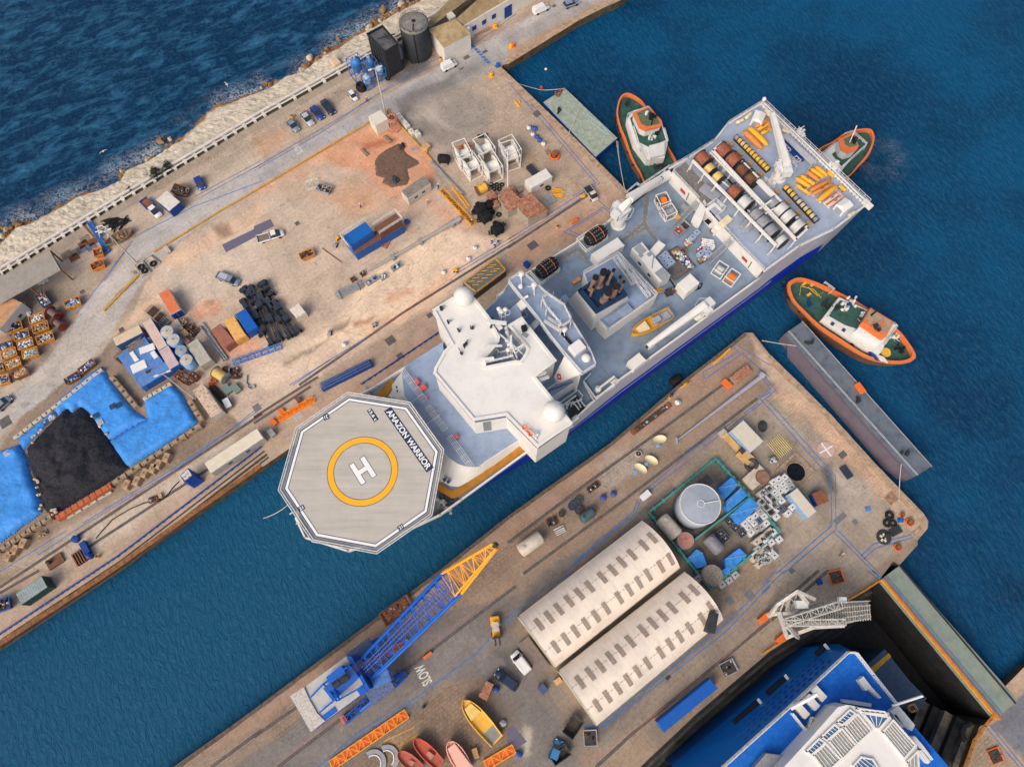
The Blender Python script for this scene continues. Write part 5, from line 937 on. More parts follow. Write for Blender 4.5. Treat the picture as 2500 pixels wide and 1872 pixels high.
def mk_block(lb,key='pale'):
 r=TH_('concrete_block',lb,'block');MB().box(0,0,0,1.7,1.15,1.1,taper=.93).bd('block',{'pale':CONC,'tan':mat('tan concrete',(176,146,116),.9,var=.3,dt=.5,bump=.04),'white':mat('whitewashed',(206,200,188),.9,var=.15,dt=.3)}[key],r,bevel=.05)
 MB().trs(0,0,1.16,.13,.03,10,5,tilt=1.5).bd('lifting_eye',DS_,r);return r
BLOCK=Proto(mk_block)
def mk_tyre(lb):r=TH_('tyre_ring',lb,'tyre');b=MB();b.so_=True;b.trs(0,0,.18,.42,.2,22,8);b.bd('casing',TYRE,r);MB().trs(0,0,.18,.27,.04,18,5).bd('bead',DS_,r);return r
TYREP=Proto(mk_tyre)
def mk_bollard(lb,key='yellow'):
 m_={'yellow':SEAY,'blue':BU_,'rust':RY_,'orange':ORNG}[key];r=TH_('mooring_bollard',lb,'bollard');MB().box(0,0,0,1.1,.9,.12).bd('base_plate',m_,r);MB().la(0,0,[(.3,0),(.22,.25),(.22,.45),(.42,.6),(.38,.72),(.05,.78)],16,'z',.1).bd('post',m_,r);return r
BOLL=Proto(mk_bollard)
def mk_drum(lb,key='yellow'):
 m_={'yellow':SEAY,'blue':BD_,'black':BLK}[key];r=TH_('oil_drum',lb,'drum');MB().la(0,0,[(.29,0),(.3,.05),(.29,.3),(.3,.33),(.29,.6),(.3,.63),(.29,.88),(.3,.9)],18).bd('drum_body',m_,r);MB().la(0,0,[(.25,0),(.25,.03)],16,'z',.9).bd('drum_mouth',DS_,r);return r
DRUM=Proto(mk_drum)
def mk_bag(lb,key='white'):
 m_={'white':mat('white woven',(226,226,224),.8,var=.12,dt=.2),'blue':mat('blue strapped',(70,96,168),.8,var=.4,sl_=3.)}[key];r=TH_('bulk_bag',lb,'bag');b=MB();b.so_=True;b.blob(0,0,.4,.55,.52,.48,.12,10,7,5);b.bd('sack',m_,r)
 b=MB()
 for a in range(4):q=a*pi/2+.7;b.tube([(.4*cos(q),.4*sin(q),.65),(.25*cos(q),.25*sin(q),1.05),(.1*cos(q+1),.1*sin(q+1),.9)],.035,4)
 b.bd('strap',BD_,r);return r
BAG=Proto(mk_bag)
def mk_person(lb,key='orange'):
 m_={'orange':ORNG,'blue':BD_,'pink':mat('pink',(228,128,110),.8),'yellow':SEAY}[key];leg={'orange':ORNG,'blue':BD_,'pink':NAVY,'yellow':NAVY}[key]
 r=TH_('person',lb,'person');b=MB();b.so_=True
 def limb(pts,rs,n=8):
  vs=[];P_=[Vector(p)for p in pts]
  for i,p in EN(P_):
   d=(P_[min(i+1,len(P_)-1)]-P_[max(i-1,0)]).normalized();u=d.cross(Vector((1,0,0))if abs(d.x)<.8 else Vector((0,1,0))).normalized();v=d.cross(u)
   for k in range(n):a=2*pi*k/n;vs.append(p+(u*cos(a)+v*sin(a))*rs[i])
  b.add(vs,[(i*n+k,i*n+(k+1)%n,(i+1)*n+(k+1)%n,(i+1)*n+k)for i in range(len(P_)-1)for k in range(n)]+[tuple(range(n))[::-1],tuple((len(P_)-1)*n+k for k in range(n))])
 me=bpy.data.meshes.new('body');J=[(0,0,.95),(0,0,1.2),(0,0,1.42),(.01,0,1.52),(.03,0,1.66),(.04,0,1.76),(0,.1,.9),(.16,.11,.5),(.05,.11,.06),(.17,.11,.03),(0,-.1,.9),(-.1,-.11,.5),(-.32,-.11,.1),(-.22,-.11,.03),(0,.2,1.4),(-.06,.27,1.14),(.06,.29,.92),(.09,.29,.82),(0,-.2,1.4),(.08,-.27,1.14),(.22,-.26,.96),(.27,-.26,.87)]
 E_=[(0,1),(1,2),(2,3),(3,4),(4,5),(0,6),(6,7),(7,8),(8,9),(0,10),(10,11),(11,12),(12,13),(2,14),(14,15),(15,16),(16,17),(2,18),(18,19),(19,20),(20,21)]
 RR=[.15,.15,.15,.07,.105,.08,.1,.075,.05,.045,.1,.075,.05,.045,.08,.055,.042,.04,.08,.055,.042,.04]
 me.from_pydata(J,E_,[]);ob=bpy.data.objects.new('body',me);COL.objects.link(ob);me.skin_vertices.new()if hasattr(me.skin_vertices,'new')and not me.skin_vertices else None
 sk=ob.modifiers.new('skin','SKIN');ss=ob.modifiers.new('sub','SUBSURF');ss.levels=ss.render_levels=1
 if me.skin_vertices:
  for i,q in EN(RR):me.skin_vertices[0].data[i].radius=(q,q)
  me.skin_vertices[0].data[0].use_root=True
 me.materials.append(leg);me.materials.append(m_);ob.parent=r
 b=MB();b.so_=True;b.la(0,0,[(.19,1.0),(.215,1.15),(.225,1.38),(.12,1.5)],12);b.bd('jacket',m_,r)
 b=MB();b.so_=True;b.la(.04,0,[(.17,1.7),(.15,1.76),(.12,1.84),(.02,1.88)],14);b.bd('helmet',WC_,r)
 b=MB();b.so_=True;b.blob(.05,0,1.68,.1,.085,.12,.02,10,7,3);b.bd('head',mat('skin',(196,150,122),.6),r)
 return r
PE=Proto(mk_person)
def GR_(name,lb,cat,t,x0,y0,x1,y1,r_,z0,fm,cm,gp=None,fill=.8,stand=False):
 a=Q(t,x0,y0,z0+r_);c=Q(t,x1,y1,z0+r_);Ln=DI(a,c);o=TH_(name,lb,cat,(*MI(a,c)[:2],z0),hd(a,c),gp)
 for s_ in(-1,1):
  b=MB();b.la(0,0,[(.1,s_*Ln/2-.06),(r_,s_*Ln/2-.06),(r_,s_*Ln/2+.06),(.1,s_*Ln/2+.06)],30,'x',r_,0)
  for k in range(6):q=pi*k/6;b.tube([(s_*(Ln/2+.09),cos(q)*r_,r_+sin(q)*r_),(s_*(Ln/2+.09),-cos(q)*r_,r_-sin(q)*r_)],.05,4)
  b.bd('flange',fm,o)
 b=MB();n_=max(4,int(Ln/.15));b.la(0,0,[(r_*fill*(1 if k%2 else .95),-Ln/2+.06+(Ln-.12)*k/(n_*2))for k in range(n_*2+1)],26,'x',r_,0);b.bd('winding',cm,o)
 if stand:
  b=MB()
  for s_ in(-1,1):
   x=s_*(Ln/2+.35);b.tube([(x,-r_*1.15,0),(x,-r_*1.15,r_*2.05),(x,r_*1.15,r_*2.05),(x,r_*1.15,0),(x,-r_*1.15,0)],.13,4)
   b.tube([(x,-r_*1.15,0),(x,0,r_*1.05),(x,r_*1.15,0)],.11,4);b.tube([(x,-r_*1.15,r_*2.05),(x,r_*1.15,0)],.07,4)
  for y in(-1,1):b.tube([(-Ln/2-.35,y*r_*1.15,.1),(Ln/2+.35,y*r_*1.15,.1)],.13,4);b.tube([(-Ln/2-.35,y*r_*1.15,r_*2.05),(Ln/2+.35,y*r_*1.15,r_*2.05)],.11,4)
  b.bd('stand',SW_,o)
 return o
def TK(name,lb,cat,t,x,y,r_,H_,m,z=0.,top=None,dome_=.0,lg=0,gp=None):
 0
 c=Q(t,x,y,z+H_);o=TH_(name,lb,cat,(c[0],c[1],z),0,gp);b=MB();b.so_=True;zb_=.9 if lg else 0;b.la(0,0,[(r_*.35 if lg else r_,zb_-.6 if lg else 0),(r_,zb_+.3 if lg else .01),(r_,H_-.02)],36);b.bd('shell',m,o)
 MB().la(0,0,[(r_*1.02,H_-.06),(r_*1.02,H_),(r_*.9,H_+dome_*.5),(r_*.4,H_+dome_),(.02,H_+dome_*1.05)],36).bd('top',top or m,o)
 MB().trs(0,0,H_+.02,r_*.98,.07,36,5).bd('rim',m,o);MB().la(0,0,[(r_*.13,0),(r_*.13,.25),(.02,.27)],12,'z',H_+dome_).bd('hatch',m,o)
 for k in range(lg):a=2*pi*k/lg+.4;MB().tube([(r_*.95*cos(a),r_*.95*sin(a),0),(r_*.95*cos(a),r_*.95*sin(a),1.8)],.09,5).bd('leg',m,o)
 return o
def HT(name,lb,cat,t,x0,y0,x1,y1,r_,m,z=0.,gp=None,saddle=True,end=.35):
 a=Q(t,x0,y0,z+r_*2);c=Q(t,x1,y1,z+r_*2);Ln=DI(a,c);o=TH_(name,lb,cat,(*MI(a,c)[:2],z),hd(a,c),gp);b=MB();b.so_=True;e=end
 b.la(0,0,[(.05,-Ln/2),(r_*.6,-Ln/2+e*.25),(r_*.9,-Ln/2+e*.7),(r_,-Ln/2+e*1.3),(r_,Ln/2-e*1.3),(r_*.9,Ln/2-e*.7),(r_*.6,Ln/2-e*.25),(.05,Ln/2)],26,'x',r_+.15,0);b.bd('shell',m,o)
 b=MB();
 for s_ in(-1,1):b.box(s_*Ln*.3,0,0,.3,r_*1.5,r_*.6)
 b.bd('saddle',DS_,o);MB().la(-Ln*.3,0,[(r_*.28,0),(r_*.28,.25),(.02,.28)],12,'z',r_*2+.1).bd('manhole',m,o)
 b=MB();
 for s_ in(-.2,.2):b.la(s_*Ln,0,[(r_+.02,-.04),(r_+.03,0),(r_+.02,.04)],24,'x',r_+.15,0)
 b.bd('band',m,o);return o
def FT(name,lb,cat,t,x0,y0,x1,y1,wd,ht,m,z=.0,r_=.09,seg=1.3,gp=None,dkm=None):
 a=Q(t,x0,y0,z+ht);c=Q(t,x1,y1,z+ht);Ln=DI(a,c);o=TH_(name,lb,cat,(*MI(a,c)[:2],z),hd(a,c),gp)
 b=MB();n_=max(2,round(Ln/seg))
 for sy in(-1,1):
  for zz in(r_,ht):b.tube([(-Ln/2,sy*wd/2,zz),(Ln/2,sy*wd/2,zz)],r_,5)
 b.bd('chord',m,o);b=MB()
 for i in range(n_+1):
  x=-Ln/2+Ln*i/n_
  for sy in(-1,1):b.tube([(x,sy*wd/2,r_),(x,sy*wd/2,ht)],r_*.7,4)
  for zz in(r_,ht):b.tube([(x,-wd/2,zz),(x,wd/2,zz)],r_*.7,4)
  if i<n_:
   x2=x+Ln/n_;s=1 if i%2 else-1
   b.tube([(x,s*wd/2,ht),(x2,-s*wd/2,ht)],r_*.6,4)
   for sy in(-1,1):b.tube([(x,sy*wd/2,r_),(x2,sy*wd/2,ht)],r_*.6,4)
 b.bd('lacing',m,o)
 if dkm:MB().box(0,0,r_,Ln*.98,wd*.9,.05).bd('floor_plate',dkm,o)
 return o
def PI_(name,lb,cat,t,pts,z,n,m,rad=.12,L_=(2,5),rz=None,seed=1,gp=None,stack=.4):
 0
 c=[Q(t,*p,z)for p in pts];ce=(sum(p[0]for p in c)/len(c),sum(p[1]for p in c)/len(c));h=hd(c[0],c[1])if rz is None else rz;Ls=DI(c[0],c[1]);Wd=DI(c[1],c[2]);o=TH_(name,lb,cat,(ce[0],ce[1],z),h,gp);rr=random.Random(seed)
 for k in range(n):
  b=MB();l=min(Ls,rr.uniform(*L_));y=-Wd/2+Wd*(k+.5)/n+rr.uniform(-.1,.1);x=rr.uniform(-(Ls-l)/2,(Ls-l)/2);a=rr.uniform(-.06,.06);zz=rad+rr.uniform(0,stack);b.tube([(x-l/2,y-a*l/2,zz),(x+l/2,y+a*l/2,zz+rr.uniform(-.05,.05))],rad,6);b.bd('bar',m,o)
 return o
 #  LINES, RAILS, PIPES ON THE QUAYS 
BL_=mat('blue line',(44,112,176),.7,var=.25,sl_=2.,dt=.5,dc=(.3,.28,.25));YL_=mat('ochre line',(196,150,74),.8,var=.3,sl_=2.,dt=.5,dc=(.2,.15,.1));RL_=mat('faded red line',(196,116,92),.8,var=.25,sl_=2.,dt=.6,dc=(.3,.25,.2));DKL=mat('dark rail',(88,80,78),.8,var=.35,dt=.4,dc=(.25,.2,.16));RAILM=mat('worn steel',(110,100,98),.45,var=.3);WL_=mat('white road',(214,212,204),.8,var=.12,dt=.4,dc=(.3,.3,.28))
def pth(*pts):return[Q(t,x,y)for t,x,y in pts]
for pts in(pth((10,0,1420),(10,900,890),(10,1400,560),(10,1850,380),(10,2208,120)),pth((10,0,1440),(10,550,1130),(10,950,850),(10,1330,640),(10,1560,540)),pth((0,1640,1656),(0,2208,1350)),pth((0,1700,1656),(0,2208,1380)),pth((1,1130,420),(1,1140,400),(1,1640,150),(1,2208,-60)),pth((1,1120,440),(1,800,860),(1,640,1060)),pth((1,1060,520),(1,880,780)),pth((2,0,1640),(2,560,1290)),pth((2,320,1500),(2,700,1250),(2,1450,800),(2,2208,260)),pth((2,700,1230),(2,1460,770),(2,1900,480),(2,2208,230)),pth((11,300,1656),(11,1100,1160)),pth((11,330,1656),(11,640,1440)),pth((11,1690,700),(11,2208,390)),pth((11,1700,720),(11,2208,420)),pth((21,0,430),(21,640,30)),pth((21,0,460),(21,560,120),(21,640,60)),pth((20,540,1656),(20,740,1545),(20,0,690)),pth((20,600,1640),(20,775,1545),(20,640,1390),(20,0,640)),pth((21,640,0),(21,890,210)),pth((21,470,370),(21,800,160),(21,890,230)),pth((21,520,355),(21,620,400)),pth((21,520,355),(21,800,180)),pth((21,470,370),(21,580,410)),pth((21,1990,1380),(21,1660,1605),(21,1640,1550),(21,1940,1380),(21,1900,1330)),pth((21,1925,1315),(21,2208,1490)),pth((21,1980,1400),(21,2208,1590)),pth((32,0,10),(32,75,100),(32,0,160)),pth((32,20,0),(32,118,110),(32,25,190),(32,0,205)),pth((32,0,200),(32,580,850),(32,590,1250),(32,120,1656)),pth((32,40,190),(32,618,830),(32,625,1280),(32,180,1656)),pth((32,600,1300),(32,960,1656)),pth((32,640,1290),(32,990,1656)),pth((33,890,0),(33,1240,290),(33,1985,1190)),pth((33,930,0),(33,1270,280),(33,2030,1190),(33,1910,1290),(33,2208,1656)),pth((33,1890,1320),(33,2170,1656)),pth((32,830,1510),(32,940,1405),(32,1290,1320)),pth((32,860,1530),(32,960,1440),(32,1310,1340)),pth((22,1120,1030),(22,1080,1140),(22,460,1656)),pth((22,1095,1030),(22,1060,1130),(22,560,1560)),pth((22,1100,1000),(22,1560,610),(22,1760,470),(22,2110,220)),pth((22,1140,1000),(22,1600,640),(22,1780,490),(22,2150,210),(22,2120,180),(22,2208,130)),pth((23,0,450),(23,60,360),(23,330,140),(23,560,10)),pth((13,540,1656),(13,860,1370),(13,1350,1080),(13,1860,710),(13,2208,320)),pth((13,600,1656),(13,880,1400),(13,1350,1120)),pth((33,0,120),(33,120,0)),pth((33,0,190),(33,190,0)),pth((23,620,1310),(23,800,1290),(23,1810,470),(23,2208,80)),pth((23,700,1330),(23,830,1300),(23,1830,520),(23,2208,130)),pth((12,0,0),(12,0,0))):
 if DI(pts[0],pts[-1])>.5 or len(pts)>2:ST(pts,.17,.012,BL_)
for pts in(pth((22,1840,440),(22,1990,300)),pth((22,1700,650),(22,1850,630),(22,1900,760)),pth((21,380,0),(21,450,80),(21,520,60)),pth((10,2150,1140),(10,2208,1190)),pth((20,480,1560),(20,560,1540),(20,600,1600)),pth((22,590,780),(22,620,790)),pth((23,1700,180),(23,1760,160),(23,1700,250)),pth((13,1090,1440),(13,1350,1320)),pth((13,1180,1500),(13,1400,1370)),pth((20,110,1250),(20,230,1360),(20,140,1390)),pth((20,380,1600),(20,470,1656))):
 ST(pts,.2,.014,YL_)
for pts in(pth((2,0,1500),(2,600,1300),(2,1700,680)),pth((2,1500,960),(2,2208,560)),pth((11,600,1656),(11,1500,1020),(11,1700,900)),pth((11,380,1656),(11,1500,870),(11,2208,380)),pth((21,0,250),(21,560,-60)),pth((22,300,1560),(22,1240,900),(22,2208,200)),pth((22,600,1500),(22,900,1230)),pth((23,600,1600),(23,800,1540),(23,1540,980),(23,2208,390)),pth((13,150,1656),(13,760,1190),(13,1500,620),(13,2208,60)),pth((33,0,290),(33,250,100))):
 ST(pts,.07,.013,RL_)
def rails(pts,gauge=None,w_=.22,gw=.55):
 ST(pts,gw,.008,DKL,'rail_bed');ST(pts,.1,.03,RAILM,'crane_rail')
for pts in(pth((2,180,1650),(2,2208,310)),pth((2,640,1500),(2,2208,480)),pth((3,0,190),(3,330,0)),pth((2,-60,1810),(2,180,1650)),pth((12,0,340),(12,330,130),(12,540,0)),pth((11,380,1656),(11,1250,1050),(11,2208,450)),pth((21,0,500),(21,700,40)),pth((12,0,390),(12,480,80)),pth((3,1780,1656),(3,2208,1340)),pth((13,0,1400),(13,640,960)),pth((13,200,1656),(13,2208,130)),pth((22,130,1656),(22,1000,1020),(22,2100,180)),pth((22,0,1395),(22,700,870),(22,1300,440),(22,1900,0)),pth((23,740,1656),(23,1040,1380),(23,2208,420)),pth((33,0,420),(33,480,0)),pth((33,80,420),(33,560,0))):rails(pts)
b=MB();pw_=pth((3,0,540),(3,1000,-120),(2,2208,590));b.tube([(*p,.35)for p in pw_],.16,8)
for i in range(46):f=i/46*2;k=int(f);p=LE(pw_[k],pw_[k+1],f-k);b.box(p[0],p[1],0,.5,.3,.4,PSI)
o=b.bd('service_pipe',BD_);tag(o,'long dark blue service pipe on brackets along the left quay edge','pipe')
b=MB();pw2=pth((11,900,1656),(11,1560,1215));b.tube([(*p,.35)for p in pw2],.14,8)
for i in range(14):p=LE(pw2[0],pw2[1],(i+.5)/14);b.box(p[0],p[1],0,.5,.3,.4,PSI)
o=b.bd('service_pipe',BD_);tag(o,'short dark blue service pipe beside the starboard bow of the research ship','pipe')
for k,off_ in EN((1.0,1.9,2.6)):
 pts=[(p[0]+UB[0]*off_,p[1]+UB[1]*off_)for p in pw_];ST(pts,.35 if k!=1 else .5,.01+.002*k,mat('dark sleeper',(70,62,58),.85,var=.4),'rail_bed')
for k,(off_,r_)in EN(((.2,.28),(1.05,.2))):
 ps=PX(PIPE);b=MB();b.tube([(p[0]+UB[0]*off_,p[1]+UB[1]*off_,.75-.2*k)for p in ps],r_,10)
 if k==0:
  for i in range(70):
   f=i/70*5;q=min(4,int(f));p=LE(ps[q],ps[q+1],f-q);b.box(p[0]+UB[0]*.9,p[1]+UB[1]*.9,0,.7,1.6,.55,PSI)
 o=b.bd('water_pipeline',mat('pale pipeline',(214,208,200),.6,var=.12,dt=.3));tag(o,('thicker pale' if k==0 else 'thinner pale')+' pipeline running on blocks along the top of the breakwater','pipeline')
ST(PX([(-60,705),(0,671),(296,491),(640,286),(1126,12),(1270,-68)]),1.0,.014,mat('damp gutter',(74,68,56),.9,var=.5),'gutter')
def kerbrail(lb,pts,m=YL_,h=.35,w_=.35,name='kerb_rail'):
 b=MB()
 for p,q in zip(pts,pts[1:]):b.box((p[0]+q[0])/2,(p[1]+q[1])/2,0,DI(p,q)+.1,w_,h,hd(p,q))
 o=b.bd(name,m);tag(o,lb,'kerb rail');return o
kerbrail('long ochre kerb rail dividing the road from the sandy yard',pth((10,970,1035),(10,0,1620),(1,1900,170),(1,1300,540)))
kerbrail('short ochre kerb rail beside the grey ramp by the tyre stand',pth((1,1170,730),(1,880,1030)),w_=.5)
kerbrail('ochre rail running from the pink lattice base down to the scaffold walkway',pth((10,1120,930),(10,1180,1010),(10,1460,1310),(10,1740,1656)),w_=.25,h=.5)
text_mesh('SLOW',2.9,1.5,(*Q(10,370,1256),.02),hd(Q(10,355,1235),Q(10,385,1280))+pi,WL_,'road_marking',None,.01)['kind']='structure'
text_mesh('SLOW',3.6,1.9,(*Q(13,1428,878),.02),hd(Q(13,1460,945),Q(13,1395,815)),WL_,'road_marking',None,.02)['kind']='structure'
for i in range(7):FL('road_marking',T(10,[(1830+i*20,390+i*22),(1860+i*20,385+i*22),(1875+i*20,400+i*22),(1845+i*20,408+i*22)]),.016,BL_,'structure')
PLATE=mat('iron',(98,92,88),.7,var=.3);PLT2=mat('patched',(112,112,116),.85,var=.2)
for t,x,y,l,w_,m_ in((10,1790,485,1.6,1.,PLATE),(10,1945,437,1.4,.8,PLATE),(20,390,52,1.,.8,PLATE),(20,245,960,1.7,1.6,PLATE),(1,693,870,1.,.9,PLATE),(1,1023,1190,1.1,1.,PLATE),(2,45,380,2.2,2.2,PLATE),(11,365,295,1.,1.,PLATE),(11,1150,1280,2.,1.8,PLATE),(11,1480,1068,1.2,1.1,PLATE),(11,1230,1410,1.3,1.2,PLATE),(12,25,260,1.4,1.6,PLT2),(21,210,480,2.2,1.8,PLATE),(22,1660,890,3.,2.,PLATE),(23,1870,255,1.4,1.4,PLT2),(23,2040,210,1.6,1.7,PLT2),(32,680,655,1.6,1.2,PLATE),(32,785,1220,1.,1.,PLT2),(32,660,1190,2.8,1.,PLT2),(32,1100,1010,3.,2.,mat('rough',(150,120,100),.9,var=.5,bump=.1)),(33,250,1,1.,1.,PLT2),(33,340,1440,2.,1.,PLT2),(23,1350,900,1.,.6,DS_),(13,995,1340,1.6,.9,PLT2),(10,1750,580,1.2,.5,PLATE)):
 p=Q(t,x,y);b=MB();b.box(p[0],p[1],.0,l,w_,.02,PSI);STR(b.bd('ground_plate',m_))
FL('ground_plate',T(1,[(1870,475),(2208,310),(2208,380),(1905,540)]),.03,mat('blue-grey mat',(104,100,118),.8,var=.12),'structure')
FL('ground_plate',T(11,[(0,320),(140,258),(170,320),(0,400)]),.035,mat('blue-grey mat',(104,100,118),.8,var=.12),'structure')
FL('oil_stain',BL(1862,1040,12,15),.02,mat('black oil',(64,62,62),.6,var=.5),'structure')
FL('ground_plate',T(23,[(0,1330),(40,1300),(160,1440),(30,1520),(0,1480)]),.022,mat('blue-grey mat',(104,100,118),.8,var=.12),'structure')
#  LEFT PIER: VEHICLES, BUILDINGS, STORES 
PB=PN_('blue',(32,60,140));PN=PN_('navy',(34,48,72));PSV=PN_('silver',(176,180,186));PG=PN_('grey',(128,138,148));PWH=PN_('white',(222,222,220));PLB=PN_('light blue',(126,138,158))
CP('small blue hatchback parked alone below the bushes by the breakwater',0,1655,1495,1705,1588,PB,'hatch')
G='cars parked in a slanted row beside the breakwater road'
CP('slate grey saloon at the lower left end of the row, by a yellow drum',10,285,1010,370,1100,PG,gp=G)
CP('silver saloon with dark windscreen, second in the row of four parked cars',10,398,940,492,1052,PSV,gp=G)
CP('bright blue saloon between the silver and the navy car in the row of four',10,486,893,577,1000,PB,gp=G)
CP('dark navy saloon at the upper right end of the row of four parked cars',10,575,840,668,960,PN,gp=G)
CP('small white buggy with grey roof near the blue silos',10,808,775,858,838,PWH,'hatch',L_=2.9,W_=1.4,cat='buggy')
CP('white delivery van driving up the road below the corrugated-roof building',10,1580,582,1705,520,PWH,'van')
CP('white car beside the orange skip near the top of the picture',20,212,105,345,45,PWH,'van')
CP('pale blue estate car cut by the top edge of the picture',20,468,50,592,5,PLB,'hatch')
CP('white cab tipper truck with blue bed of brown earth beside the road',1,1205,95,1345,235,PWH,'flatbed',cat='truck',bed=(BU_,RY_))
CP('white twin-cab flatbed truck standing on the sandy yard by the blue-grey mat',11,25,435,255,365,PWH,'flatbed',cat='truck',bed=(PWH,mat('worn truck',(120,108,98),.85,var=.3)))
CP('silver pickup truck with covered bed standing beside the black machinery',1,1830,725,2015,800,PLB,'pickup',cat='pickup',bed=(PLB,PSV))
CP('old cream lorry with open grey load bed on the quay near the stern fenders',20,660,1570,745,1690,mat('cream truck',(206,198,184),.5,var=.1),'flatbed',cat='truck',bed=(GP_,DS_))
CP('grey car cut by the left edge below the waste skips',2,-30,270,80,170,PG,'hatch')
CORR=mat('lichen-stained',(168,148,112),.85,var=.3,sl_=.7,dt=.6,dc=(.3,.17,.06));WALLW=mat('whitewashed wall',(218,214,206),.8,var=.12,sl_=.5,dt=.3,dc=(.4,.34,.27))
rb_=Q(10,1640,330);r=TH_('harbour_building','long white building with brown corrugated roof and blue windows beside the road','building',rb_)
def RL(b_,name,m,r_,bev=0.):o=b_.bd(name,m,off=(r_.location[0],r_.location[1],r_.location[2]));o.parent=r_;return o
b=MB();low=[Q(10,1450,205,5),Q(10,1600,400,5),Q(10,1815,285,5),Q(10,1770,215,5),P(1345,-62,5),P(1172,-62,5)];b.wl(low,0,4.95,.3);RL(b,'wall',WALLW,r)
b=MB();
def slope(b_,a,c,d,e,za,zb,n_=40,th=.08):
 0
 for i in range(n_):
  f0,f1=i/n_,(i+.62)/n_;p=[LE(a,c,f0),LE(a,c,f1),LE(e,d,f1),LE(e,d,f0)];zs=[za,za,zb,zb];b_.add([(q[0],q[1],z+.07)for q,z in zip(p,zs)],[(0,1,2,3)])
 b_.add([(*a,za),(*c,za),(*d,zb),(*e,zb)],[(0,1,2,3)])
slope(b,Q(10,1600,405,5),Q(10,1830,285,5),Q(10,1700,160,6.5),Q(10,1465,245,6.5),5.,6.4,14);slope(b,Q(10,1770,215,5),P(1350,-70,5),P(1290,-110,6.5),Q(10,1700,160,6.5),5.,6.4,46);slope(b,Q(10,1450,200,5),P(1165,-70,5),P(1290,-110,6.5),Q(10,1465,245,6.5),5.0,6.42,60);RL(b,'roof',CORR,r)
q0,q1=Q(10,1775,215,5),P(1345,-62,5);wh=hd(q0,q1)
for x,y,w_,h_ in((1848,233,.95,1.2),(1930,183,.95,1.2),(2012,135,.95,1.2)):p=Q(10,x,y,2.6);b=MB();k=((p[0]-q0[0])*cos(wh)+(p[1]-q0[1])*sin(wh));c=(q0[0]+cos(wh)*k,q0[1]+sin(wh)*k);b.box(c[0]+sin(wh)*.16,c[1]-cos(wh)*.16,2.1,1.25,.08,1.2,wh);RL(b,'window',BD_,r)
b=MB();p=Q(10,2132,80,2.);k=((p[0]-q0[0])*cos(wh)+(p[1]-q0[1])*sin(wh));c=(q0[0]+cos(wh)*k,q0[1]+sin(wh)*k);b.box(c[0]+sin(wh)*.17,c[1]-cos(wh)*.17,0,2.3,.1,3.3,wh);RL(b,'door',BD_,r)
RL(MB().prs(T(10,[(1620,135),(1665,110),(1700,150),(1655,175)],6.),5.6,6.55),'skylight',mat('pale skylight',(196,188,176),.5),r)
for x,y in((1615,485),(1815,370)):b=MB();c=Q(10,x,y,0);b.box(c[0],c[1],0,.6,.6,4.9,PSI);RL(b,'pillar',WALLW,r)
BLKM=mat('black tarred',(40,44,50),.6,var=.3,sl_=.8,dt=.2,dc=(.1,.1,.1))
r=TK('storage_silo','tall black silo with grey domed top beside the corrugated-roof building','silo',10,1345,195,3.45,9.,BLKM,top=mat('grey tank',(128,128,122),.8,var=.3,sl_=.8,dt=.6),dome_=.5)
MB().rail([(3.3*cos(2*pi*k/14),3.3*sin(2*pi*k/14))for k in range(14)],9.,1.,.04,2.,True).bd('handrail',DS_,r);MB().tube([(.2,-3.55,0),(.1,-3.5,9)],.1,5).tube([(0,-.8,9.5),(0,-2.2,9.7),(.1,-3.6,8.5)],.12,6).bd('pipe',BLK,r)
r=TH_('plant_house','black steel plant house with open grey roof deck beside the silo','building',Q(10,1090,330,0));pq=T(10,[(955,298),(1085,228),(1215,378),(1100,450)],8.)
RL(MB().prs(pq,.2,8.,cap=True),'wall',mat('black cladding',(46,46,50),.7,var=.3,ribs=0),r);RL(MB().prs([LE(MI(pq[0],pq[2]),p,.9)for p in pq],8.,8.08),'roof',mat('dusty',(92,92,94),.8,var=.5,sl_=.6),r)
RL(MB().wl(pq,8.,8.5,.25).tube([Q(10,1040,330,8.6)+(8.7,),Q(10,1190,290,8.8)+(8.9,)],.15,6).tube([Q(10,1090,280,8.6)+(8.6,),Q(10,1130,330,8.8)+(8.6,)],.1,6),'parapet',BLKM,r)
for k in range(6):p=LE(pq[0],pq[3],(k+.5)/6);RL(MB().box(p[0],p[1],.2,.3,.3,7.6,PSI),'column',BLKM,r)
for i,(x,y,h)in EN(((1215,470,2.4),(1340,460,1.8))):TK('pressure_vessel','grey upright vessel between the silo and the plant house' if i==0 else 'small white vessel at the foot of the black silo','tank',10,x,y-20*h,.95-.25*i,h,GP_ if i==0 else WC_,dome_=.4)
r=TH_('access_ladder','steep black steel stair leaning against the silo base','ladder',Q(10,1320,500,0));b=MB();a=Q(10,1345,545,0)+(.05,);c=Q(10,1240,380,3.5)+(3.6,)
for s_ in(-.45,.45):b.tube([(a[0]+s_,a[1],a[2]),(c[0]+s_,c[1],c[2])],.08,5)
for k in range(16):f=(k+.5)/16;b.box(a[0]+(c[0]-a[0])*f,a[1]+(c[1]-a[1])*f,a[2]+(c[2]-a[2])*f,.9,.14,.04)
RL(b,'steps',DS_,r)
skip('rusty red scoop skip lying at the foot of the silo',Q(10,1405,455,.5),.4,2.2,1.5,.8,RY_,'dark',0)
PI_('pipe_stack','heap of faded red pipes along the foot of the white building wall','pipes',10,[(1830,300),(1990,225),(2000,250),(1840,325)],0,7,PK_,.13,(2,6),seed=2)
DRUM(Q(10,1573,510),0,'yellow drum standing by the white pillar of the corrugated-roof building',key='yellow');DRUM(Q(10,327,995),0,'yellow drum behind the slate grey saloon',key='yellow')
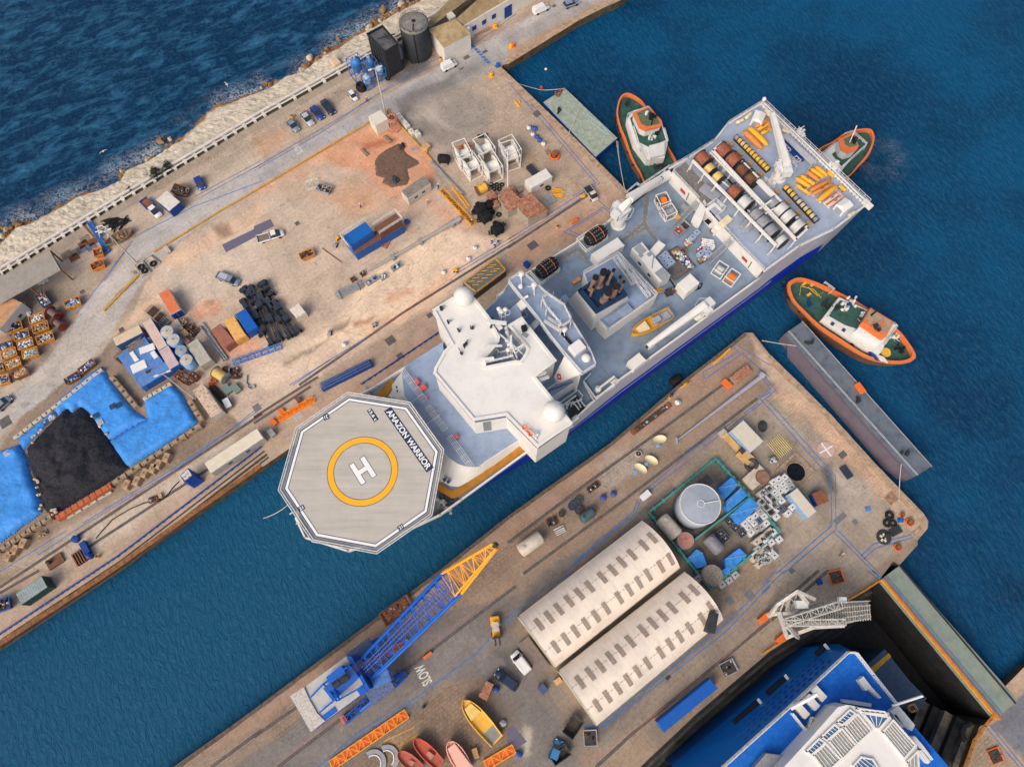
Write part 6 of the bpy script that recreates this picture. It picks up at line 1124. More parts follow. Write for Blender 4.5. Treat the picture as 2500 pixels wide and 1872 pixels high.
for x,y,t,l,k,a in((2030,235,10,'yellow mooring bollard beside the pale pipes in front of the blue door','yellow',.3),(2180,395,10,'yellow mooring bollard on the reddish quay edge across the road','orange',.3),(25,400,20,'yellow mooring bollard nearest the inner corner of the dock quay','yellow',.3),(2055,560,10,'blue mooring bollard at the quay corner under the white van','blue',.5),(1997,645,10,'small yellow bollard with a rope at the paved quay corner','yellow',.5)):BOLL(Q(t,x,y),a,l,key=k,sl_=1.15)
def SF(lb,t,bx,by,w_,h_,sm,r_,gp=None):
 c=Q(t,bx,by,0);r=TH_('cement_silo',lb,'silo',c,PSI,gp);b=MB()
 for x in(-w_/2,w_/2):
  for y in(-w_/2,w_/2):b.tube([(x,y,0),(x,y,h_)],.1,5)
 for z in(.1,h_*.5,h_):
  for p,q in(((-1,-1),(1,-1)),((1,-1),(1,1)),((1,1),(-1,1)),((-1,1),(-1,-1))):b.tube([(p[0]*w_/2,p[1]*w_/2,z),(q[0]*w_/2,q[1]*w_/2,z)],.08,5)
 for p,q in(((-1,-1),(1,-1)),((-1,1),(1,1))):b.tube([(p[0]*w_/2,p[1]*w_/2,.1),(q[0]*w_/2,q[1]*w_/2,h_*.5)],.06,5);b.tube([(q[0]*w_/2,q[1]*w_/2,h_*.5),(p[0]*w_/2,p[1]*w_/2,h_)],.06,5)
 b.bd('frame',mat('mid',(52,112,180),.5,var=.2,dt=.2),r);b=MB();b.so_=True;b.la(0,0,[(.15,h_*.2),(r_*.5,h_*.35),(r_,h_*.55),(r_,h_*.95),(r_*.75,h_*1.05),(r_*.3,h_*1.1),(.05,h_*1.11)],24);b.bd('hopper',sm,r);MB().la(0,0,[(.3,h_*1.1),(.3,h_*1.1+.4),(.05,h_*1.1+.5)],10).bd('filter',GP_,r);return r
LBL=mat('light blue',(150,172,200),.5,var=.15,dt=.3);MBL=mat('mid blue',(60,120,186),.5,var=.2,dt=.3)
SF('tallest blue framed silo with pale dusty dome beside the black plant house',10,890,650,3.2,5.5,MBL,1.25);SF('blue open frame hopper beside the black plant house',10,1000,620,2.6,4.4,MBL,.9);SF('light blue silo standing in front of the blue frames',10,970,730,2.,3.4,LBL,1.0);SF('light blue silo on legs nearest the road lamp',10,1070,650,2.2,3.,LBL,.95)
r=TH_('tyre_heap','ring of dark old tyres heaped beside the blue silos','tyres',Q(10,905,750));b=MB()
for k in range(5):b.trs(RU(-.2,.2),RU(-.2,.2),.2+.3*k,1.-.04*k,.24,22,7)
b.bd('ring',TYRE,r);b=MB();JU(b,1.3,1.3,.6,16,4);b.bd('load',JM['dark'],r)
TYREP(Q(10,1128,668),0,'single tyre lying by the light blue silos')
def LP(lb,base,h_,arm,n_=2,m_=None):
 m_=m_ or mat('pale galvanised',(188,184,178),.5,var=.1);r=TH_('street_lamp',lb,'street lamp',base);MB().tube([(0,0,0),(0,0,h_)],.2,8,r1=.11).bd('pole',m_,r);MB().box(0,0,0,.8,.8,.4).bd('base',CONC,r)
 MB().tube([(-arm*cos(.4),-arm*sin(.4),h_),(arm*cos(.4),arm*sin(.4),h_)],.08,5).bd('arm',m_,r)
 for s_ in(-1,1):MB().box(s_*arm*cos(.4),s_*arm*sin(.4),h_-.05,.8,.35,.16,.4).bd('lamp_head',SP_,r)
 return r
LP('tall twin-headed lamp post beside the white container at the yard corner',P(942,278),14.5,1.2)
LP('tall grey lamp post by the tyre stand at the fork of the road',P(336,644),13.5,.9)
LP('tall lamp post standing beside the rusty-roofed cabin at the coal yard',P(475,972),14.5,1.2)
LP('white lamp post standing between the white cable reels',P(1240,461),14.,.5,m_=SW_)
SX('equipment_cabin','white square cabin under the tall lamp post at the corner of the sandy yard','cabin',10,(960,985),(1065,928),(1130,1000),3.6,mat('cream cabin',(214,206,192),.6,var=.06,dt=.2))
r=TH_('lattice_pedestal','pinkish red lattice tower base beside the white cabin','steel base',Q(10,1180,1070),.5);b=MB()
for k in range(8):a=2*pi*k/8;b.tube([(1.9*cos(a),1.9*sin(a),0),(1.05*cos(a),1.05*sin(a),3.)],.13,5);b.tube([(1.9*cos(a),1.9*sin(a),.1),(1.9*cos(a+pi/4),1.9*sin(a+pi/4),.1)],.1,5);b.tube([(1.5*cos(a),1.5*sin(a),1.5),(1.05*cos(a+pi/4),1.05*sin(a+pi/4),3.)],.08,5)
b.bd('leg_frame',PK_,r);MB().trs(0,0,3.05,1.1,.2,24,6).trs(0,0,3.3,.85,.12,24,6).bd('ring',PK_,r)
G='whitish ballast blocks in a line beside the yard rail'
for i,(x,y,l)in EN(((1225,985,'uppermost'),(1255,1022,'second from the top'),(1288,1060,'third from the top'),(1330,1118,'fourth from the top'),(1378,1130,'last, set aside right'))):BLOCK(Q(10,x,y,.5),PSI+pi/2,'whitish cube ballast block, '+l+' of the line beside the yard rail',G,key='white')
SX('wooden_crate','pinkish tan crate at the end of the line of ballast blocks','crate',10,(1410,1235),(1445,1200),(1490,1225),1.3,CB_)
PI_('grating_stack','grey steel gratings lying by the yard rail','gratings',10,[(1325,1240),(1390,1245),(1390,1275),(1325,1270)],0,6,GP_,.06,(1.5,3),rz=0,seed=9)
for x,y,l,a in((1125,1178,'wooden beam lying under the net near the orange soil',-.8),(933,1288,'wooden beam lying alone on the orange sand',-.9)):r=TH_('timber_beam',l,'beam',Q(10,x,y),a+R(0));MB().box(0,0,0,2.4,.7,.35).box(0,.1,.35,2.2,.3,.12,.05).bd('beam',WOOD,r)
def MO(name,lb,cat,t,pts,h,m,kind=None,n_=26,bumpy=.5,seed=1,z0=0.,edge=.8,tag_=True,flatk=1.):
 0
 poly=T(t,pts);c=(sum(p[0]for p in poly)/len(poly),sum(p[1]for p in poly)/len(poly));xs_=[p[0]for p in poly];ys_=[p[1]for p in poly];s_=max(max(xs_)-min(xs_),max(ys_)-min(ys_))/n_
 X_,Y_=np.meshgrid(np.arange(min(xs_)-s_,max(xs_)+s_*2,s_),np.arange(min(ys_)-s_,max(ys_)+s_*2,s_),indexing='ij');sd_=SD(X_,Y_,poly)
 nz=VN(X_,Y_,3.,seed,4);Z_=z0+np.clip(sd_/edge,0,1)**.6*h*(flatk+(1-flatk)*0)*(1-bumpy/2+bumpy*nz);
 v=[];ii_=-np.ones(X_.shape,int);ok=sd_>-s_*.75
 for i,j in zip(*np.nonzero(ok)):ii_[i,j]=len(v);v.append((X_[i,j],Y_[i,j],max(z0+.02,Z_[i,j])))
 f=[(ii_[i,j],ii_[i+1,j],ii_[i+1,j+1],ii_[i,j+1])for i in range(X_.shape[0]-1)for j in range(X_.shape[1]-1)if min(ii_[i,j],ii_[i+1,j],ii_[i+1,j+1],ii_[i,j+1])>=0]
 b=MB();b.so_=True;b.add(v,f);b.fix=False;o=b.bd(name,m,off=(c[0],c[1],0));o.location=(c[0],c[1],0)
 if tag_:tag(o,lb,cat)
 if kind:o['kind']=kind
 return o
MO('fishing_net','brown net spread flat over the orange sand of the yard','net',10,[(1020,1360),(1050,1310),(1120,1260),(1220,1210),(1290,1300),(1385,1360),(1390,1385),(1290,1430),(1310,1510),(1290,1555),(1160,1580),(1080,1540),(1100,1500),(1030,1480)],.22,NETB,n_=60,bumpy=.9,edge=.6)
def BP(lb,t,x,y,rx,ry,a,m_,seed,name='sandbag_pile',cat='bags',n=22):
 c=Q(t,x,y);r=TH_(name,lb,cat,c,a);b=MB();rr=random.Random(seed)
 for k in range(n):q=rr.uniform(0,2*pi);d=math.sqrt(rr.random());b.blob(rx*d*cos(q),ry*d*sin(q),.2+.45*(1-d),.3,.26,.22,.2,7,5,k)
 b.bd('bags',m_,r);return r
BP('dark rounded bundle of chain at the top edge of the brown net',10,1247,1240,.6,1.,0,DS_,1);BP('dark blue-grey bundle lying on the lower part of the brown net',10,1195,1515,.7,1.1,.2,mat('blue-black',(48,60,72),.8,var=.5,sl_=3.),2)
CT('white-grey site cabin with slatted roof at the edge of the brown net',10,(1245,1605),(1435,1475),(1478,1548),mat('site',(206,200,190),.6,var=.1,dt=.2),2.8,kind='site_cabin',cat='cabin',win=2,rm=mat('grey slatted',(140,132,122),.85,var=.35,sl_=2.,dt=.4),dr=False)
FT('lifting_cradle','pale open lifting frame lying on the sandy yard beside a scrap skip','frame',10,440,1560,545,1530,2.2,.5,SP_,r_=.06)
SK('low grey skip heaped with dark scrap beside the lifting frame',10,530,1568,645,1600,1.9,m=GP_,cnt_='dark',n=70,seed=3,H_=1.1)
SK('open steel skip of grey sacks in two halves by the small blue hatchback',0,1450,1580,1590,1610,2.3,m=BN_,cnt_='dark',n=80,seed=4,H_=1.3)
SX('site_cabin','cream and white cabin with blue trim between the tipper truck and the skip','cabin',1,(1330,85),(1420,10),(1500,125),2.6,BD_,top=mat('cream cabin roof',(212,206,196),.6,dt=.2))
r=TH_('rope_heap','heap of thick black rope beside the old wooden boat','rope',Q(1,975,300));b=MB();rr=random.Random(3)
for k in range(34):a=rr.uniform(-.5,1.3)+PSI*.4;x,y=rr.uniform(-2.,2.),rr.uniform(-1.2,1.2);pts=[(x+cos(a)*q*1.6-2*0,y+sin(a)*q*1.2,.15+.5*rr.random()*(1-abs(q)))for q in(-1,-.5,0,.5,1)];b.tube(pts,.13,6)
b.bd('rope',BLK,r)
def BH(lb,a,c,W_,H_,m,inn,name='small_boat',cat='boat',z=0.,pointy=.35,stern=.75,rimm=None,thw=3,fl=.45,gp=None,nst=15):
 0
 Ln=DI(a,c);r=TH_(name,lb,cat,(*MI(a,c)[:2],z),hd(a,c),gp);sec=[];seci=[]
 def wd(f):return(W_/2)*min(1,(stern+(1-stern)*min(1,f/.35)))*(1 if f<1-pointy else max(.02,math.sqrt(max(0,1-((f-(1-pointy))/pointy)**2))))
 for i in range(nst):
  f=i/(nst-1);x=-Ln/2+Ln*f;w_=wd(f);h=H_*(1+.25*f*f);sec.append([(x,-w_,h),(x,-w_*.9,h*.45),(x,-w_*.3,.05),(x,w_*.3,.05),(x,w_*.9,h*.45),(x,w_,h),(x,w_*.86,h),(x,w_*.78,h*fl),(x,-w_*.78,h*fl),(x,-w_*.86,h)])
 b=MB();loft(b,sec);b.bd('hull',m,r)
 b=MB();
 for s_ in(-1,1):b.tube([(-Ln/2+Ln*i/(nst-1),s_*wd(i/(nst-1))*.94,H_*(1+.25*(i/(nst-1))**2)+.02)for i in range(nst)],.08,5)
 b.bd('gunwale',rimm or m,r);b=MB();loft(b,[[(-Ln/2+Ln*f,-wd(f)*.8,H_*fl+.02),(-Ln/2+Ln*f,wd(f)*.8,H_*fl+.02),(-Ln/2+Ln*f,wd(f)*.78,H_*fl-.04),(-Ln/2+Ln*f,-wd(f)*.78,H_*fl-.04)]for f in[i/10*.94+.03 for i in range(11)]]);b.bd('sole',inn,r)
 for k in range(thw):f=.25+.5*k/max(1,thw-1);MB().box(-Ln/2+Ln*f,0,H_*.75,.28,wd(f)*1.75,.07).bd('thwart',WOOD,r)
 return r
r=BH('old brown open boat with rounded ends lying beside the rope heap',Q(1,885,470,1),Q(1,1115,350,1),2.6,1.1,mat('weathered wood',(130,106,88),.9,var=.4),mat('murky',(86,80,60),.9,var=.5),stern=.3,pointy=.45)
b=MB();JU(b,3,1.2,.55,12,6,3);b.bd('load',[SEAY,JD_,WOOD],r)
FT('gangway','blue steel gangway leaning inland from the pipeline','gangway',1,745,275,905,530,.95,.6,MBL,dkm=MBL)
for x0,y0,x1,y1,l in((690,290,800,420,'rusty plank strip beside the blue gangway'),):r=TH_('timber_plank',l,'plank',MI(Q(1,x0,y0),Q(1,x1,y1)),hd(Q(1,x0,y0),Q(1,x1,y1)));MB().box(0,0,0,DI(Q(1,x0,y0),Q(1,x1,y1)),.4,.1).bd('board',RY_,r)
r=TH_('davit_stand','white tubular davit frame beside the old brown boat','frame',Q(1,880,390));b=MB();
for pts in(((-1.2,.8,1.6),(-.8,1.,1.8),(0,1.1,1.8),(1,.9,1.7)),((-1.2,-.3,1.5),(0,0,1.8),(1.6,-.6,1.9)),((-.8,-1,.1),(-.8,.9,1.7)),((.9,-.6,0),(1.,.8,1.7))):b.tube(pts,.09,6)
b.bd('tube',SW_,r)
for i in range(9):
 c=Q(1,560+i*26+(i%3)*40,560-i*22+(i%2)*45);r=TH_('timber_pallet','weathered pallets and boards laid by the open-sided shed','pallet',c,PSI,'weathered boards laid beside the shed');b=MB()
 for k in range(5):b.box(0,-.7+.35*k,.1,2.1,.26,.05)
 for k in(-.9,0,.9):b.box(k,0,0,.12,1.7,.1)
 b.bd('slat',[WOOD,RY_,mat('blue-grey boards',(104,118,136),.85,var=.35)][i%3],r)
for x0,y0,x1,y1,l,sd_ in((785,545,860,520,'orange empty skip seen from above beside the blue gangway',1),(765,665,868,615,'orange skip with open dark interior below the first orange skip',2)):SK(l,1,x0,y0,x1,y1,2.0 if sd_==1 else 1.8,m=mat('orange skip',(222,128,52),.6,var=.2,dt=.3),cnt_='rust',n=8,seed=sd_)
r=TH_('open_shed','open-sided shed with pale ribbed roof by the breakwater','shed',Q(1,260,760));b=MB();q=T(1,[(-120,820),(420,525),(512,688),(-20,985)],4.5)
b.prs(q,4.4,4.5);nb=34
for i in range(nb):f=(i+.5)/nb;p=LE(q[0],q[1],f);s2=LE(q[3],q[2],f);b.box((p[0]+s2[0])/2,(p[1]+s2[1])/2,4.5,DI(p,s2),.28,.06,hd(p,s2))
RL(b,'roof',mat('pale ribbed',(168,160,150),.7,var=.12,dt=.3),r);b=MB()
for p in(q[1],q[2],LE(q[3],q[2],.5),q[0],LE(q[0],q[1],.5)):b.box(p[0],p[1],0,.25,.25,4.4)
b.tube([(*q[1],4.),(*q[2],4.)],.1,4);RL(b,'post',RY_,r)
CT('white cabin with brown ribbed roof and blue panels at the left edge by the shed',1,(-190,1010),(0,785),(115,1010),WALLW,3.6,kind='site_cabin',cat='cabin',rm=mat('rust-brown',(196,150,112),.8,var=.25,dt=.3),dr=False,win=2)
skd=[(1,240,1115,370,1065,'white','yellow-brown skip of blue and white bags, top of the right column',ORGB),(1,270,1190,405,1140,'wood','yellow-brown skip of broken boards, second in the right column',ORGB),(1,305,1285,445,1225,'mixed','orange skip heaped with dark timber, lowest of the right column by the road',ORGB),(1,540,985,670,930,'blue','orange skip of dark bags and ropes standing alone by the road',ORGB),(1,50,1190,180,1135,'dark','yellow-brown skip almost empty, beneath the white cabin',ORGB),(1,115,1255,240,1205,'blue','skip of dark bags, second in the middle column',ORGB),(1,145,1330,275,1280,'white','skip heaped with white sacks, third in the middle column',ORGB),(1,185,1405,315,1360,'teal','yellow-brown skip of pale green netting, fourth in the middle column',ORGB),(1,-10,1345,100,1295,'blue','skip of blue wrapping cut by the left edge',ORGB),(1,10,1415,135,1365,'cardboard','skip of flattened cardboard, third of the left column',ORGB),(1,45,1500,170,1445,'cardboard','skip of cream cardboard, fourth of the left column',ORGB),(1,100,1580,230,1520,'cardboard','rusty skip of brown boxes, lowest skip beside the road',RY_),(1,-30,1625,75,1590,'mixed','yellow skip of mixed rubbish at the left edge, lowest of all',ORGB),(1,-60,1530,25,1490,'dark','dark skip cut by the left edge beside the cream cardboard',ORGB),(1,318,880,395,985,'red','blue-grey skip of red and white sacks under the shed roof edge',mat('grey-blue',(96,112,128),.7,var=.2,dt=.4))]
for i,(t,x0,y0,x1,y1,c,l,m_)in EN(skd):SK(l,t,x0,y0,x1,y1,1.9,m=m_,cnt_=c,n=90,seed=10+i,H_=1.35,gp='waste skips crowded beside the road on the left')
for x0,y0,x1,y1,c,l in((665,1545,790,1450,'blue','long narrow skip of blue and white sheeting above the tarpaulin'),(545,1630,665,1560,'blue','narrow skip of blue and white bags beside the tarpaulin corner')):SK(l,1,x0,y0,x1,y1,1.5,m=RY_,cnt_=c,n=70,seed=50+x0,H_=1.)
BP('heap of yellow oilskins and sacks at the corner of the white cabin',1,180,1000,.7,1.3,-.8,SEAY,7);BP('heap of white sacks below the yellow oilskins',1,235,1060,.8,.8,0,WC_,8);BP('white sheeting hanging from the shed edge',1,365,795,.5,1.2,-.9,WC_,9)
GR_('cable_drum','upper brown wooden cable drum with red flanges by the road','cable drum',1,420,1030,490,1080,1.25,0,mat('red-brown',(134,64,56),.7,var=.2),mat('purple-grey',(112,96,98),.8,var=.2),'brown cable drums by the road',.6)
GR_('cable_drum','lower brown wooden cable drum with red flanges by the road','cable drum',1,470,1120,530,1165,1.2,0,mat('red-brown',(134,64,56),.7,var=.2),mat('purple-grey',(112,96,98),.8,var=.2),'brown cable drums by the road',.6)
for x,y,l,zz in((1190,665,'left tyre on the tan plinth beside the grey lamp post',.5),(1218,695,'right tyre on the tan plinth beside the grey lamp post',.5),(1290,635,'worn tyre with white inside on the low concrete stand',.4)):TYREP((*Q(1,x,y,.6),zz),0,l,sl_=1.25)
for pts,h,l in(([(1125,640),(1200,600),(1265,700),(1190,745)],.5,'tan concrete plinth carrying two tyres'),([(1205,595),(1270,560),(1350,620),(1290,670)],.4,'grey stepped concrete stand beside the tyre plinth')):
 q=T(1,pts,h);c=MI(q[0],q[2]);r=TH_('concrete_plinth',l,'plinth',c);RL(MB().prs(q,0,h),'slab',CONC,r);RL(MB().wl([LE(c,p,.8)for p in q],h,h+.06,.12),'rib',WOOD,r)
SX('junction_box','small cream box with lid on the yard rail above the tyre stand','box',1,(1370,500),(1400,480),(1435,520),.9,CONC)
CT('orange ribbed container beside a white cabinet at the edge of the sandy yard',1,(1340,880),(1440,1060),(1515,1025),mat('white-grey',(190,188,190),.6,var=.12,dt=.2),2.6,rm=mat('orange ribbed',(214,122,80),.7,var=.15,dt=.2),kind='storage_container',trim=BD_,Wf=2.4)
CT('cream ribbed container with orange end lying across the top of the blue compound',1,(985,1325),(1210,1210),(1165,1150),mat('blue container',(60,96,150),.6,dt=.3),2.5,rm=mat('cream ribbed',(214,196,164),.7,var=.1,dt=.4,dc=(.4,.25,.15)),trim=ORNG)
CT('long pinkish-cream container roof on blue walls, upper half of the pair',1,(1195,1135),(1335,1370),(1410,1320),BU_,2.7,rm=mat('pink-cream',(206,180,164),.75,var=.15,dt=.3,dc=(.4,.3,.3)),ribs=False)
CT('lilac-pink roofed blue container, lower half of the long pair',1,(1335,1372),(1430,1530),(1510,1475),BU_,2.7,rm=mat('lilac',(196,172,170),.75,var=.15,dt=.4,dc=(.35,.25,.28)),ribs=False)
CT('flat blue platform container covered with white boards and rope',1,(1020,1390),(1250,1230),(1390,1540),mat('sky',(92,136,196),.6,var=.2,dt=.4),2.,kind='platform_container',dr=False)
CT('blue ribbed container at the foot of the compound with a coil of rope',1,(1150,1600),(1395,1455),(1440,1530),BU_,2.2,rm=mat('sky blue',(96,138,196),.6,var=.2,dt=.5))
for i,(x,y,l_,w_,a)in EN(((1130,1415,2.6,.9,-.9),(1240,1350,3.2,1.5,.4),(1300,1400,1.8,1.,-.9),(1170,1500,3.1,2.,.5),(1250,1545,1.,.8,.4))):r=TH_('board_stack',('narrow upright','largest slanting','small square','wide lower left','dark small')[i]+' white board lying on the blue platform container','board',(*Q(1,x,y,2.1),2.1),a);MB().box(0,0,0,l_,w_,.1).box(.05,0,.1,l_*.9,w_*.9,.06,.05).bd('board',WC_ if i<4 else JD_,r)
PI_('timber_stack','brown boards stacked under the upper edge of the blue platform','boards',1,[(1050,1340),(1190,1250),(1230,1300),(1090,1380)],2.1,12,WOOD,.07,(2,5),seed=5,stack=.1)
for x,y,r_,l,m_ in((1405,1205,1.35,'light blue round tank with a square hatch, uppermost of the four tanks','l'),(1458,1275,1.35,'light blue round tank with rusty top, second of the four tanks','l'),(1523,1365,1.15,'dark-topped blue round tank, third of the four tanks','d'),(1568,1445,1.3,'pale blue tank with domed lid, lowest of the four tanks','l')):TK('water_tank',l,'tank',1,x,y,r_,3.,mat('sky blue tank',(120,158,204),.5,var=.15,dt=.3),top=CONC if m_=='l' else GP_,dome_=.15)
CT('pale grey-green ribbed container beside the long trusses',1,(1560,1310),(1680,1490),(1790,1450),mat('grey cream',(176,172,160),.7,dt=.3),2.6,rm=mat('weathered pale',(178,174,160),.8,var=.15,dt=.4),dr=False,Wf=2.6)
CT('red-brown shipping container, left of the three side by side',1,(1785,1185),(1905,1330),(1960,1290),mat('oxide',(160,104,88),.7,var=.12,dt=.3,rust=.1),2.6,Wf=2.44);CT('tan-yellow shipping container, middle of the three side by side',1,(1885,1110),(1985,1275),(2065,1240),mat('tan container',(226,176,104),.7,var=.1,dt=.2,rust=.15),2.6,Wf=2.44);CT('bright blue shipping container, right of the three beside the black machines',1,(1980,1060),(2085,1215),(2170,1165),mat('bright blue',(20,92,178),.6,var=.1,dt=.15),2.6,Wf=2.44)
PI_('girder_stack','long grey beams and pipes stacked beside the red-brown container','beams',1,[(1700,1130),(1925,1440),(1885,1460),(1690,1180)],0,8,GP_,.15,(6,11),seed=6)
for i,(x,y,l)in EN(((1545,1140,'tan crate with dark fittings above the scrap engines'),(1600,1180,'dark greasy engine parts behind the water tanks'),(1640,1220,'dark machine lying beside the pale grey-green container'))):
 r=TH_('scrap_machine',l,'machine',Q(1,x,y),.5*i);b=MB();b.box(0,0,.0,1.8,1.2,.7);JU(b,2.2,1.8,.6,22,i+3);b.bd('machine',JM['dark']if i else JM['wood'],r)
SX('wooden_crate','pink-brown crate above the second round tank','crate',1,(1520,1210),(1555,1180),(1585,1220),1.2,CB_);SX('wooden_crate','pink-brown crate beside the third round tank','crate',1,(1535,1275),(1565,1245),(1595,1290),1.2,PK_)
SX('white_cabinet','long cream cabinet leaning beside the orange ribbed container','cabinet',1,(1470,1110),(1495,1095),(1540,1180),1.2,CONC)
for x0,y0,x1,y1,w_,l,c,m_ in((1480,1550,1580,1620,1.8,'rusty open skip of scrap beside the lamp post foot','rust',RY_),(1600,1560,1665,1600,1.6,'small rusty skip next to the larger rusty one','rust',RY_),(1560,1430+150,1600,1640,1.4,'dark rusty frame skip in the scrap corner','rust',BN_)):SK(l,1,x0,y0,x1,y1,w_,m=m_,cnt_=c,n=50,seed=x0,H_=1.2)
for x,y,l in((1290,1040,'rusty cage crates at the top of the blue compound'),(1350,1090,'rusty cage crates at the top of the blue compound'),(1400,1140,'grey cage crate beside the first round tank'),(1030,1430,'dark cage frame at the left of the blue platform')):
 r=TH_('cage_crate',l,'crate',Q(1,x,y),PSI+.3,'cage crates round the compound');b=MB()
 for z in(.1,.6,1.1):
  for s_ in(-1,1):b.tube([(-1,s_*.8,z),(1,s_*.8,z)],.05,4);b.tube([(s_,-.8,z),(s_,.8,z)],.05,4)
 for k in range(6):b.tube([(-1+.4*k,-.8,1.1),(-1+.4*k,.8,1.1)],.04,4)
 b.bd('cage',BN_ if x<1400 else GP_,r);MB().box(0,0,.05,1.9,1.5,.3).bd('floor_plate',JD_,r)
BM=mat('blue-black machine',(48,56,68),.5,var=.25,dt=.2,dc=(.15,.14,.13))
def MN(lb,t,x0,y0,x1,y1,W_,H_,seed):
 a=Q(t,x0,y0,H_);c=Q(t,x1,y1,H_);Ln=DI(a,c);r=TH_('crawler_unit',lb,'machine',MI(a,c),hd(a,c),'black machine units set in rows');b=MB()
 [b.box(0,q*W_*.28,.3,Ln*.98,.16,H_*.5)for q in(-1,1)];b.box(-Ln*.33,0,.3,Ln*.24,W_*.8,H_*.75);b.box(Ln*.38,0,.3,Ln*.16,W_*.72,H_*.5);b.box(Ln*.06,0,.3,Ln*.12,W_*.8,H_*.9)
 b.bd('frame',BM,r,bevel=.04);b=MB();
 for s_ in(-1,1):b.la(Ln*.45,s_*W_*.42,[(.15,-.2),(.4,-.2),(.4,.2),(.15,.2)],12,'x',.45,pi/2);b.la(-Ln*.45,s_*W_*.42,[(.15,-.2),(.4,-.2),(.4,.2),(.15,.2)],12,'x',.45,pi/2)
 b.bd('wheel_set',BLK,r);MB().box(-Ln*.46,0,H_*.6,.2,W_*.5,.25).box(Ln*.2,W_*.3,H_*.5,.3,.15,.15).box(Ln*.28,W_*.3,H_*.5,.15,.15,.15).bd('marking',SEAY,r)
 MB().box(-Ln*.05,0,H_*.62,Ln*.25,W_*.3,.3).bd('hose_tray',DS_,r);return r
k=0
for t,x0,y0,x1,y1,W_ in((11,-60,800,120,1110,1.9),(11,20,840,215,1280,1.6),(11,50,770,130,890,2.2),(11,140,930,370,1210,1.8),(11,90,900,300,1250,1.3),(11,-20,1000,145,1310,1.4),(1,2030,820,2140,940,2.0),(1,2020,910,2200,1230,1.3)):
 k+=1;MN(('leftmost long','twin-armed','short upper','longest right-hand','middle slender','lower left','short wide top','narrow left')[k-1]+' blue-black machine unit with yellow marks beside the blue container',t,x0,y0,x1,y1,W_,1.7,k)
CT('white box cabin with dark glazed roof end beside the black machines',11,(295,1010),(355,1085),(440,1050),mat('cream box',(216,206,192),.7,dt=.2),2.4,kind='site_cabin',cat='cabin',ribs=False,dr=False,win=1,Wf=2.3)
FT('lattice_girder','long bright blue lattice girder lying below the containers',"girder",11,-180,1460,225,1320,1.,.9,mat('bright lattice',(56,122,196),.5,var=.1),r_=.08,seg=1.4)
GR_('cable_reel','large reel of straw-yellow hose beside the blue girder end','cable reel',1,1810,1540,1900,1600,1.35,0,GP_,YCAB,None,.8)
r=TH_('black_tarp_heap','heap of dark netting and grey tarpaulin by the straw-yellow reel','heap',Q(1,1950,1560));b=MB();JU(b,4,2.6,.3,50,33,5,.4,1.2);b.bd('heap',JM['dark'],r)
for x,y,l,m_ in((1915,90,'green-grey lidded box, left of the two green boxes',GREEN),(1990,85,'green-grey lidded box, right of the two green boxes',GREEN)):SX('storage_box',l,'box',2,(x-50,y-10),(x-5,y-45),(x+30,y+25),1.,m_)
BP('cluster of orange buoys beside the dark net heap',2,1800,55,.9,1.3,.3,mat('orange buoy',(200,104,58),.6,var=.2),12,'buoy_cluster','buoys',14)
r=TH_('hose_coil','grey ribbed hose coiled at the end of the scrap corner','hose',Q(2,2120,80));MB().tube([(-1.2,2.4,.2),(-1.1,.6,.2),(-.4,0,.2),(.6,.3,.2),(.8,-.3,.25),(.1,-.7,.3),(-.6,-.4,.3),(-.7,.2,.35)],.16,6).bd('hose',GP_,r)
CT('white and rust ribbed cabin at the corner of the tarpaulin yard',2,(1625,105),(1785,335),(1865,290),mat('white cabin',(206,198,188),.7,dt=.3),2.6,kind='site_cabin',cat='cabin',rm=mat('rusty white',(206,184,164),.75,var=.15,rust=.5),dr=False,Wf=2.5)
PI_('scrap_beam_stack','dark beams and angle iron piled right of the rusty-roofed cabin','beams',2,[(1740,90),(1900,260),(1960,240),(1840,80)],0,9,JD_,.14,(3,6),seed=16)
SX('wooden_crate','white crate with brown side at the foot of the scrap beams','crate',2,(1870,195),(1915,170),(1950,240),1.3,WOOD,top=WC_)
COAL=mat('coal',(40,40,48),.75,var=.75,sl_=1.4,dt=.5,dc=(.014,.014,.017),bump=.35,dsc=.12)
MO('coal_heap','black coal heap between the blue tarpaulins','coal heap',2,[(230,600),(560,265),(610,310),(680,250),(760,300),(930,530),(1090,770),(900,900),(500,1140),(440,1170),(360,1100),(330,980),(250,720)],2.2,COAL,n_=70,bumpy=1.0,edge=5,kind='stuff')
def TA(lb,pts,h,t=2,seed=1,z0=0.,n_=60):return MO('tarpaulin_sheet',lb,'tarpaulin',t,pts,h*.6,TARP,n_=n_,bumpy=.55,seed=seed,edge=.9,z0=z0)
TA('big blue tarpaulin covering the upper heap beside the road',[(440,250),(700,20),(860,-90),(915,0),(1120,270),(1240,360),(1160,400),(920,535),(740,290),(680,245),(610,305),(570,262),(500,330)],1.5,seed=3)
TA('blue tarpaulin on the right-hand heap below the blue compound',[(1215,200),(1450,60),(1540,150),(1670,385),(1380,590),(1100,750),(1060,740),(925,540),(1160,400),(1250,350)],1.6,seed=5)
TA('deep blue tarpaulin over the heap at the left edge',[(-150,700),(30,620),(170,570),(240,700),(260,830),(320,960),(360,1140),(200,1260),(0,1400),(-150,1480)],2.,seed=7)
TA('narrow strip of blue tarpaulin beside the road above the coal',[(165,560),(170,500),(440,280),(490,320),(400,400),(200,620)],1.,seed=9)
WTR=mat('pale timber',(196,188,176),.85,var=.2)
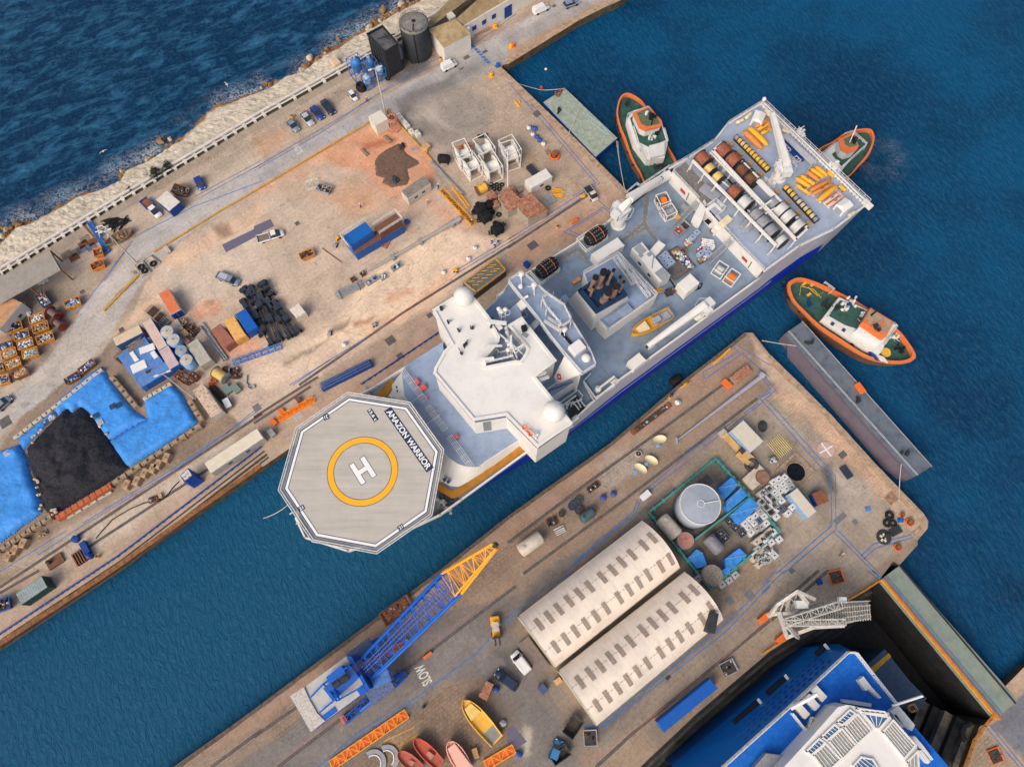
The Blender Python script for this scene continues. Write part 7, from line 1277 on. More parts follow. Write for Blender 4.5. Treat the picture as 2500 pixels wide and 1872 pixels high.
for i,(x,y)in EN(((950,250),(1000,240),(810,330),(845,385),(390,385),(60,645))):r=TH_('timber_pallet',('left of two dark pallets on the upper tarpaulin','right of two dark pallets on the upper tarpaulin','pallet at the coal edge of the upper tarpaulin','pallet just below the other at the coal edge','pallet on the narrow strip of tarpaulin','pallet on the deep blue tarpaulin')[i],'pallet',(*Q(2,x,y,1.),1.05),.6);b=MB();[b.box(0,-.5+.25*k,.08,1.2,.14,.04)for k in range(5)];b.box(-.5,0,0,.1,1.1,.08);b.box(.5,0,0,.1,1.1,.08);b.bd('slat',WTR if i in(3,5)else BM,r)
BP('white sack with rope on the strip of blue tarpaulin',2,440,345,.6,.6,0,WC_,22)
for i in range(26):
 f=random.random();x,y=random.choice(((250+150*f,560-260*f),(740+170*f,290+230*f),(260+90*f,740+380*f),(440,1110+f*60),(1000,780+40*f)));b=MB();c=Q(2,x+RU(-20,20),y+RU(-20,20),1.5);b.blob(0,0,0,.35,.3,.2,.35,7,4,i);o=b.bd('sand_lump' if i%2 else 'weight_stone',CONC if i%3 else CB_);o.location=(c[0],c[1],1.);tag(o,'pale stone weighting the tarpaulins round the coal','stone','pale stones weighting the tarpaulins')
def wallblocks(path,name,lb,gp,m_,L_=3.3,W_=1.1,H_=1.2,t=2):
 pts=[Q(t,x,y,H_)for x,y in path];k=0
 for p,q in zip(pts,pts[1:]):
  n_=max(1,round(DI(p,q)/L_));hh=hd(p,q)
  for i in range(n_):
   c=LE(p,q,(i+.5)/n_);o=BW((c[0],c[1],0),hh+RU(-.04,.04),lb,gp,key=(round(DI(p,q)/n_-.08,1),W_,H_));k+=1
def mk_bw(lb,key):
 r=TH_('retaining_block',lb,'block');MB().box(0,0,0,key[0],key[1],key[2],taper=.95).bd('block',STONE if key[1]>1 else CONC,r,bevel=.07);MB().box(0,0,key[2]-.02,key[0]*.12,key[1]*.35,.08).bd('lifting_slot',DS_,r);return r
BW=Proto(mk_bw);GB='tan stone blocks walling the coal yard';LB='tan stone block in the retaining wall of the tarpaulin yard'
wallblocks([(860,-70),(430,270),(110,520)],'','tan stone block in the wall between the road and the blue tarpaulins','stone blocks between road and tarpaulins',STONE,2.4,.8,1.)
wallblocks([(930,-10),(1150,255)],'','tan block in the slanting wall between tarpaulin and blue compound','blocks of the slanting wall below the compound',STONE);wallblocks([(1200,190),(1440,50)],'','tan block in the short wall under the blue compound','blocks under the blue compound',STONE,2.2,.8);wallblocks([(1590,190),(1700,370)],'','tan block in the wall at the right end of the tarpaulin yard','blocks at the right end of the tarpaulin yard',STONE)
wallblocks([(1690,400),(1300,660),(940,900)],'',LB+', quay side',GB,STONE);wallblocks([(430,1170),(0,1450),(-80,1500)],'','tan stone block in the wall between the deep blue tarpaulin and the rails','stone blocks on the rail side of the deep blue tarpaulin',STONE,2.,1.2)
wallblocks([(560,1190),(940,960)],'','pale kerb stone outside the orange steel barrier','pale kerb stones outside the orange barrier',STONE,3.,.5,.5)
o=TH_('steel_barrier','long orange-brown steel barrier holding back the coal on the quay side','barrier',MI(Q(2,470,1190,1.3),Q(2,930,910,1.3)),hd(Q(2,470,1190,1.3),Q(2,930,910,1.3)));LL=DI(Q(2,470,1190,1.3),Q(2,930,910,1.3));MB().box(0,0,0,LL,1.1,1.3).bd('panel',mat('orange-brown',(186,98,62),.7,var=.2,dt=.2),o);b=MB();[b.box(-LL/2+(k+.5)*LL/9,0,1.3,.1,1.1,.06)for k in range(9)];b.bd('rib',BN_,o)
G='tan concrete blocks standing in a row on the quay below the coal yard'
for i,(x,y,l)in EN(((1405,680,'rightmost'),(1335,735,'second from the right'),(1290,770,'third from the right'),(1220,810,'fourth from the right'),(1155,875,'fifth from the right'),(1070,905,'sixth from the right'),(200,1400,'upper of the trio at far left'),(130,1455,'middle of the far-left trio'),(75,1510,'lowest of the far-left trio, blue capped'))):BLOCK(Q(2,x,y,.8),PSI-.9+pi/2,'tan concrete block below the coal yard, '+l.replace(' from the right',' from right'),G,key='tan',sl_=1.15)
r=TH_('scaffold_pallet','yellow-brown machine pallet beside the stone wall near the orange barrier','pallet',Q(2,365,1320),.5);b=MB();b.box(0,0,0,1.9,1.2,.15);JU(b,1.6,1.,.25,16,9);b.bd('pallet',JM['wood'],r)
CT('long white ribbed roof shelter on the quay beside the rails',2,(1715,730),(2160,435),(2225,510),mat('pale shelter',(176,176,172),.7,dt=.2),2.6,kind='long_shelter',cat='shelter',rm=mat('warm',(222,212,192),.7,var=.08,dt=.2),dr=False,win=2)
r=TH_('slops_bin','dark blue upright hopper with white top on the quay edge','hopper',Q(2,1640,860));q=[Q(2,1560,900),Q(2,1640,938),Q(2,1725,880),Q(2,1660,810)];RL(MB().prs(q,.1,3.3,top=T(2,[(1515,830),(1560,880),(1625,830),(1585,765)],3.3)),'body',BD_,r);RL(MB().prs(T(2,[(1522,830),(1560,872),(1617,828),(1583,775)],3.32),3.3,3.4),'lid',mat('rust',(206,198,196),.7,var=.4,sl_=3.,rust=.3),r)
r=TH_('hose_line','long black hose snaking from the blue hopper along the quay','hose',Q(2,1000,1200));RL(MB().tube([(*Q(2,x,y),.1)for x,y in((1510,880),(1460,930),(1400,1010),(1340,1045),(1220,1060),(1100,1110),(950,1200),(850,1310),(810,1360))],.1,6),'hose',BLK,r)
SX('wooden_crate','pinkish plywood crate beside the rusty pump on the quay','crate',2,(1325,985),(1350,975),(1365,1010),.6,CB_)
r=TH_('pump_unit','rusty brown pump beside the plywood crate','pump',Q(2,1300,1030),.4);b=MB();b.box(0,0,0,2.,1.2,.3);JU(b,1.7,1.,.4,18,8);b.bd('pump',JM['rust'],r)
CT('dark green container with grey ribbed roof near the left quay edge',3,(130,205),(350,55),(403,130),mat('dark green',(48,78,72),.7,var=.2),2.7,rm=mat('grey ribbed',(150,160,160),.7,var=.15,dt=.3),Wf=2.5)
SK('blue-edged open container of scrap timber cut by the left edge',3,-110,330,80,265,2.3,m=BU_,cnt_='dark',n=60,seed=80,H_=1.5)
r=TH_('pump_station','cluster of brown and blue pumps with ribbed tanks by the left quay edge','machine',Q(2,610,1540),PSI);b=MB();b.box(-2.6,1.6,0,3.,2.,.5);
for k in range(6):b.box(.6+k*.5,-.6,0,.22,2.6,.8)
b.bd('rack',BN_,r);MB().box(3.2,.3,0,1.1,2.6,1.1).la(3.2,-1.6,[(.5,0),(.5,1.2),(.1,1.4)],12).la(2.4,3.,[(.7,0),(.7,.9),(.1,1.)],12).bd('pump',BD_,r);MB().la(-3.4,1.9,[(.35,0),(.4,.8),(.1,.9)],12,'z',.5).bd('motor',DS_,r)
DRUM(Q(2,833,1515),0,'yellow drum standing by the blue pumps at the quay edge',key='yellow');DRUM(Q(11,938,1485),0,'yellow drum beside the folded blue boom',key='yellow');DRUM(Q(21,418,335),0,'yellow drum with blue rim on the red quay near the cradled fenders',key='yellow')
r1=CT('stacked bright blue containers, rear one with white railing',11,(735,385),(920,265),(1020,375),BU_,5.1,dr=False,rm=mat('bright blue roof',(24,100,176),.6,var=.12),Wf=3.)
MB().rail([(-3.4,1.8),(3.2,1.8)],5.15,1.,.05,1.2,bars=3).rail([(-3.4,1.8),(-3.4,-1.7)],5.15,1.,.05,1.2,bars=3).bd('handrail',SW_,r1)
r2=CT('long blue container with brown deck strip in front of the stack',11,(850,558),(1247,325),(1209,250),BU_,2.7,dr=False,rm=mat('brown container',(120,84,66),.7,var=.15,dt=.2),Wf=2.5)
r3=CT('brown-roofed upper container with white railings',11,(1020,320),(1200,205),(1235,262),mat('brown container side',(116,80,64),.7,dt=.2),5.1,dr=False,rm=mat('brown container',(120,84,66),.7),Wf=2.)
MB().rail([(-3,1.3),(3,1.3),(3,-1.3),(-3,-1.3)],5.15,1.05,.05,1.1,bars=3).bd('handrail',SW_,r3)
FT('access_stair','salmon pink access stair leaning on the blue containers','stair',11,1095,495,1130,425,1.,.5,PK_,dkm=PK_)
r=TH_('long_mast','very long grey tubular mast lying across the sandy yard','mast',Q(11,1350,480));a=Q(11,970,690,.7)+(.6,);c=Q(11,1740,255,.7)+(.8,);RL(MB().tube([a,c],.22,10,r1=.5),'tube',mat('grey mast',(164,162,156),.5,var=.15,dt=.2),r)
for f in(.25,.55,.9,.96):p=[a[i]+(c[i]-a[i])*f for i in range(3)];RL(MB().box(p[0],p[1],0,.6,1.4,1.1,hd(a,c)),'collar',GP_,r)
SK('orange skip of rusty scrap and boards in the middle of the yard',11,385,575,500,525,1.8,m=ORGB,cnt_='rust',n=50,seed=90)
PI_('scaffold_pole','long thin rusty pole lying near the orange skip','pole',11,[(575,510),(745,625),(742,628),(572,514)],0,1,RY_,.1,(8,8),stack=0)
r=TH_('pipe_rack','rack bundle of silver scaffold pipes on the sandy yard','pipes',Q(11,800,865),hd(Q(11,710,905),Q(11,885,820)));
for k in range(9):MB().tube([(-3.2+.2*(k%3),-.9+.22*k,.5+.15*(k%2)),(3.1+.2*(k%3),-.9+.22*k,.5+.15*(k%2))],.1,6).bd('pipe',GP_,r)
b=MB();[b.box(x,0,0,.2,2.2,.9)for x in(-2.2,2.2)];b.bd('rack',GP_,r)
for i,(x,y,l_,w_,l)in EN(((1205,662,2.7,1.2,'grey wire basket of tubes, largest, beside the long mast'),(995,780,2.9,1.3,'grey wire basket of white fittings on the yard'),(1095,748,1.7,1.3,'square grey basket right of the white fittings'),(920,725,1.1,1.,'small brown basket near the foot of the long mast'),(838,772,1.1,1.,'small dark brown box above the pipe rack'))):
 r=TH_('wire_basket',l,'basket',Q(11,x,y),PSI);b=MB();b.box(0,0,0,l_,w_,.1)
 for z in(.35,.7):
  for s_ in(-1,1):b.tube([(-l_/2,s_*w_/2,z),(l_/2,s_*w_/2,z)],.035,4);b.tube([(s_*l_/2,-w_/2,z),(s_*l_/2,w_/2,z)],.035,4)
 for k in range(7):
  for s_ in(-1,1):b.tube([(-l_/2+l_*k/6,s_*w_/2,0),(-l_/2+l_*k/6,s_*w_/2,.7)],.03,4)
 b.bd('basket',GP_ if i<3 else BN_,r);b=MB();JU(b,l_*.8,w_*.8,.25,14,i,5,.2,.5);b.bd('load',JM['white' if i<3 else 'dark'],r)
BAG(Q(11,1290,290),0,'blue and white bulk bag by the end of the blue containers',key='blue',sl_=1.25)
for x,y,l in((1865,505,'white strapped bulk bag at the quay end of the sandy yard, uppermost'),(1810,598,'white bulk bag just below the strapped ones'),(1600,712,'open white bulk bag left of the yellow and black bollard'),(765,1318,'flat white bulk bag alone near the rails')):BAG(Q(11,x,y),.4,l,'white bulk bags scattered on the sandy yard',key='white')
for i,(x,y,l)in EN(((1700,695,'yellow and black striped guard post by the blue line'),(1018,1152,'small black and yellow pump on the sandy yard'),(708,425,'small yellow compressor by the blue containers'),(690,485,'grey welding trolley by the blue containers'),(640,1225,'motorised hose cart on the dark stained line'))):
 r=TH_('site_machine',l,'machine',Q(11,x,y),.4*i);MB().box(0,0,.1,.9,.6,.5).la(.2,.1,[(.2,0),(.2,.4),(.05,.5)],10,'z',.5).bd('housing',SEAY if i in(0,2)else GP_,r,bevel=.03);b=MB();[b.la(x_,y_,[(.05,-.08),(.2,-.08),(.2,.08),(.05,.08)],10,'x',.2,pi/2)for x_ in(-.3,.3)for y_ in(-.35,.35)];b.bd('wheel',BLK,r)
r=TH_('tube_bench','small cream tubular bench frame on the sandy yard','frame',Q(11,1590,430),.1);b=MB()
for s_ in(-1,1):b.tube([(-.3,s_*.8,0),(-.3,s_*.8,.7),(.4,s_*.8,.7),(.4,s_*.8,0)],.05,5)
b.tube([(-.3,-.8,.7),(-.3,.8,.7)],.05,5);b.tube([(.4,-.8,.7),(.4,.8,.7)],.05,5);b.bd('tube',CREAM,r)
for t,x,y,k,l,a in((10,955,860,'pink','person in a pink jacket walking across the road near the parked cars',-.6),(11,902,165,'pink','person in a pink jacket standing above the blue containers',.3),(11,1465,135,'orange','person in a hi-vis jacket by the white-grey site cabin',.8),(11,2005,465,'blue','worker in blue overalls, left of three by the grey panel',.2),(11,2060,465,'blue','worker in blue overalls, right of three by the grey panel',2.),(11,2030,500,'blue','worker in blue overalls standing on the blue quay line below the other two',1.2),(10,1555,1590,'blue','worker in blue by the end of the yellow scaffold walkway',.5),(11,1835,300,'blue','worker in blue at the lower end of the yellow walkway',.7),(32,655,1495,'yellow','worker in yellow crouching near the dock head',.4)):PE(Q(t,x,y),a,l,key=k)
FT('scaffold_walkway','long yellow scaffold walkway lying between the yard and the fender heap','walkway',11,1575,0,1845,290,1.1,.8,SEAY,r_=.07,seg=1.2,dkm=BN_);FT('scaffold_walkway','shorter yellow walkway lying right of the long one','walkway',11,1680,-20,1810,160,.7,.6,SEAY,r_=.07,seg=1.2)
PI_('pipe_stack','long bundle of thin grey pipes beside the brown quayside soil','pipes',10,[(1500,1350),(1790,1640),(1760,1656),(1480,1400)],0,16,GP_,.09,(6,12),seed=11,stack=.5)
HT('rubber_fender','black capsule fender lying above the white reels','fender',10,1540,1310,1655,1322,1.05,BLK,end=.7)
WR_='white winch reels standing together on the quay yard'
for i,(t,x0,y0,x1,y1,r_,l)in EN(((10,1720,1320,1800,1290,2.1,'upper left'),(10,1790,1420,1870,1380,2.0,'lower left'),(10,1900,1280,1980,1240,2.0,'upper middle'),(10,1950,1430,2040,1390,2.3,'large lower middle, facing the viewer'),(10,2110,1290,2200,1250,2.0,'upper right'),(20,-30,1330,60,1300,2.1,'right-hand, beside the white lamp post'))):GR_('winch_reel','big white framed winch reel, '+l,'winch reel',t,x0,y0,x1,y1,r_,.1,SW_,SW_,WR_,.55,True)
GR_('cable_drum','yellow rope drum with rusty flanges below the white reels','cable drum',10,1880,1610,1955,1570,1.2,0,BN_,YR,None,.85)
for i in range(5):TYREP((*Q(10,2000+i*22,1560+(i%2)*35),.0),0,'dark tyre in the small heap below the white reels','tyres heaped below the white reels',sl_=.95)
SX('flat_sheet','blue-grey sheet of plate leaning above the white reels','plate',10,(1880,1135),(1965,1120),(1972,1150),.3,BM)
PI_('timber_stack','orange and brown planks beside the upper white reel','planks',10,[(1680,1250),(1870,1190),(1880,1225),(1700,1270)],0,7,mat('orange plank',(196,120,72),.8,var=.3),.12,(2,4),seed=12)
def RH(lb,t,q,z,seed,wall_=None):
 c=T(t,q,z);m_=MI(c[0],c[2]);r=TH_('storage_hut',lb,'hut',m_);RL(MB().prs([LE(m_,p,.94)for p in c],0,z-.15),'wall',wall_ or mat('grey hut',(170,162,150),.8,dt=.4),r);RL(MB().prs(c,z-.15,z),'roof',mat('flaking',(176,122,96),.9,var=.4,sl_=1.5,rust=.7,dt=.3,dc=(.5,.4,.33),dsc=1.5),r);return r
RH('open-fronted hut with flaking rust-red roof in the quay yard',21,[(50,130),(190,30),(340,190),(170,255)],3.,1);RH('smaller hut with rust-red roof left of the open-fronted one',11,[(2050,60),(2160,0),(2290,130),(2140,200)],2.6,2);RH('pink-roofed crate hut below the yellow rope drum',11,[(1950,55),(2010,10),(2050,70),(1990,110)],1.6,3);RH('small pink slab-topped hut beside the fender heap',11,[(1985,120),(2030,85),(2075,130),(2020,165)],1.5,4)
RH('small rusty roofed box at the left side of the white cabin row',20,[(-40,1600),(30,1560),(95,1656),(0,1700)],1.8,5)
CT('white cabin with a domed end beside the blue sheet and cobbles',20,(145,1520),(320,1420),(372,1485),mat('white cabin paint',(218,214,206),.6,var=.05,dt=.15),2.6,kind='site_cabin',cat='cabin',ribs=False,dr=False,win=1,Wf=2.6)
SX('blue_sheet','blue-grey corrugated sheet above the white cabin','sheet',20,(150,1405),(190,1380),(255,1445),.9,BM)
SX('wooden_crate','small brown crate left of the white cabin','crate',20,(75,1585),(110,1565),(125,1600),.9,WOOD)
TYREP(Q(20,338,1590),0,'single tyre beside the white cabin',sl_=1.1);TYREP(Q(11,10,95+870),0,'tyre by the fender heap')
for i,(x,y,c)in EN(((205,1090,'b'),(230,1095,'b'),(210,1140,'w'),(245,1165,'b'),(268,1190,'b'),(300,1220,'w'),(175,1085,'w'))):BAG(Q(20,x,y),i,'blue and white bulk bag in the short row on the cobbled quay','bulk bags in a short row on the cobbled quay',key='blue' if c=='b' else 'white',sl_=1.1)
SX('wooden_crate','low brown tray at the lower end of the row of bulk bags','tray',20,(315,1265),(345,1255),(352,1290),.4,WOOD)
for x,y,l in((80,880,'long yellow beam lying near the quay edge'),(98,862,'short yellow block beside the long yellow beam')):r=TH_('yellow_beam',l,'beam',Q(20,x,y),-1.0);MB().box(0,0,0,2. if x<90 else .9,.35,.3).box(0,0,.3,1.6 if x<90 else .7,.12,.06).bd('beam',SEAY,r)
r=BOLL(Q(20,393,1320),0,'black-topped rusty mooring bollard on the cobbled quay',key='rust',sl_=1.9);MB().trs(0,0,.2,.55,.12,20,6).bd('mooring_rope',ORNG,r)
for i,(x,y,rx,a,l)in EN(((1905,150,2.6,.4,'upper left'),(1950,215,2.9,.3,'long lower'),(2050,320,2.,.5,'smaller, lowest'),(1965,130,1.8,-.6,'rear'))):
 c=Q(11,x,y);r=HT('rubber_fender','black ribbed rubber fender, '+l+' one of the heap beside the yellow walkway','fender',11,x-45,y+25,x+45,y-25,1.25 if i<3 else 1.,BLK,gp='black rubber fenders heaped with tyres');r.location.z=.0;b=MB()
 for k in range(9):q=2*pi*k/9;b.trs(1.9*cos(q),.2,1.3+1.3*sin(q),.38,.13,12,5,tilt=1.5)
 b.bd('tyre_net',TYRE,r)
for i in range(13):x,y=RU(1850,2090),RU(110,360);TYREP((*Q(11,x,y),random.choice((0,.3,.7))),0,'old tyre among the black fenders','old tyres among the fender heap',sl_=RU(1.,1.3))
PI_('yellow_steelwork','tangle of yellow steelwork and grey pallets beside the cream lorry','steelwork',21,[(370,0),(480,20),(460,90),(380,60)],0,8,SEAY,.12,(1.5,3),seed=14)
for x0,y0,x1,y1,l in((325,90,380,60,'grey pallets beside the yellow steelwork'),):r=TH_('pallet_stack',l,'pallets',Q(21,355,95),PSI);b=MB();[b.box(-.8+.4*k,0,.1*j,.3,2.4,.06)for k in range(5)for j in range(4)];b.bd('pallet',GP_,r)
r=TH_('orange_float','orange box float lying by the ship side','float',Q(21,562,280),hd(Q(21,530,295),Q(21,592,262)));MB().box(0,0,0,1.9,.8,.6).bd('body',ORNG,r,bevel=.12);MB().trs(.7,0,.65,.12,.03,10,4).bd('lifting_ring',DS_,r)
r=TH_('orange_float','small orange box on the blue line near the cream lorry','float',Q(21,632,72),.3);MB().box(0,0,0,1.,.7,.5).bd('body',SEAY,r,bevel=.1)
SX('blue_crate','small blue skip box by the quay edge below the forward fender','box',21,(135,625),(165,600),(185,640),1.2,BD_)
CT('dark open platform with yellow scaffolding and grey grating top on the quay',11,(1765,800),(2030,600),(2120,700),DS_,2.4,kind='work_platform',cat='platform',rm=mat('grey-green',(112,118,112),.8,var=.3,sl_=2.),ribs=False,dr=False)
q=T(11,[(1765,800),(2030,600),(2120,700),(1870,885)],2.5);r=TH_('scaffold_rail','bright yellow guard rails standing on the dark work platform','railing',MI(q[0],q[2]));b=MB();b.rail(q,2.45,1.,.07,1.5,True,2);[b.tube([(*LE(LE(q[0],q[1],f),LE(q[3],q[2],f),g),2.6),(*LE(LE(q[0],q[1],f+.12),LE(q[3],q[2],f+.12),g+.25),3.)],.07,5)for f in(.1,.25,.4,.55,.7,.8)for g in(.1,.45)];RL(b,'rail',SEAY,r)
r=TH_('conveyor_boom','folded deep blue boom under tarpaulin lying beside the rails','boom',MI(Q(11,640,1650),Q(11,930,1510)),hd(Q(11,600,1675),Q(11,930,1510)));MB().box(0,0,0,11.5,1.7,.9).bd('bed',BD_,r);b=MB();[b.tube([(-5.5,y,1.05),(5.5,y,1.15)],.2,8)for y in(-.55,0,.5)];b.bd('roller',mat('blue-grey tarp',(72,92,140),.6,var=.35,sl_=2.),r)
FT('crane_jib','bright orange lattice jib section lying on the quay beside the helideck','jib',12,200,355,500,180,1.1,.8,mat('bright orange',(246,150,36),.5,var=.1),r_=.08,seg=.9,dkm=ORNG)
SX('orange_crate','orange plate box at the lower end of the jib section','box',12,(125,375),(150,345),(195,380),.8,ORNG);SX('orange_crate','orange plate beside the middle of the jib section','box',12,(200,280),(235,255),(260,290),.5,ORNG)
SX('generator_set','brown generator beside the orange jib section','machine',12,(340,180),(365,160),(395,195),1.,BN_);SX('electric_cabinet','grey cabinet with cable tails near the shelter end','cabinet',12,(105,460),(140,430),(180,475),1.3,GP_);SX('electric_cabinet','green-grey box by the folded blue boom','cabinet',12,(545,60),(575,35),(605,65),1.,GREEN)
r=TH_('silver_grating','silver grating panel lying by the orange jib','grating',Q(12,372,330),PSI);b=MB();[b.box(-.8+.2*k,0,0,.08,1.6,.08)for k in range(9)];b.bd('panel',SP_,r)
LEAF=mat('dark scrub',(52,66,46),.9,var=.6,sl_=4.)
def bush(lb,t,x,y,r_,seed,z=.6):
 c=Q(t,x,y);r=TH_('scrub_bush',lb,'bush',(c[0],c[1],z));rr=random.Random(seed);MB().tube([(0,0,-.4),(.05,0,r_*.5)],.08,5).bd('stem',WOOD,r);b=MB();b.fix=False
 for k in range(int(900*r_)):
  th=rr.uniform(0,2*pi);ph=math.acos(rr.uniform(-.1,1));q=r_*rr.uniform(.45,1.08)*(1+.25*sin(3*th+seed));p=Vector((q*sin(ph)*cos(th),q*sin(ph)*sin(th),q*cos(ph)*.7));u=Vector((rr.gauss(0,1),rr.gauss(0,1),rr.gauss(0,.6))).normalized()*.13;v_=u.cross(Vector((rr.gauss(0,1),rr.gauss(0,1),1))).normalized()*.08;b.add([p-u,p+v_,p+u,p-v_],[(0,1,2,3)])
 b.bd('foliage',LEAF,r)
bush('larger dark bush growing over the breakwater pipeline',0,1325,1475,1.5,1);bush('smaller dark bush up the slope from the larger one',0,1420,1418,1.2,2);bush('low scrub clump at the gap in the pipeline near the white slab',0,1100,1610,.6,3)
r=TH_('valve_house','pale concrete valve pier where the pipeline crosses the wall','pier',Q(10,695,555),PSI);MB().box(0,0,0,1.8,2.6,1.7).bd('pier',mat('pinkish',(204,178,152),.85,var=.2,dt=.2),r,bevel=.08);MB().box(-.9,-1.2,0,.3,.3,1.).bd('stub',RY_,r)
GBO='brown boulders along the foot of the breakwater'
rr=random.Random(12)
sps=[(10,1240,30),(10,1300,15),(10,1330,40),(10,1200,95),(10,1150,110),(10,1090,85),(10,1085,150),(10,1130,125),(10,1060,175),(10,1025,165),(10,1030,195),(10,985,205),(10,970,235),(10,1270,70),(10,1380,20),(10,1190,130),(10,470,485),(10,460,540),(10,580,440),(10,610,410),(10,600,450),(10,710,330),(10,100,700),(10,140,710),(10,60,740),(10,200,690),(10,310,645),(0,1350,1185),(0,1430,1170),(0,1450,1215),(0,1410,1250),(0,1500,1200),(0,1020,1440),(0,1060,1460),(0,1020,1480),(0,1070,1500),(0,1240,1340),(0,1290,1340),(1,130,290),(1,160,310),(1,50,350),(1,90,330),(1,40,380),(1,20,330),(1,10,400),(10,1350,30),(10,1110,150),(10,1250,90),(10,400,590),(10,540,500),(10,430,560),(10,1010,180)]
for i,(t,x,y)in EN(sps):
 c=Q(t,x,y,-1.6);s_=rr.uniform(.55,1.2)*(1.2 if i<16 else .9);b=MB();b.blob(0,0,0,s_,s_*rr.uniform(.6,.9),s_*.7,.22,8,6,i);o=b.bd('boulder',STONEB if i%4 else mat('pale boulder',(186,170,146),.9,var=.4,bump=.1));o.location=(c[0],c[1],-1.7);o.rotation_euler=(0,0,rr.uniform(0,6));tag(o,'brown boulder at the waterline of the breakwater','boulder',GBO)
def gull(lb,t,x,y,z,a):
 c=Q(t,x,y,z);r=TH_('seagull',lb,'gull',(*c,z),a);b=MB();b.so_=True;b.la(0,0,[(.02,-.35),(.09,-.2),(.13,0),(.1,.2),(.06,.32),(.02,.4)],10,'x',0,0);b.bd('body',WC_,r)
 for s_ in(-1,1):MB().add([(.1,s_*.08,.02),(-.12,s_*.08,.02),(-.16,s_*.45,.14),(-.3,s_*1.0,.05),(-.14,s_*.95,.06),(.06,s_*.45,.16)],[(0,1,2,5),(5,2,3,4)]).bd('wing',GREYC,r)
gull('white gull flying low over the open sea, left',0,868,1275,4,2.2);gull('white gull flying over the sea near the shore, right',0,1910,712,4,.6)
for x,y in((320,583),):r=TH_('float_ball','small white float adrift off the dock corner','float',(*Q(20,x,y,-2.1),-2.2));b=MB();b.so_=True;b.la(0,0,[(.05,-.2),(.3,-.1),(.36,.1),(.2,.35),(.04,.4)],12);b.bd('ball',WC_,r);MB().trs(0,0,.42,.08,.02,8,4).bd('eye',DS_,r)
r=TH_('marker_buoy','red marker buoy floating where the pontoon rope dips','buoy',(*Q(20,283,738,-2.1),-2.2));b=MB();b.so_=True;b.la(0,0,[(.05,-.3),(.4,-.15),(.45,.2),(.15,.7),(.04,.8)],12);b.bd('float',REDP,r);MB().trs(0,0,.8,.1,.03,8,4).bd('eye',DS_,r)
#  THINGS ON THE SHIP 
def PV(t,x0,y0,x1,y1,m,lb,r_=.42,z=12.35,fin=True,g='yellow and pink tow bodies stowed on the stern deck'):
 a=Q(t,x0,y0,z+.6);c=Q(t,x1,y1,z+.6);Ln=DI(a,c);r=TH_('tow_float',lb,'float',(*MI(a,c)[:2],z),hd(a,c),g);b=MB();b.so_=True;h=Ln/2
 b.la(0,0,[(.03,-h),(r_*.6,-h*.9),(r_*.95,-h*.65),(r_,-h*.3),(r_,h*.3),(r_*.75,h*.65),(r_*.4,h*.9),(.05,h)],14,'x',.65,0);b.bd('hull',m,r)
 MB().box(h*.8,0,.6,.35,1.,.08).box(h*.8,0,.3,.35,.07,.9).bd('fin',m,r);MB().box(-.1*h,0,1.02,.7,.16,.1).bd('fitting',DS_,r);b=MB()
 for s_ in(-.4,.4):b.box(s_*Ln,0,0,.15,r_*2,.3)
 b.bd('cradle',SP_,r);return r
OBR=mat('orange brown',(206,134,74),.55,var=.15,dt=.2);YFL=mat('golden',(240,168,44),.45,var=.08);PKF=mat('pale pink',(226,178,158),.55,var=.1)
for i,(x0,y0,x1,y1,m_,r_,l)in EN(((600,400,815,605,OBR,.7,'long orange-brown, leftmost beside the aft crane boom'),(655,365,875,565,YFL,.68,'long golden, beside the orange-brown one under the crane boom'),(730,360,880,275,OBR,.5,'orange-brown, nearest the upper white shelter'),(755,395,890,320,YFL,.42,'slim golden, third below the upper shelter'),(795,440,905,365,YFL,.45,'short golden, hard against the crane boom'),(1385,790,1520,895,YFL,.5,'golden, closest to the stern rail'),(1335,815,1478,915,YFL,.5,'golden, second from the stern rail'),(1290,842,1440,955,OBR,.5,'orange-brown, third from the stern rail'),(1222,888,1385,990,YFL,.48,'golden, fourth from the stern rail'),(1172,915,1335,1018,YFL,.5,'golden, fifth from the stern rail'),(1178,990,1338,1100,YFL,.4,'slender golden, sixth and nearest the spool row'),(1325,1060,1560,930,OBR,.5,'orange-brown, pointing up to the yellow raft box'),(1350,1100,1585,975,OBR,.45,'tan, pointing to the stern below the orange-brown one'),(1415,1170,1628,1000,YFL,.62,'fat golden-orange, in the middle of the lower fan'),(1483,1197,1670,1068,PKF,.4,'pale pink, left of the two pink ones'),(1518,1232,1708,1105,PKF,.4,'pale pink, next to the lower white shelter'))):PV('a',x0,y0,x1,y1,m_,l+' tow body',r_)
for i,(x,y,a,l)in EN(((570,288,.45,'left one of the pair at the starboard deck edge'),(662,228,.8,'right one of the pair at the starboard deck edge'),(868,198,-.9,'at the top corner near the crane boom tip'),(972,300,-.9,'under the crane boom'),(1073,398,-.5,'next to the grey shelter roof'),(1692,1020,-.7,'bright yellow, by the stern corner'),(1562,868,-.7,'bright yellow, beside the golden tow bodies'),(1795,1300,.6,'near the port stern edge'))):
 c=Q('a',x,y,12.8);r=HT('raft_canister','cream life raft canister, '+l,'life raft','a',x-45*cos(a),y+45*sin(a),x+45*cos(a),y-45*sin(a),.38,SEAY if i in(5,6)else CREAM,12.3,'life raft canisters round the stern deck',end=.12)
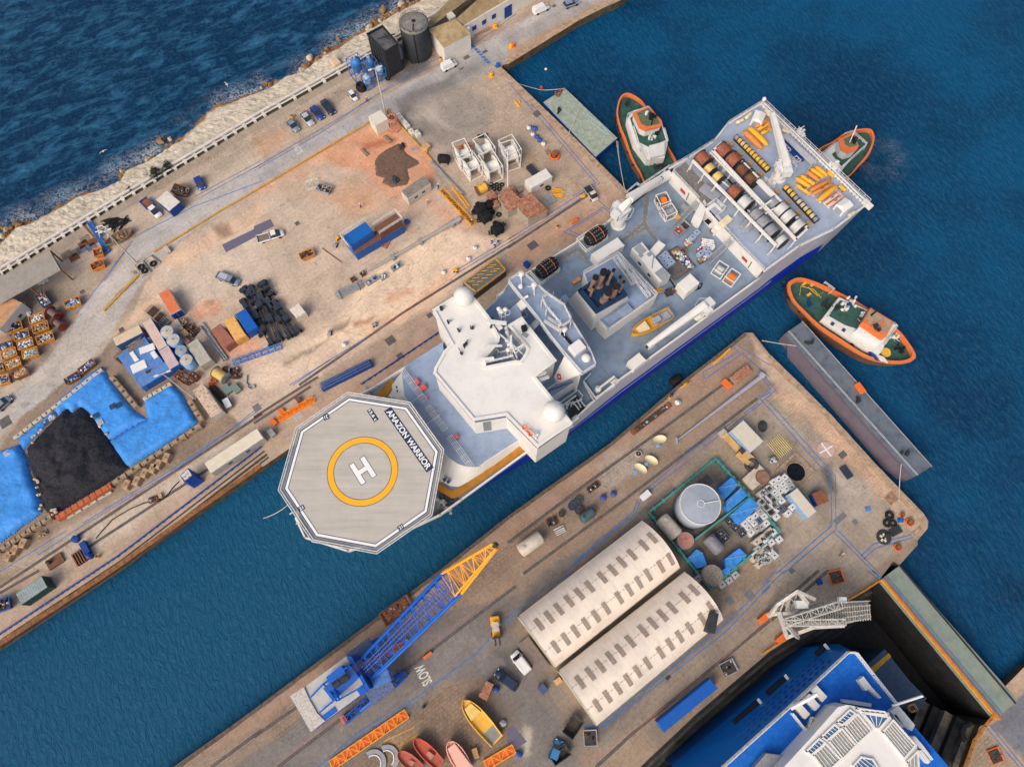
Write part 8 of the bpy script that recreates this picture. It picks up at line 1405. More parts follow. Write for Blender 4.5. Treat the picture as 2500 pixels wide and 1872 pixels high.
for i,(x,y)in EN(((475,535),(580,640),(690,750),(797,860),(990,1060),(1100,1170),(1217,1290),(1330,1405))):SX('deck_locker','tan deck locker, '+('topmost','second','third','fourth','fifth','sixth','seventh','lowest')[i]+' of the eight along the yellow spool rows','locker','a',(x-40,y-10),(x,y+28),(x+25,y+10),.7,CB_,12.3,'tan deck lockers along the yellow spool rows',top=CB_,Lf=1.25,Wf=.65)
for x,y,l,s_ in((765,265,'white peaked shelter at the starboard side of the stern deck',1),(1700,1225,'white peaked shelter at the port side of the stern deck',1)):
 c=Q('a',x,y,13.5);r=TH_('deck_shelter',l,'shelter',(*c,12.3),PSI+.5 if x<1000 else PSI);MB().box(0,0,0,2.7,2.3,1.7).add([(-1.4,-1.2,1.7),(1.4,-1.2,1.7),(1.4,1.2,1.7),(-1.4,1.2,1.7),(-1.1,0,2.3),(1.1,0,2.3)],[(0,1,5,4),(2,3,4,5),(1,2,5),(3,0,4)]).bd('canopy',SW_,r);MB().box(-1.36,0,.05,.06,1.6,1.4).bd('opening',GP_,r)
c=Q('a',1155,610,13);r=TH_('rescue_boat','blue hulled rescue boat with white frames beside the grey shelter roof','boat',(*c,12.3),hd(Q('a',1060,500,13),Q('a',1250,700,13)));b=MB();loft(b,[csec(-3.,.4,0,.7),csec(-1.5,.7,0,.8),csec(1.5,.7,0,.8),csec(3.2,.15,.2,.9)]);b.bd('hull',BD_,r);MB().rail([(-2.5,-.8),(-.2,-.8),(-.2,-1.5),(-2.5,-1.5)],.6,.5,.07,.9,True,1).rail([(1.6,-.8),(3,-.8),(3,-1.7),(1.6,-1.7)],.6,.5,.08,.9,True,1).bd('frame',SW_,r)
def B2(lb,t,ax,ay,bx,by,W_,z,H_,hm,dm,cm,cab=(.1,.45,.55,1.0),name='workboat',cat='boat'):
 r=BH(lb,Q(t,ax,ay,z+H_),Q(t,bx,by,z+H_),W_,H_,hm,dm,name,cat,z,rimm=hm,thw=0,fl=.7,pointy=.5,stern=.85);Ln=DI(Q(t,ax,ay,z+H_),Q(t,bx,by,z+H_));b=MB();x0,x1,wf,hh=cab;b.prs([(x0*Ln,-W_*wf/2),(x1*Ln,-W_*wf/3.2),(x1*Ln,W_*wf/3.2),(x0*Ln,W_*wf/2)],H_*.7,H_*.7+hh,top=[(x0*Ln+.1,-W_*wf/2.3),(x1*Ln*.9,-W_*wf/3.6),(x1*Ln*.9,W_*wf/3.6),(x0*Ln+.1,W_*wf/2.3)]);b.bd('cabin',cm,r);return r,Ln
r,Ln=B2('yellow workboat with grey after deck stowed on the ship beside the funnel house',21,1385,1040,1045,1225,2.9,9.02,1.7,mat('workboat',(222,160,50),.5,var=.08),GP_,CREAM,(.12,.36,.75,1.1));MB().rail([(-Ln*.46,-1.2),(-Ln*.46,1.2),(-.5,1.25),(-.5,-1.25)],1.7,.7,.06,1.2,True,2).bd('handrail',GP_,r);MB().box(-1.,0,1.2,1.5,1.1,1.2).box(-3,0,1.2,2.2,1.6,.3).bd('engine_box',mat('blue grey',(156,164,176),.6,var=.15),r)
CT('long white container with round hatch beside the forward fender cradle',21,(705,552),(925,410),(980,480),SW_,2.7,9.02,ribs=False,dr=False);CT('long white machinery container with roof fans amidships',21,(1045,503),(1282,790),(1368,737),SW_,3.2,9.02,ribs=False,dr=False,win=2);CT('short white container angled against the long machinery container',21,(1192,525),(1275,430),(1322,480),SW_,2.4,9.02,ribs=False,dr=False);CT('white ribbed cube container beside the coiled black hoses',21,(1430,800),(1540,712),(1612,795),SW_,3.,9.02,dr=True);CT('plain white deck box near the small port crane',21,(1010,1455),(1105,1382),(1165,1445),SW_,2.4,9.02,ribs=False,dr=False)
SB(MB().box(*Q('b',430,1185,12.4),12.28,2.,1.7,.12,-.9).box(*Q('b',440,1260,12.4),12.28,.8,.8,.1,-.9).box(*Q('b',545,1245,12.4),12.28,.8,.8,.1,-.9).box(*Q('b',590,1340,12.4),12.28,.2,2.8,.1,-.2).box(*Q('b',715,1500,12.3),12.25,2.4,2.2,.12,-.9),'roof_fan',GP_)
flat_=T('b',[(900,1130),(1145,1400),(865,1595),(610,1300)],9.1);b=MB();
for k in range(20):p=LE(flat_[0],flat_[1],(k+.5)/20);q=LE(flat_[3],flat_[2],(k+.5)/20);b.box((p[0]+q[0])/2,(p[1]+q[1])/2,9.02,DI(p,q),DI(flat_[0],flat_[1])/20-.04,.08+.004*(k%2),hd(p,q))
o=b.bd('timber_deck_mat',mat('dark timber',(112,106,102),.9,var=.35,sl_=2.),off=(*flat_[0],9));o.location=(*flat_[0],9);tag(o,'dark timber mat under the tanks and crates amidships','mat')
for i,(x,y)in EN(((690,1290),(745,1245),(730,1340),(787,1297),(768,1390),(825,1347))):IBC((*Q('b',x,y,10.2),9.1),PSI+.1,'pale blue tank in the block of six beside the machinery container','six pale blue tanks in a block on the ship',key='blue',sl_=1.22)
for x,y,l in((1145,970,'pale blue tank, upper of the pair near the dark bundle'),(1092,1030,'pale blue tank, lower of the pair near the dark bundle'),(1262,1190,'pale blue tank nearest the red and white drums'),(1193,1235,'pale blue tank left of the three by the drums'),(1300,1240,'pale blue tank at the foot of the port stairway')):IBC((*Q('b',x,y,10.2),9.02),PSI+.1,l,key='blue',sl_=1.22)
RW=mat('crimson',(168,62,84),.6,var=.2)
def mk_wd(lb,key):r=TH_('chemical_drum',lb,'drum');MB().la(0,0,[(.25,0),(.26,.4),(.25,.8)],12).bd('drum_body',RW if key=='r' else WC_,r);MB().la(0,0,[(.22,0),(.2,.06),(.03,.07)],12,'z',.8).bd('lid',WC_,r);return r
WD=Proto(mk_wd);k=0
for i in range(6):
 for j in range(5):
  x,y=1215+i*26+j*5,1060+j*27+i*4
  if 1180<x+(y-1000)*.2<1400:WD((*Q('b',x,y,9.6),9.02),0,'white drum with red sides in the pack by the port stairway' if(i+j)%3 else 'crimson drum in the pack by the port stairway','red and white drums packed on deck',key='r' if(i+j)%3==0 else 'w')
for x,y in((1160,1190),(1185,1165),(1210,1145),(1010,1070),(1040,1065),(1025,1095),(1235,1280),(1255,1285)):WD((*Q('b',x,y,9.6),9.02),0,'crimson drum set apart from the main drum pack','crimson drums around the pale blue tanks',key='r')
BP('black bundled netting between the pale blue tanks and the drums','b',1195,1050,.8,1.,0,BLK,31).location.z=9.02
for i,(x,y,l,c)in EN(((885,1210,'tan crate of long boxes, uppermost on the timber mat','cardboard'),(965,1215,'brown open crate at the edge of the timber mat','dark'),(920,1265,'crate of white parts, second on the timber mat','white'),(975,1305,'crate of white parts, third on the timber mat','white'),(1008,1355,'crate of cream parts, fourth on the timber mat','white'),(1052,1405,'dark crate of tools, lowest on the timber mat','blue'),(1372,935,'brown crates under the white stair house','cardboard'),(1040,1100,'orange pallet under the drum pair','cardboard'),(1215,1310,'brown pallet below the tanks','cardboard'))):
 c_=Q('b',x,y,9.6);r=TH_('supply_crate',l,'crate',(*c_,9.1),PSI-.1);MB().box(0,0,0,1.9,1.15,.3).wl([(-.95,-.58),(.95,-.58),(.95,.58),(-.95,.58)],.3,.55,.06).bd('case',WOOD if i<8 else BN_,r);b=MB();JU(b,1.7,1.,.4,16,i+60,5,.3,.7);b.bd('load',JM[c],r)
for x0,y0,x1,y1,l in((880,975,960,905,'open steel skip of red fittings below the starboard stairway'),(950,925,1035,855,'open grey steel skip joined above the red one')):r=skip(l,(*MI(Q('b',x0,y0,10),Q('b',x1,y1,10))[:2],9.02),hd(Q('b',x0,y0,10),Q('b',x1,y1,10)),2.,1.9,1.2,GP_,'red' if x0<900 else 'dark',10 if x0<900 else 3,5)
GR_('line_winch','winch reel of bright orange line near the starboard crane','winch','b',665,590,755,560,1.05,9.02,DS_,OCAB,None,.85,True);GR_('line_winch','grey rope winch reel beside the orange one near the starboard crane','winch','b',740,740,830,700,1.05,9.02,GP_,GCAB,None,.85,True);GR_('line_winch','grey slatted winch drum in a white frame on the port side','winch','b',1395,1420,1475,1470,1.,9.02,GP_,WCAB,None,.9,True);GR_('line_winch','winch drum of bright orange line in a white frame on the port side','winch','b',1545,1520,1620,1570,1.05,9.02,GP_,OCAB,None,.9,True)
SX('yellow_cabinet','yellow machine beside the grey rope winch','machine','b',(870,700),(900,690),(925,790),1.,SEAY,9.02);SX('cream_rack','cream rack with four dark slots beside the stair house','rack','b',(1440,830),(1545,740),(1590,810),1.1,CREAM,12.3);SX('grey_box_stack','grey battened box at the foot of the bulkhead','box','b',(950,630),(985,600),(1045,670),.9,GP_,9.02);SX('grey_box_stack','long grey battened box stack on the timber strip','box','b',(1200,400),(1270,330),(1440,510),1.,mat('lilac grey',(146,148,160),.7,var=.15),12.4);SX('grey_box_stack','pale grey battened locker under the front reel frame','box','b',(1700,870),(1770,790),(1870,880),1.,GP_,12.3);SX('orange_crate','tan plywood box at the corner of the white funnel casing','crate','c',(1330,345),(1470,262),(1500,310),1.1,mat('plywood',(206,156,112),.7,var=.15),9.02);SX('blue_tank','pale blue tank beside the funnel casing','tank','c',(1130,640),(1210,590),(1280,680),1.3,mat('pale blue',(166,182,206),.5),9.02)
r=TH_('hose_tangle','black hoses and pump unit tangled in front of the white cube container','hoses',(*Q(21,1370,880,9.3),9.02));RL(MB().tube([(*Q(21,x,y,9.2),9.15)for x,y in((1360,760),(1420,850),(1490,910),(1560,860),(1620,840),(1640,800),(1600,800),(1610,850))],.14,6),'hose',BLK,r);b=MB();b.box(-.3,0,0,1.6,1.1,.9,.5);JU(b,2.,1.6,.5,12,3);b.bd('pump',JM['dark'],r)
PI_('hose_bridge','yellow and black cable ramp by the funnel house corner','ramp',21,[(1220,860),(1300,840),(1310,870),(1235,890)],9.02,4,SEAY,.12,(1,2),seed=3,stack=.1)
#  TUGS 
TGD=mat('tug',(52,88,78),.75,var=.4,sl_=.8,dt=.8,dc=(.03,.06,.06));TOR=mat('tug orange',(218,118,66),.5,var=.1,dt=.3,dc=(.35,.12,.06));TWH=mat('tug white',(214,214,210),.5,var=.08,dt=.2,dc=(.4,.3,.22))
def TG(lb,t,outline,z=0.,rail_w=.55,bul=.9):
 0
 o_=T(t,outline,z+bul);c=(sum(p[0]for p in o_)/len(o_),sum(p[1]for p in o_)/len(o_));r=TH_('tugboat',lb,'tugboat',(*c,Wz));k=len(o_);n_=k*4
 d=[o_[i]for i in range(k)];fine=[]
 for i in range(k):
  p0,p1,p2,p3=d[i-1],d[i],d[(i+1)%k],d[(i+2)%k]
  for j in range(4):
   u=j/4;fine.append(tuple(.5*((2*p1[a])+(-p0[a]+p2[a])*u+(2*p0[a]-5*p1[a]+4*p2[a]-p3[a])*u*u+(-p0[a]+3*p1[a]-3*p2[a]+p3[a])*u**3)for a in(0,1)))
 ins=lambda f:[LE(c,p,f)for p in fine]
 RL(MB().prs(ins(.93),Wz-.2,z+bul-.5,top=ins(.995),cap=False),'hull',mat('rusty brown tug',(120,76,54),.8,var=.4,rust=.4),r)
 b=MB();L_=max(DI(p,c)for p in fine);m=len(fine)
 inner=[]
 for p in fine:dd=DI(p,c);inner.append(LE(p,c,rail_w/dd))
 for lo_,hi in((z+bul-.55,z+bul),):
  vs=[(*p,lo_)for p in fine]+[(*p,hi)for p in fine]+[(*p,hi)for p in inner]+[(*p,z-.02)for p in inner]
  b.add(vs,[(i,(i+1)%m,m+(i+1)%m,m+i)for i in range(m)]+[(m+i,m+(i+1)%m,2*m+(i+1)%m,2*m+i)for i in range(m)]+[(2*m+i,2*m+(i+1)%m,3*m+(i+1)%m,3*m+i)for i in range(m)])
 RL(b,'bulwark',TOR,r);RL(MB().prs(ins(.985),z-.4,z),'deck',TGD,r);return r,fine,c
def BK(r,name,t,pts,z0,z1,m,topf=1.,bev=0):q=T(t,pts,z1);c=(sum(p[0]for p in q)/len(q),sum(p[1]for p in q)/len(q));b=MB();b.prs([LE(c,p,1/topf)for p in q]if topf!=1 else q,z0,z1,top=q);return RL(b,name,m,r)
def TYR(r,t,pts,z):
 for x,y in pts:c=Q(t,x,y,z);RL(MB().trs(c[0],c[1],z,.5,.2,14,6,tilt=.9,rz=random.random()*6),'tyre_fender',TYRE,r)
t1,_,_=TG('orange-rimmed tug with green wheelhouse roof moored at the ship starboard side',20,[(990,785),(940,830),(915,940),(935,1060),(980,1180),(1040,1330),(1110,1450),(1190,1560),(1420,1470),(1430,1380),(1350,1230),(1280,1080),(1200,950),(1130,850),(1050,795)])
BK(t1,'deckhouse',20,[(1000,1000),(1060,930),(1190,900),(1290,1010),(1350,1190),(1320,1330),(1170,1345),(1060,1200)],0,2.2,TWH);BK(t1,'boat_deck',20,[(1030,1000),(1070,950),(1180,915),(1280,1020),(1330,1180),(1190,1240),(1090,1190)],2.2,2.26,TGD);BK(t1,'aft_house',20,[(1190,1225),(1320,1195),(1320,1300),(1200,1330)],0,3.,TWH)
BK(t1,'wheelhouse',20,[(1055,945),(1190,895),(1295,1020),(1290,1060),(1160,1095),(1110,1070)],2.2,4.8,TWH,1.08);BK(t1,'wheelhouse_window_band',20,[(1053,948),(1190,898),(1298,1020),(1290,1062),(1158,1096),(1108,1070)],4.3,4.9,TOR);BK(t1,'wheelhouse_roof',20,[(1085,955),(1185,910),(1265,1010),(1280,1040),(1170,1065),(1125,1040)],4.9,5.,mat('mottled',(92,108,86),.85,var=.5,sl_=1.5,dt=.4));clutter_=lambda r,t,x,y,z,n,rad,m,seed,name='deck_gear':RL(_cl(t,x,y,z,n,rad,seed),name,m,r)
def _cl(t,x,y,z,n,rad,seed):
 rr=random.Random(seed);c=Q(t,x,y,z);b=MB()
 for k in range(n):
  a=rr.uniform(0,2*pi);d=rr.uniform(0,rad);px_,py_=c[0]+cos(a)*d,c[1]+sin(a)*d
  if k%3==0:b.la(px_,py_,[(rr.uniform(.12,.4),0),(rr.uniform(.12,.35),rr.uniform(.3,.9))],10,'z',z)
  elif k%3==1:b.box(px_,py_,z,rr.uniform(.2,.7),rr.uniform(.2,.6),rr.uniform(.3,.9),rr.uniform(0,3))
  else:b.tube([(px_,py_,z+.3),(px_+rr.uniform(-1,1),py_+rr.uniform(-1,1),z+rr.uniform(.3,1.))],.06,5)
 return b
clutter_(t1,20,1220,990,5,12,.9,BLK,3,'mast_gear');clutter_(t1,20,1270,1400,0,16,1.3,DS_,4,'towing_winch');clutter_(t1,20,1170,960,5,3,.3,WC_,5,'dome');clutter_(t1,20,1200,1150,2.3,12,1.2,SP_,6,'deck_gear')
RL(MB().rail(T(20,[(1000,1000),(1010,960),(1180,900)],3),2.2,1.,.06,1.2,bars=3).rail(T(20,[(1060,1060),(1120,1260),(1160,1340)],3),2.2,1.,.06,1.2,bars=2).rail(T(20,[(1190,1235),(1350,1190),(1320,1080)],3),2.2,1.,.06,1.,bars=2),'handrail',SP_,t1);b=MB();c=Q(20,1222,1000,7);b.tube([(*c,5),(*c,8.5)],.14,6);b.tube([(c[0]-1,c[1],7.5),(c[0]+1,c[1]+.3,7.5)],.06,4);RL(b,'mast',BLK,t1)
[clutter_(t1,20,x,y,z,8,.9,m,x)for x,y,z,m in((1010,880,0,DS_),(1250,1130,2.3,BLK))];TYR(t1,20,[(910,1010),(935,1080),(945,1140),(1015,1290),(1060,1390),(1130,1520),(1365,1270),(1320,1080)],.0)
t2,_,_=TG('orange tug moored across the stern corner of the research ship',30,[(470,1275),(600,1190),(700,1120),(800,1090),(910,1085),(945,1130),(945,1200),(900,1310),(820,1400),(700,1505),(560,1420)],bul=.9)
BK(t2,'deckhouse',30,[(520,1290),(640,1190),(770,1110),(890,1210),(760,1330),(660,1450),(600,1400)],0,2.,TWH);BK(t2,'boat_deck',30,[(590,1300),(700,1200),(790,1130),(880,1210),(760,1320),(670,1400)],2.,2.06,TGD);BK(t2,'wheelhouse',30,[(645,1180),(760,1115),(815,1230),(790,1270),(720,1290),(670,1260)],2.,4.6,TWH,1.08);BK(t2,'wheelhouse_roof',30,[(645,1178),(762,1112),(818,1230),(792,1272),(718,1292),(666,1262)],4.6,4.8,TOR);BK(t2,'roof_mat',30,[(690,1170),(770,1140),(805,1225),(740,1240),(700,1215)],4.8,4.86,mat('mottled',(92,108,86)));clutter_(t2,30,760,1180,4.9,10,.9,BLK,13,'mast_gear');RL(MB().tube([Q(30,740,1200,5)+(5.,),Q(30,800,1060,9)+(9.,)],.14,6).rail(T(30,[(700,1120),(770,1100),(890,1205),(870,1240)],3),2.,1.,.06,1.,bars=2).rail(T(30,[(500,1280),(640,1170)],3),1.,1.,.06,1.,bars=2),'handrail',SP_,t2);clutter_(t2,30,600,1370,0,8,.8,TWH,14);TYR(t2,30,[(880,1340),(760,1470),(650,1145)],0)
t3,_,_=TG('orange tug with long white deckhouse lying off the port quarter',31,[(215,810),(260,765),(330,750),(440,780),(600,850),(800,950),(1000,1080),(1150,1190),(1240,1300),(1297,1400),(1270,1450),(1180,1472),(1050,1465),(900,1430),(700,1320),(480,1170),(330,1020),(245,920)],bul=1.1,rail_w=.8)
BK(t3,'deckhouse',31,[(515,1090),(650,915),(860,1010),(1130,1150),(1040,1310),(1000,1385),(880,1330)],0,2.2,TWH);BK(t3,'boat_deck',31,[(560,1070),(660,940),(860,1020),(1100,1170),(1050,1260),(860,1200),(700,1150)],2.2,2.26,TGD);BK(t3,'bridge_house',31,[(810,1180),(900,1060),(1140,1150),(1020,1290)],2.2,4.4,TWH);BK(t3,'wheelhouse',31,[(850,1120),(915,1005),(1115,1125),(1045,1250)],4.4,6.6,TOR,1.04);BK(t3,'wheelhouse_roof',31,[(865,1100),(925,1015),(1105,1128),(1042,1222)],6.6,6.66,mat('sandy',(166,142,118),.85,var=.2,dt=.3));BK(t3,'roof_hatch',31,[(985,1125),(1005,1110),(1045,1140),(1025,1160)],6.66,6.8,TOR)
for i in range(5):BK(t3,'window',31,[(590+95*i,1120+52*i),(615+95*i,1135+52*i),(600+95*i,1160+52*i),(575+95*i,1145+52*i)],2.26,2.3,GB_)if i in(0,1)else None
b=MB();
for k in range(4):p=LE(Q(31,865,1135,5.8),Q(31,1010,1222,5.8),(k+.5)/4);b.box(p[0],p[1],5.3,.9,.12,.7,hd(Q(31,865,1135,5),Q(31,1010,1222,5)))
RL(b,'window',GB_,t3);RL(MB().tube([Q(31,920,1070,6.6)+(6.6,),Q(31,1050,960,12)+(11.5,)],.2,6,r1=.1).tube([Q(31,1020,1010,9)+(9.,),Q(31,990,970,9)+(9.4,)],.07,4),'mast',BLK,t3)
clutter_(t3,31,530,980,0,14,.9,DS_,23,'towing_winch');clutter_(t3,31,1160,1350,0,12,1.,BLK,24,'anchor_winch');clutter_(t3,31,770,960,2.3,14,1.5,TWH,25);clutter_(t3,31,690,1000,2.3,8,1.,SP_,27);clutter_(t3,31,400,980,0,8,.8,BD_,28);RL(MB().tube([(*Q(31,x,y,.2),.1)for x,y in((390,830),(470,900),(520,870),(500,920),(440,850),(330,820),(320,900))],.07,5).la(*Q(31,1050,1375,.5),[(1.05,0),(1.1,.2),(1.,.35),(.05,.4)],22),'rope',YR,t3);b=MB();[b.box(*Q(31,x,y,.4),0,.9,.5,.4,.6)for x,y in((400,890),(430,810),(360,800))];RL(b,'float',SEAY,t3);RL(MB().rail(T(31,[(1040,1310),(1140,1160),(1110,1130)],3),2.2,1.1,.07,1.2,bars=3).rail(T(31,[(520,800),(600,860),(560,890)],1),1.,.9,.07,1.2,bars=2).rail(T(31,[(560,1075),(650,920)],3),2.2,1.,.06,1.2,bars=2),'handrail',SP_,t3);[clutter_(t3,31,x,y,z,9,1.1,m,x)for x,y,z,m in((620,1010,2.3,DS_),(840,1090,2.3,SP_),(1100,1260,0,TWH),(960,1170,6.7,DS_))];TYR(t3,31,[(205,870),(225,925),(325,1025),(400,1100),(490,1170),(690,1300),(750,1330),(910,1415),(330,745),(650,870),(200,830)],.1);RL(MB().la(*Q(31,740,975,3),[(.4,0),(.45,.9),(.1,1.)],12,'z',2.2),'blue_drum',BD_,t3)
for pts,m_ in(([(905,1372),(935,1380),(990,1455),(955,1445)],BD_),([(965,1395),(1030,1420),(1065,1468),(1000,1455)],TWH)):q=T(31,pts,1.1);RL(MB().prs(q,.6,1.13),'hull_stripe',m_,t3)
#  BARGES, DOCK, BRIDGE GATE 
def PO(lb,t,top,z,dm,sm,name='barge'):q=T(t,top,z);r=TH_(name,lb,'barge',MI(q[0],q[2]));RL(MB().prs(q,Wz-.2,z-.03),'hull',sm,r);b=MB();c=MI(q[0],q[2]);b.prs([LE(c,p,.99)for p in q],z-.03,z+.01);RL(b,'deck',dm,r);return r,q
PGR=mat('mottled green',(142,154,138),.85,var=.25,sl_=.6,dt=.6,dc=(.62,.6,.55),dsc=1.6);r,q=PO('flat green pontoon with blue sides moored at the dock quay',20,[(295,862),(480,742),(925,1165),(740,1325)],.0,PGR,BD_,'flat_pontoon');clutter_(r,20,435,930,0,9,1.2,DS_,41);clutter_(r,20,440,790,0,9,1.2,RY_,42);RL(MB().tube([(*Q(20,x,y),.05)for x,y in((620,890),(700,990),(790,1050),(860,1140),(830,1130),(700,1030))],.09,5),'rope',mat('pale blue rope',(150,180,190),.8),r)
PD=mat('slate',(96,106,118),.8,var=.3,sl_=.5,dt=.5,dc=(.2,.17,.14));DRK=mat('lilac grey barge',(98,90,100),.8,var=.15,sl_=.4)
r,q=PO('long narrow slate-grey barge moored off the end of the right quay',31,[(190,1225),(340,1120),(1430,2320+20),(1275,2435)],1.6,PD,DRK)
RL(MB().prs(PX([S(31,225,1430),S(32,1020,765),(2191,1170),S(32,1275,830),S(31,190,1225)],-1.9),Wz-.3,1.5,top=PX([S(31,215,1250),S(32,1180,730),S(32,1190,745),S(32,1270,835),S(31,190,1225)],1.5)),'sloping_side',DRK,r)
for o_ in(0,.35):RL(MB().tube([(*LE(q[0],q[1],.2+o_*.15),1.75),(*LE(q[3],q[2],.2+o_*.15),1.75)],.1,5),'pipe',GP_,r)
RL(MB().rail([LE(q[0],q[1],.98),LE(q[3],q[2],.98)],1.6,.25,.09,4,bars=1),'edge_rail',GP_,r);clutter_(r,32,1200,640,1.6,8,.8,DS_,43);clutter_(r,31,390,1310,1.6,8,1.1,DS_,44);clutter_(r,32,800,190,1.6,7,.8,DS_,45)
SX('orange_davit','orange steel davit box on the seaward edge of the slate barge','davit',32,(795,60),(830,40),(875,125),.9,ORNG,1.6);b=MB()
def RO_(lb,pts,m=None,r_=.07):
 a=pts[0];b=MB();b.tube(pts,r_,5);o=b.bd('mooring_rope',m or mat('pale rope',(196,190,178),.9),off=a);o.location=a;tag(o,lb,'rope')
def SR(lb,t0,x0,y0,z0,t1,x1,y1,z1,sag=1.,r_=.07):a=Q(t0,x0,y0,z0)+(z0,);c=Q(t1,x1,y1,z1)+(z1,);RO_(lb,[tuple(a[i]+(c[i]-a[i])*f-(sag*4*f*(1-f)if i==2 else 0)for i in range(3))for f in[k/10 for k in range(11)]],r_=r_)
SR('mooring line from the ship side down to the pontoon corner',20,915,1190,.2,20,990,1620,3,.6);SR('second mooring line beside it from pontoon to ship',20,925,1190,.2,20,985,1590,3,1.,.05);SR('rope from the quay corner sagging towards the pontoon',20,0,675,.3,20,280,760,-2,.2);SR('rope from the red buoy to the pontoon corner',20,280,760,-2,20,480,745,.2,.2);SR('double rope across the pontoon to the quay bollard',20,620,890,.2,20,500,1150,.2,0);SR('rope from the pontoon edge across the quay to the rusty bollard',20,500,1150,.2,20,410,1290,.6,0);SR('pale mooring line from the quay tip to the slate barge',31,0,1280,.5,31,290,1325,1.8,.2);SR('mooring line from the slate barge down to the quay edge',32,1175,730,1.8,32,1155,1040,.3,.2);SR('bow line trailing from the helideck bow into the basin',12,320,1040,9,12,80,1190,-2,1.5)
gq=PX([(2196,1380),(2484,1708),(2428,1762),(2144,1419)]);r=TH_('dock_gate','long grey-green dock gate bridging the dry dock entrance','dock gate',MI(gq[0],gq[2]));RL(MB().prs(gq,-14,-.05),'caisson',mat('black algae',(40,42,42),.8,var=.5,dt=.4),r);b=MB();c=MI(gq[0],gq[2]);b.prs(gq,-.05,.0+.03);RL(b,'deck',mat('grey green',(132,144,132),.85,var=.2,sl_=.5,dt=.35,dc=(.3,.24,.16)),r)
i0,i1=gq[3],gq[2];o0,o1=gq[0],gq[1];hh=hd(i0,i1)
for f0,m_,w_ in((.1,SEAY,.22),(.15,ORNG,.15)):RL(MB().rail([LE(i0,o0,f0),LE(i1,o1,f0)],.03,1.,.05,2.2,bars=2).box(*MI(LE(i0,o0,f0),LE(i1,o1,f0))[:2],.04+.01*w_,DI(i0,i1),w_,.1,hh),'guard_rail',m_,r)
ST([LE(i0,o0,.25),LE(i1,o1,.25)],.14,.04,BL_);ST([LE(i0,o0,.38),LE(i1,o1,.36)],.14,.04,BL_)
RL(MB().box(*MI(LE(i0,o0,.93),LE(i1,o1,.93))[:2],.03,DI(i0,i1),.3,.15,hh),'edge_beam',DS_,r)
for pts,l in((pth((33,975,92),(33,860,170),(33,730,245)),'orange guard rail round the dock head by the gate'),(pth((33,240,560),(33,120,620),(33,0,700)),'orange guard rail below the white dock crane'),(pth((33,1950,1210),(33,1870,1310),(33,1780,1430),(33,1700,1656)),'orange guard rail on the far side of the dock')):r=TH_('guard_rail',l,'railing',pts[0]);RL(MB().rail(pts,0,1.05,.06,1.6,bars=3).wl(pts,.0,.12,.3,False),'rail',mat('orange rail',(222,150,60),.6,var=.2),r)
#  RIGHT PIER 
ROOFC=mat('cream coated',(232,218,202),.8,var=.07,sl_=.4,dt=.3,dc=(.36,.33,.28),dsc=.3);SKYL=mat('fibreglass',(158,142,128),.5,var=.3,sl_=3.)
def SHD(lb,A,B,C,D,E,H_,sk):
 0
 a,b_,c,d=[P(*p,E)for p in(A,B,C,D)];m_=MI(a,c);r=TH_('warehouse',lb,'warehouse',m_);n_=18;X=lambda f,s:(*LE(LE(a,b_,s),LE(d,c,s),f),E+H_*sin(pi*s)**.75 if 0<s<1 else E)
 b=MB();b.so_=True;K=28;vs=[X(i/K,j/n_)for i in range(K+1)for j in range(n_+1)];b.add(vs,[(i*(n_+1)+j,(i+1)*(n_+1)+j,(i+1)*(n_+1)+j+1,i*(n_+1)+j+1)for i in range(K)for j in range(n_)]);b.so_=False
 for i in range(K+1):b.tube([tuple(q+(.03 if k==2 else 0)for k,q in EN(X(i/K,j/n_)))for j in range(n_+1)],.02,4,False)
 RL(b,'roof',ROOFC,r);b=MB()
 for f in(0,1):vs=[X(f,j/n_)for j in range(n_+1)];b.add(vs,[tuple(range(n_+1))])
 b.wl([a,b_,c,d],0,E-.02,.25);RL(b,'wall',mat('warehouse',(184,176,160),.8,dt=.4),r)
 for s_ in(.3,.7):b=MB();[b.tube([X(k/40,s_)[:2]+(X(k/40,s_)[2]+.05,),X((k+.6)/40,s_)[:2]+(X(k/40,s_)[2]+.05,)],.06,4)for k in range(40)];RL(b,'roof_seam',SKYL,r)
 hh=hd(a,d);L_=DI(a,d);Wd=DI(a,b_);w_=.85/L_;l_=2.3/Wd
 for t,x,y in sk:
  z=E+H_*.7
  for _ in range(4):
   p=Q(t,x,y,z);f=((p[0]-a[0])*(d[0]-a[0])+(p[1]-a[1])*(d[1]-a[1]))/L_**2;s_=((p[0]-a[0])*(b_[0]-a[0])+(p[1]-a[1])*(b_[1]-a[1]))/Wd**2;s_=min(.95,max(.05,s_));z=E+H_*sin(pi*s_)**.75
  b=MB();q=[X(f+i*w_/2,s_+j*l_/3)for j in(-1.5,-.5,.5,1.5)for i in(-1,1)];vs=[(x_,y_,z_+.09)for x_,y_,z_ in q]+[(x_,y_,z_-.1)for x_,y_,z_ in q]
  b.add(vs,[(2*k,2*k+1,2*k+3,2*k+2)for k in range(3)]+[(2*k,2*k+2,2*k+10,2*k+8)for k in range(3)]+[(2*k+1,2*k+9,2*k+11,2*k+3)for k in range(3)]);RL(b,'skylight',SKYL,r)
 return r
U=lambda t,l:[(t,x,y)for x,y in l]
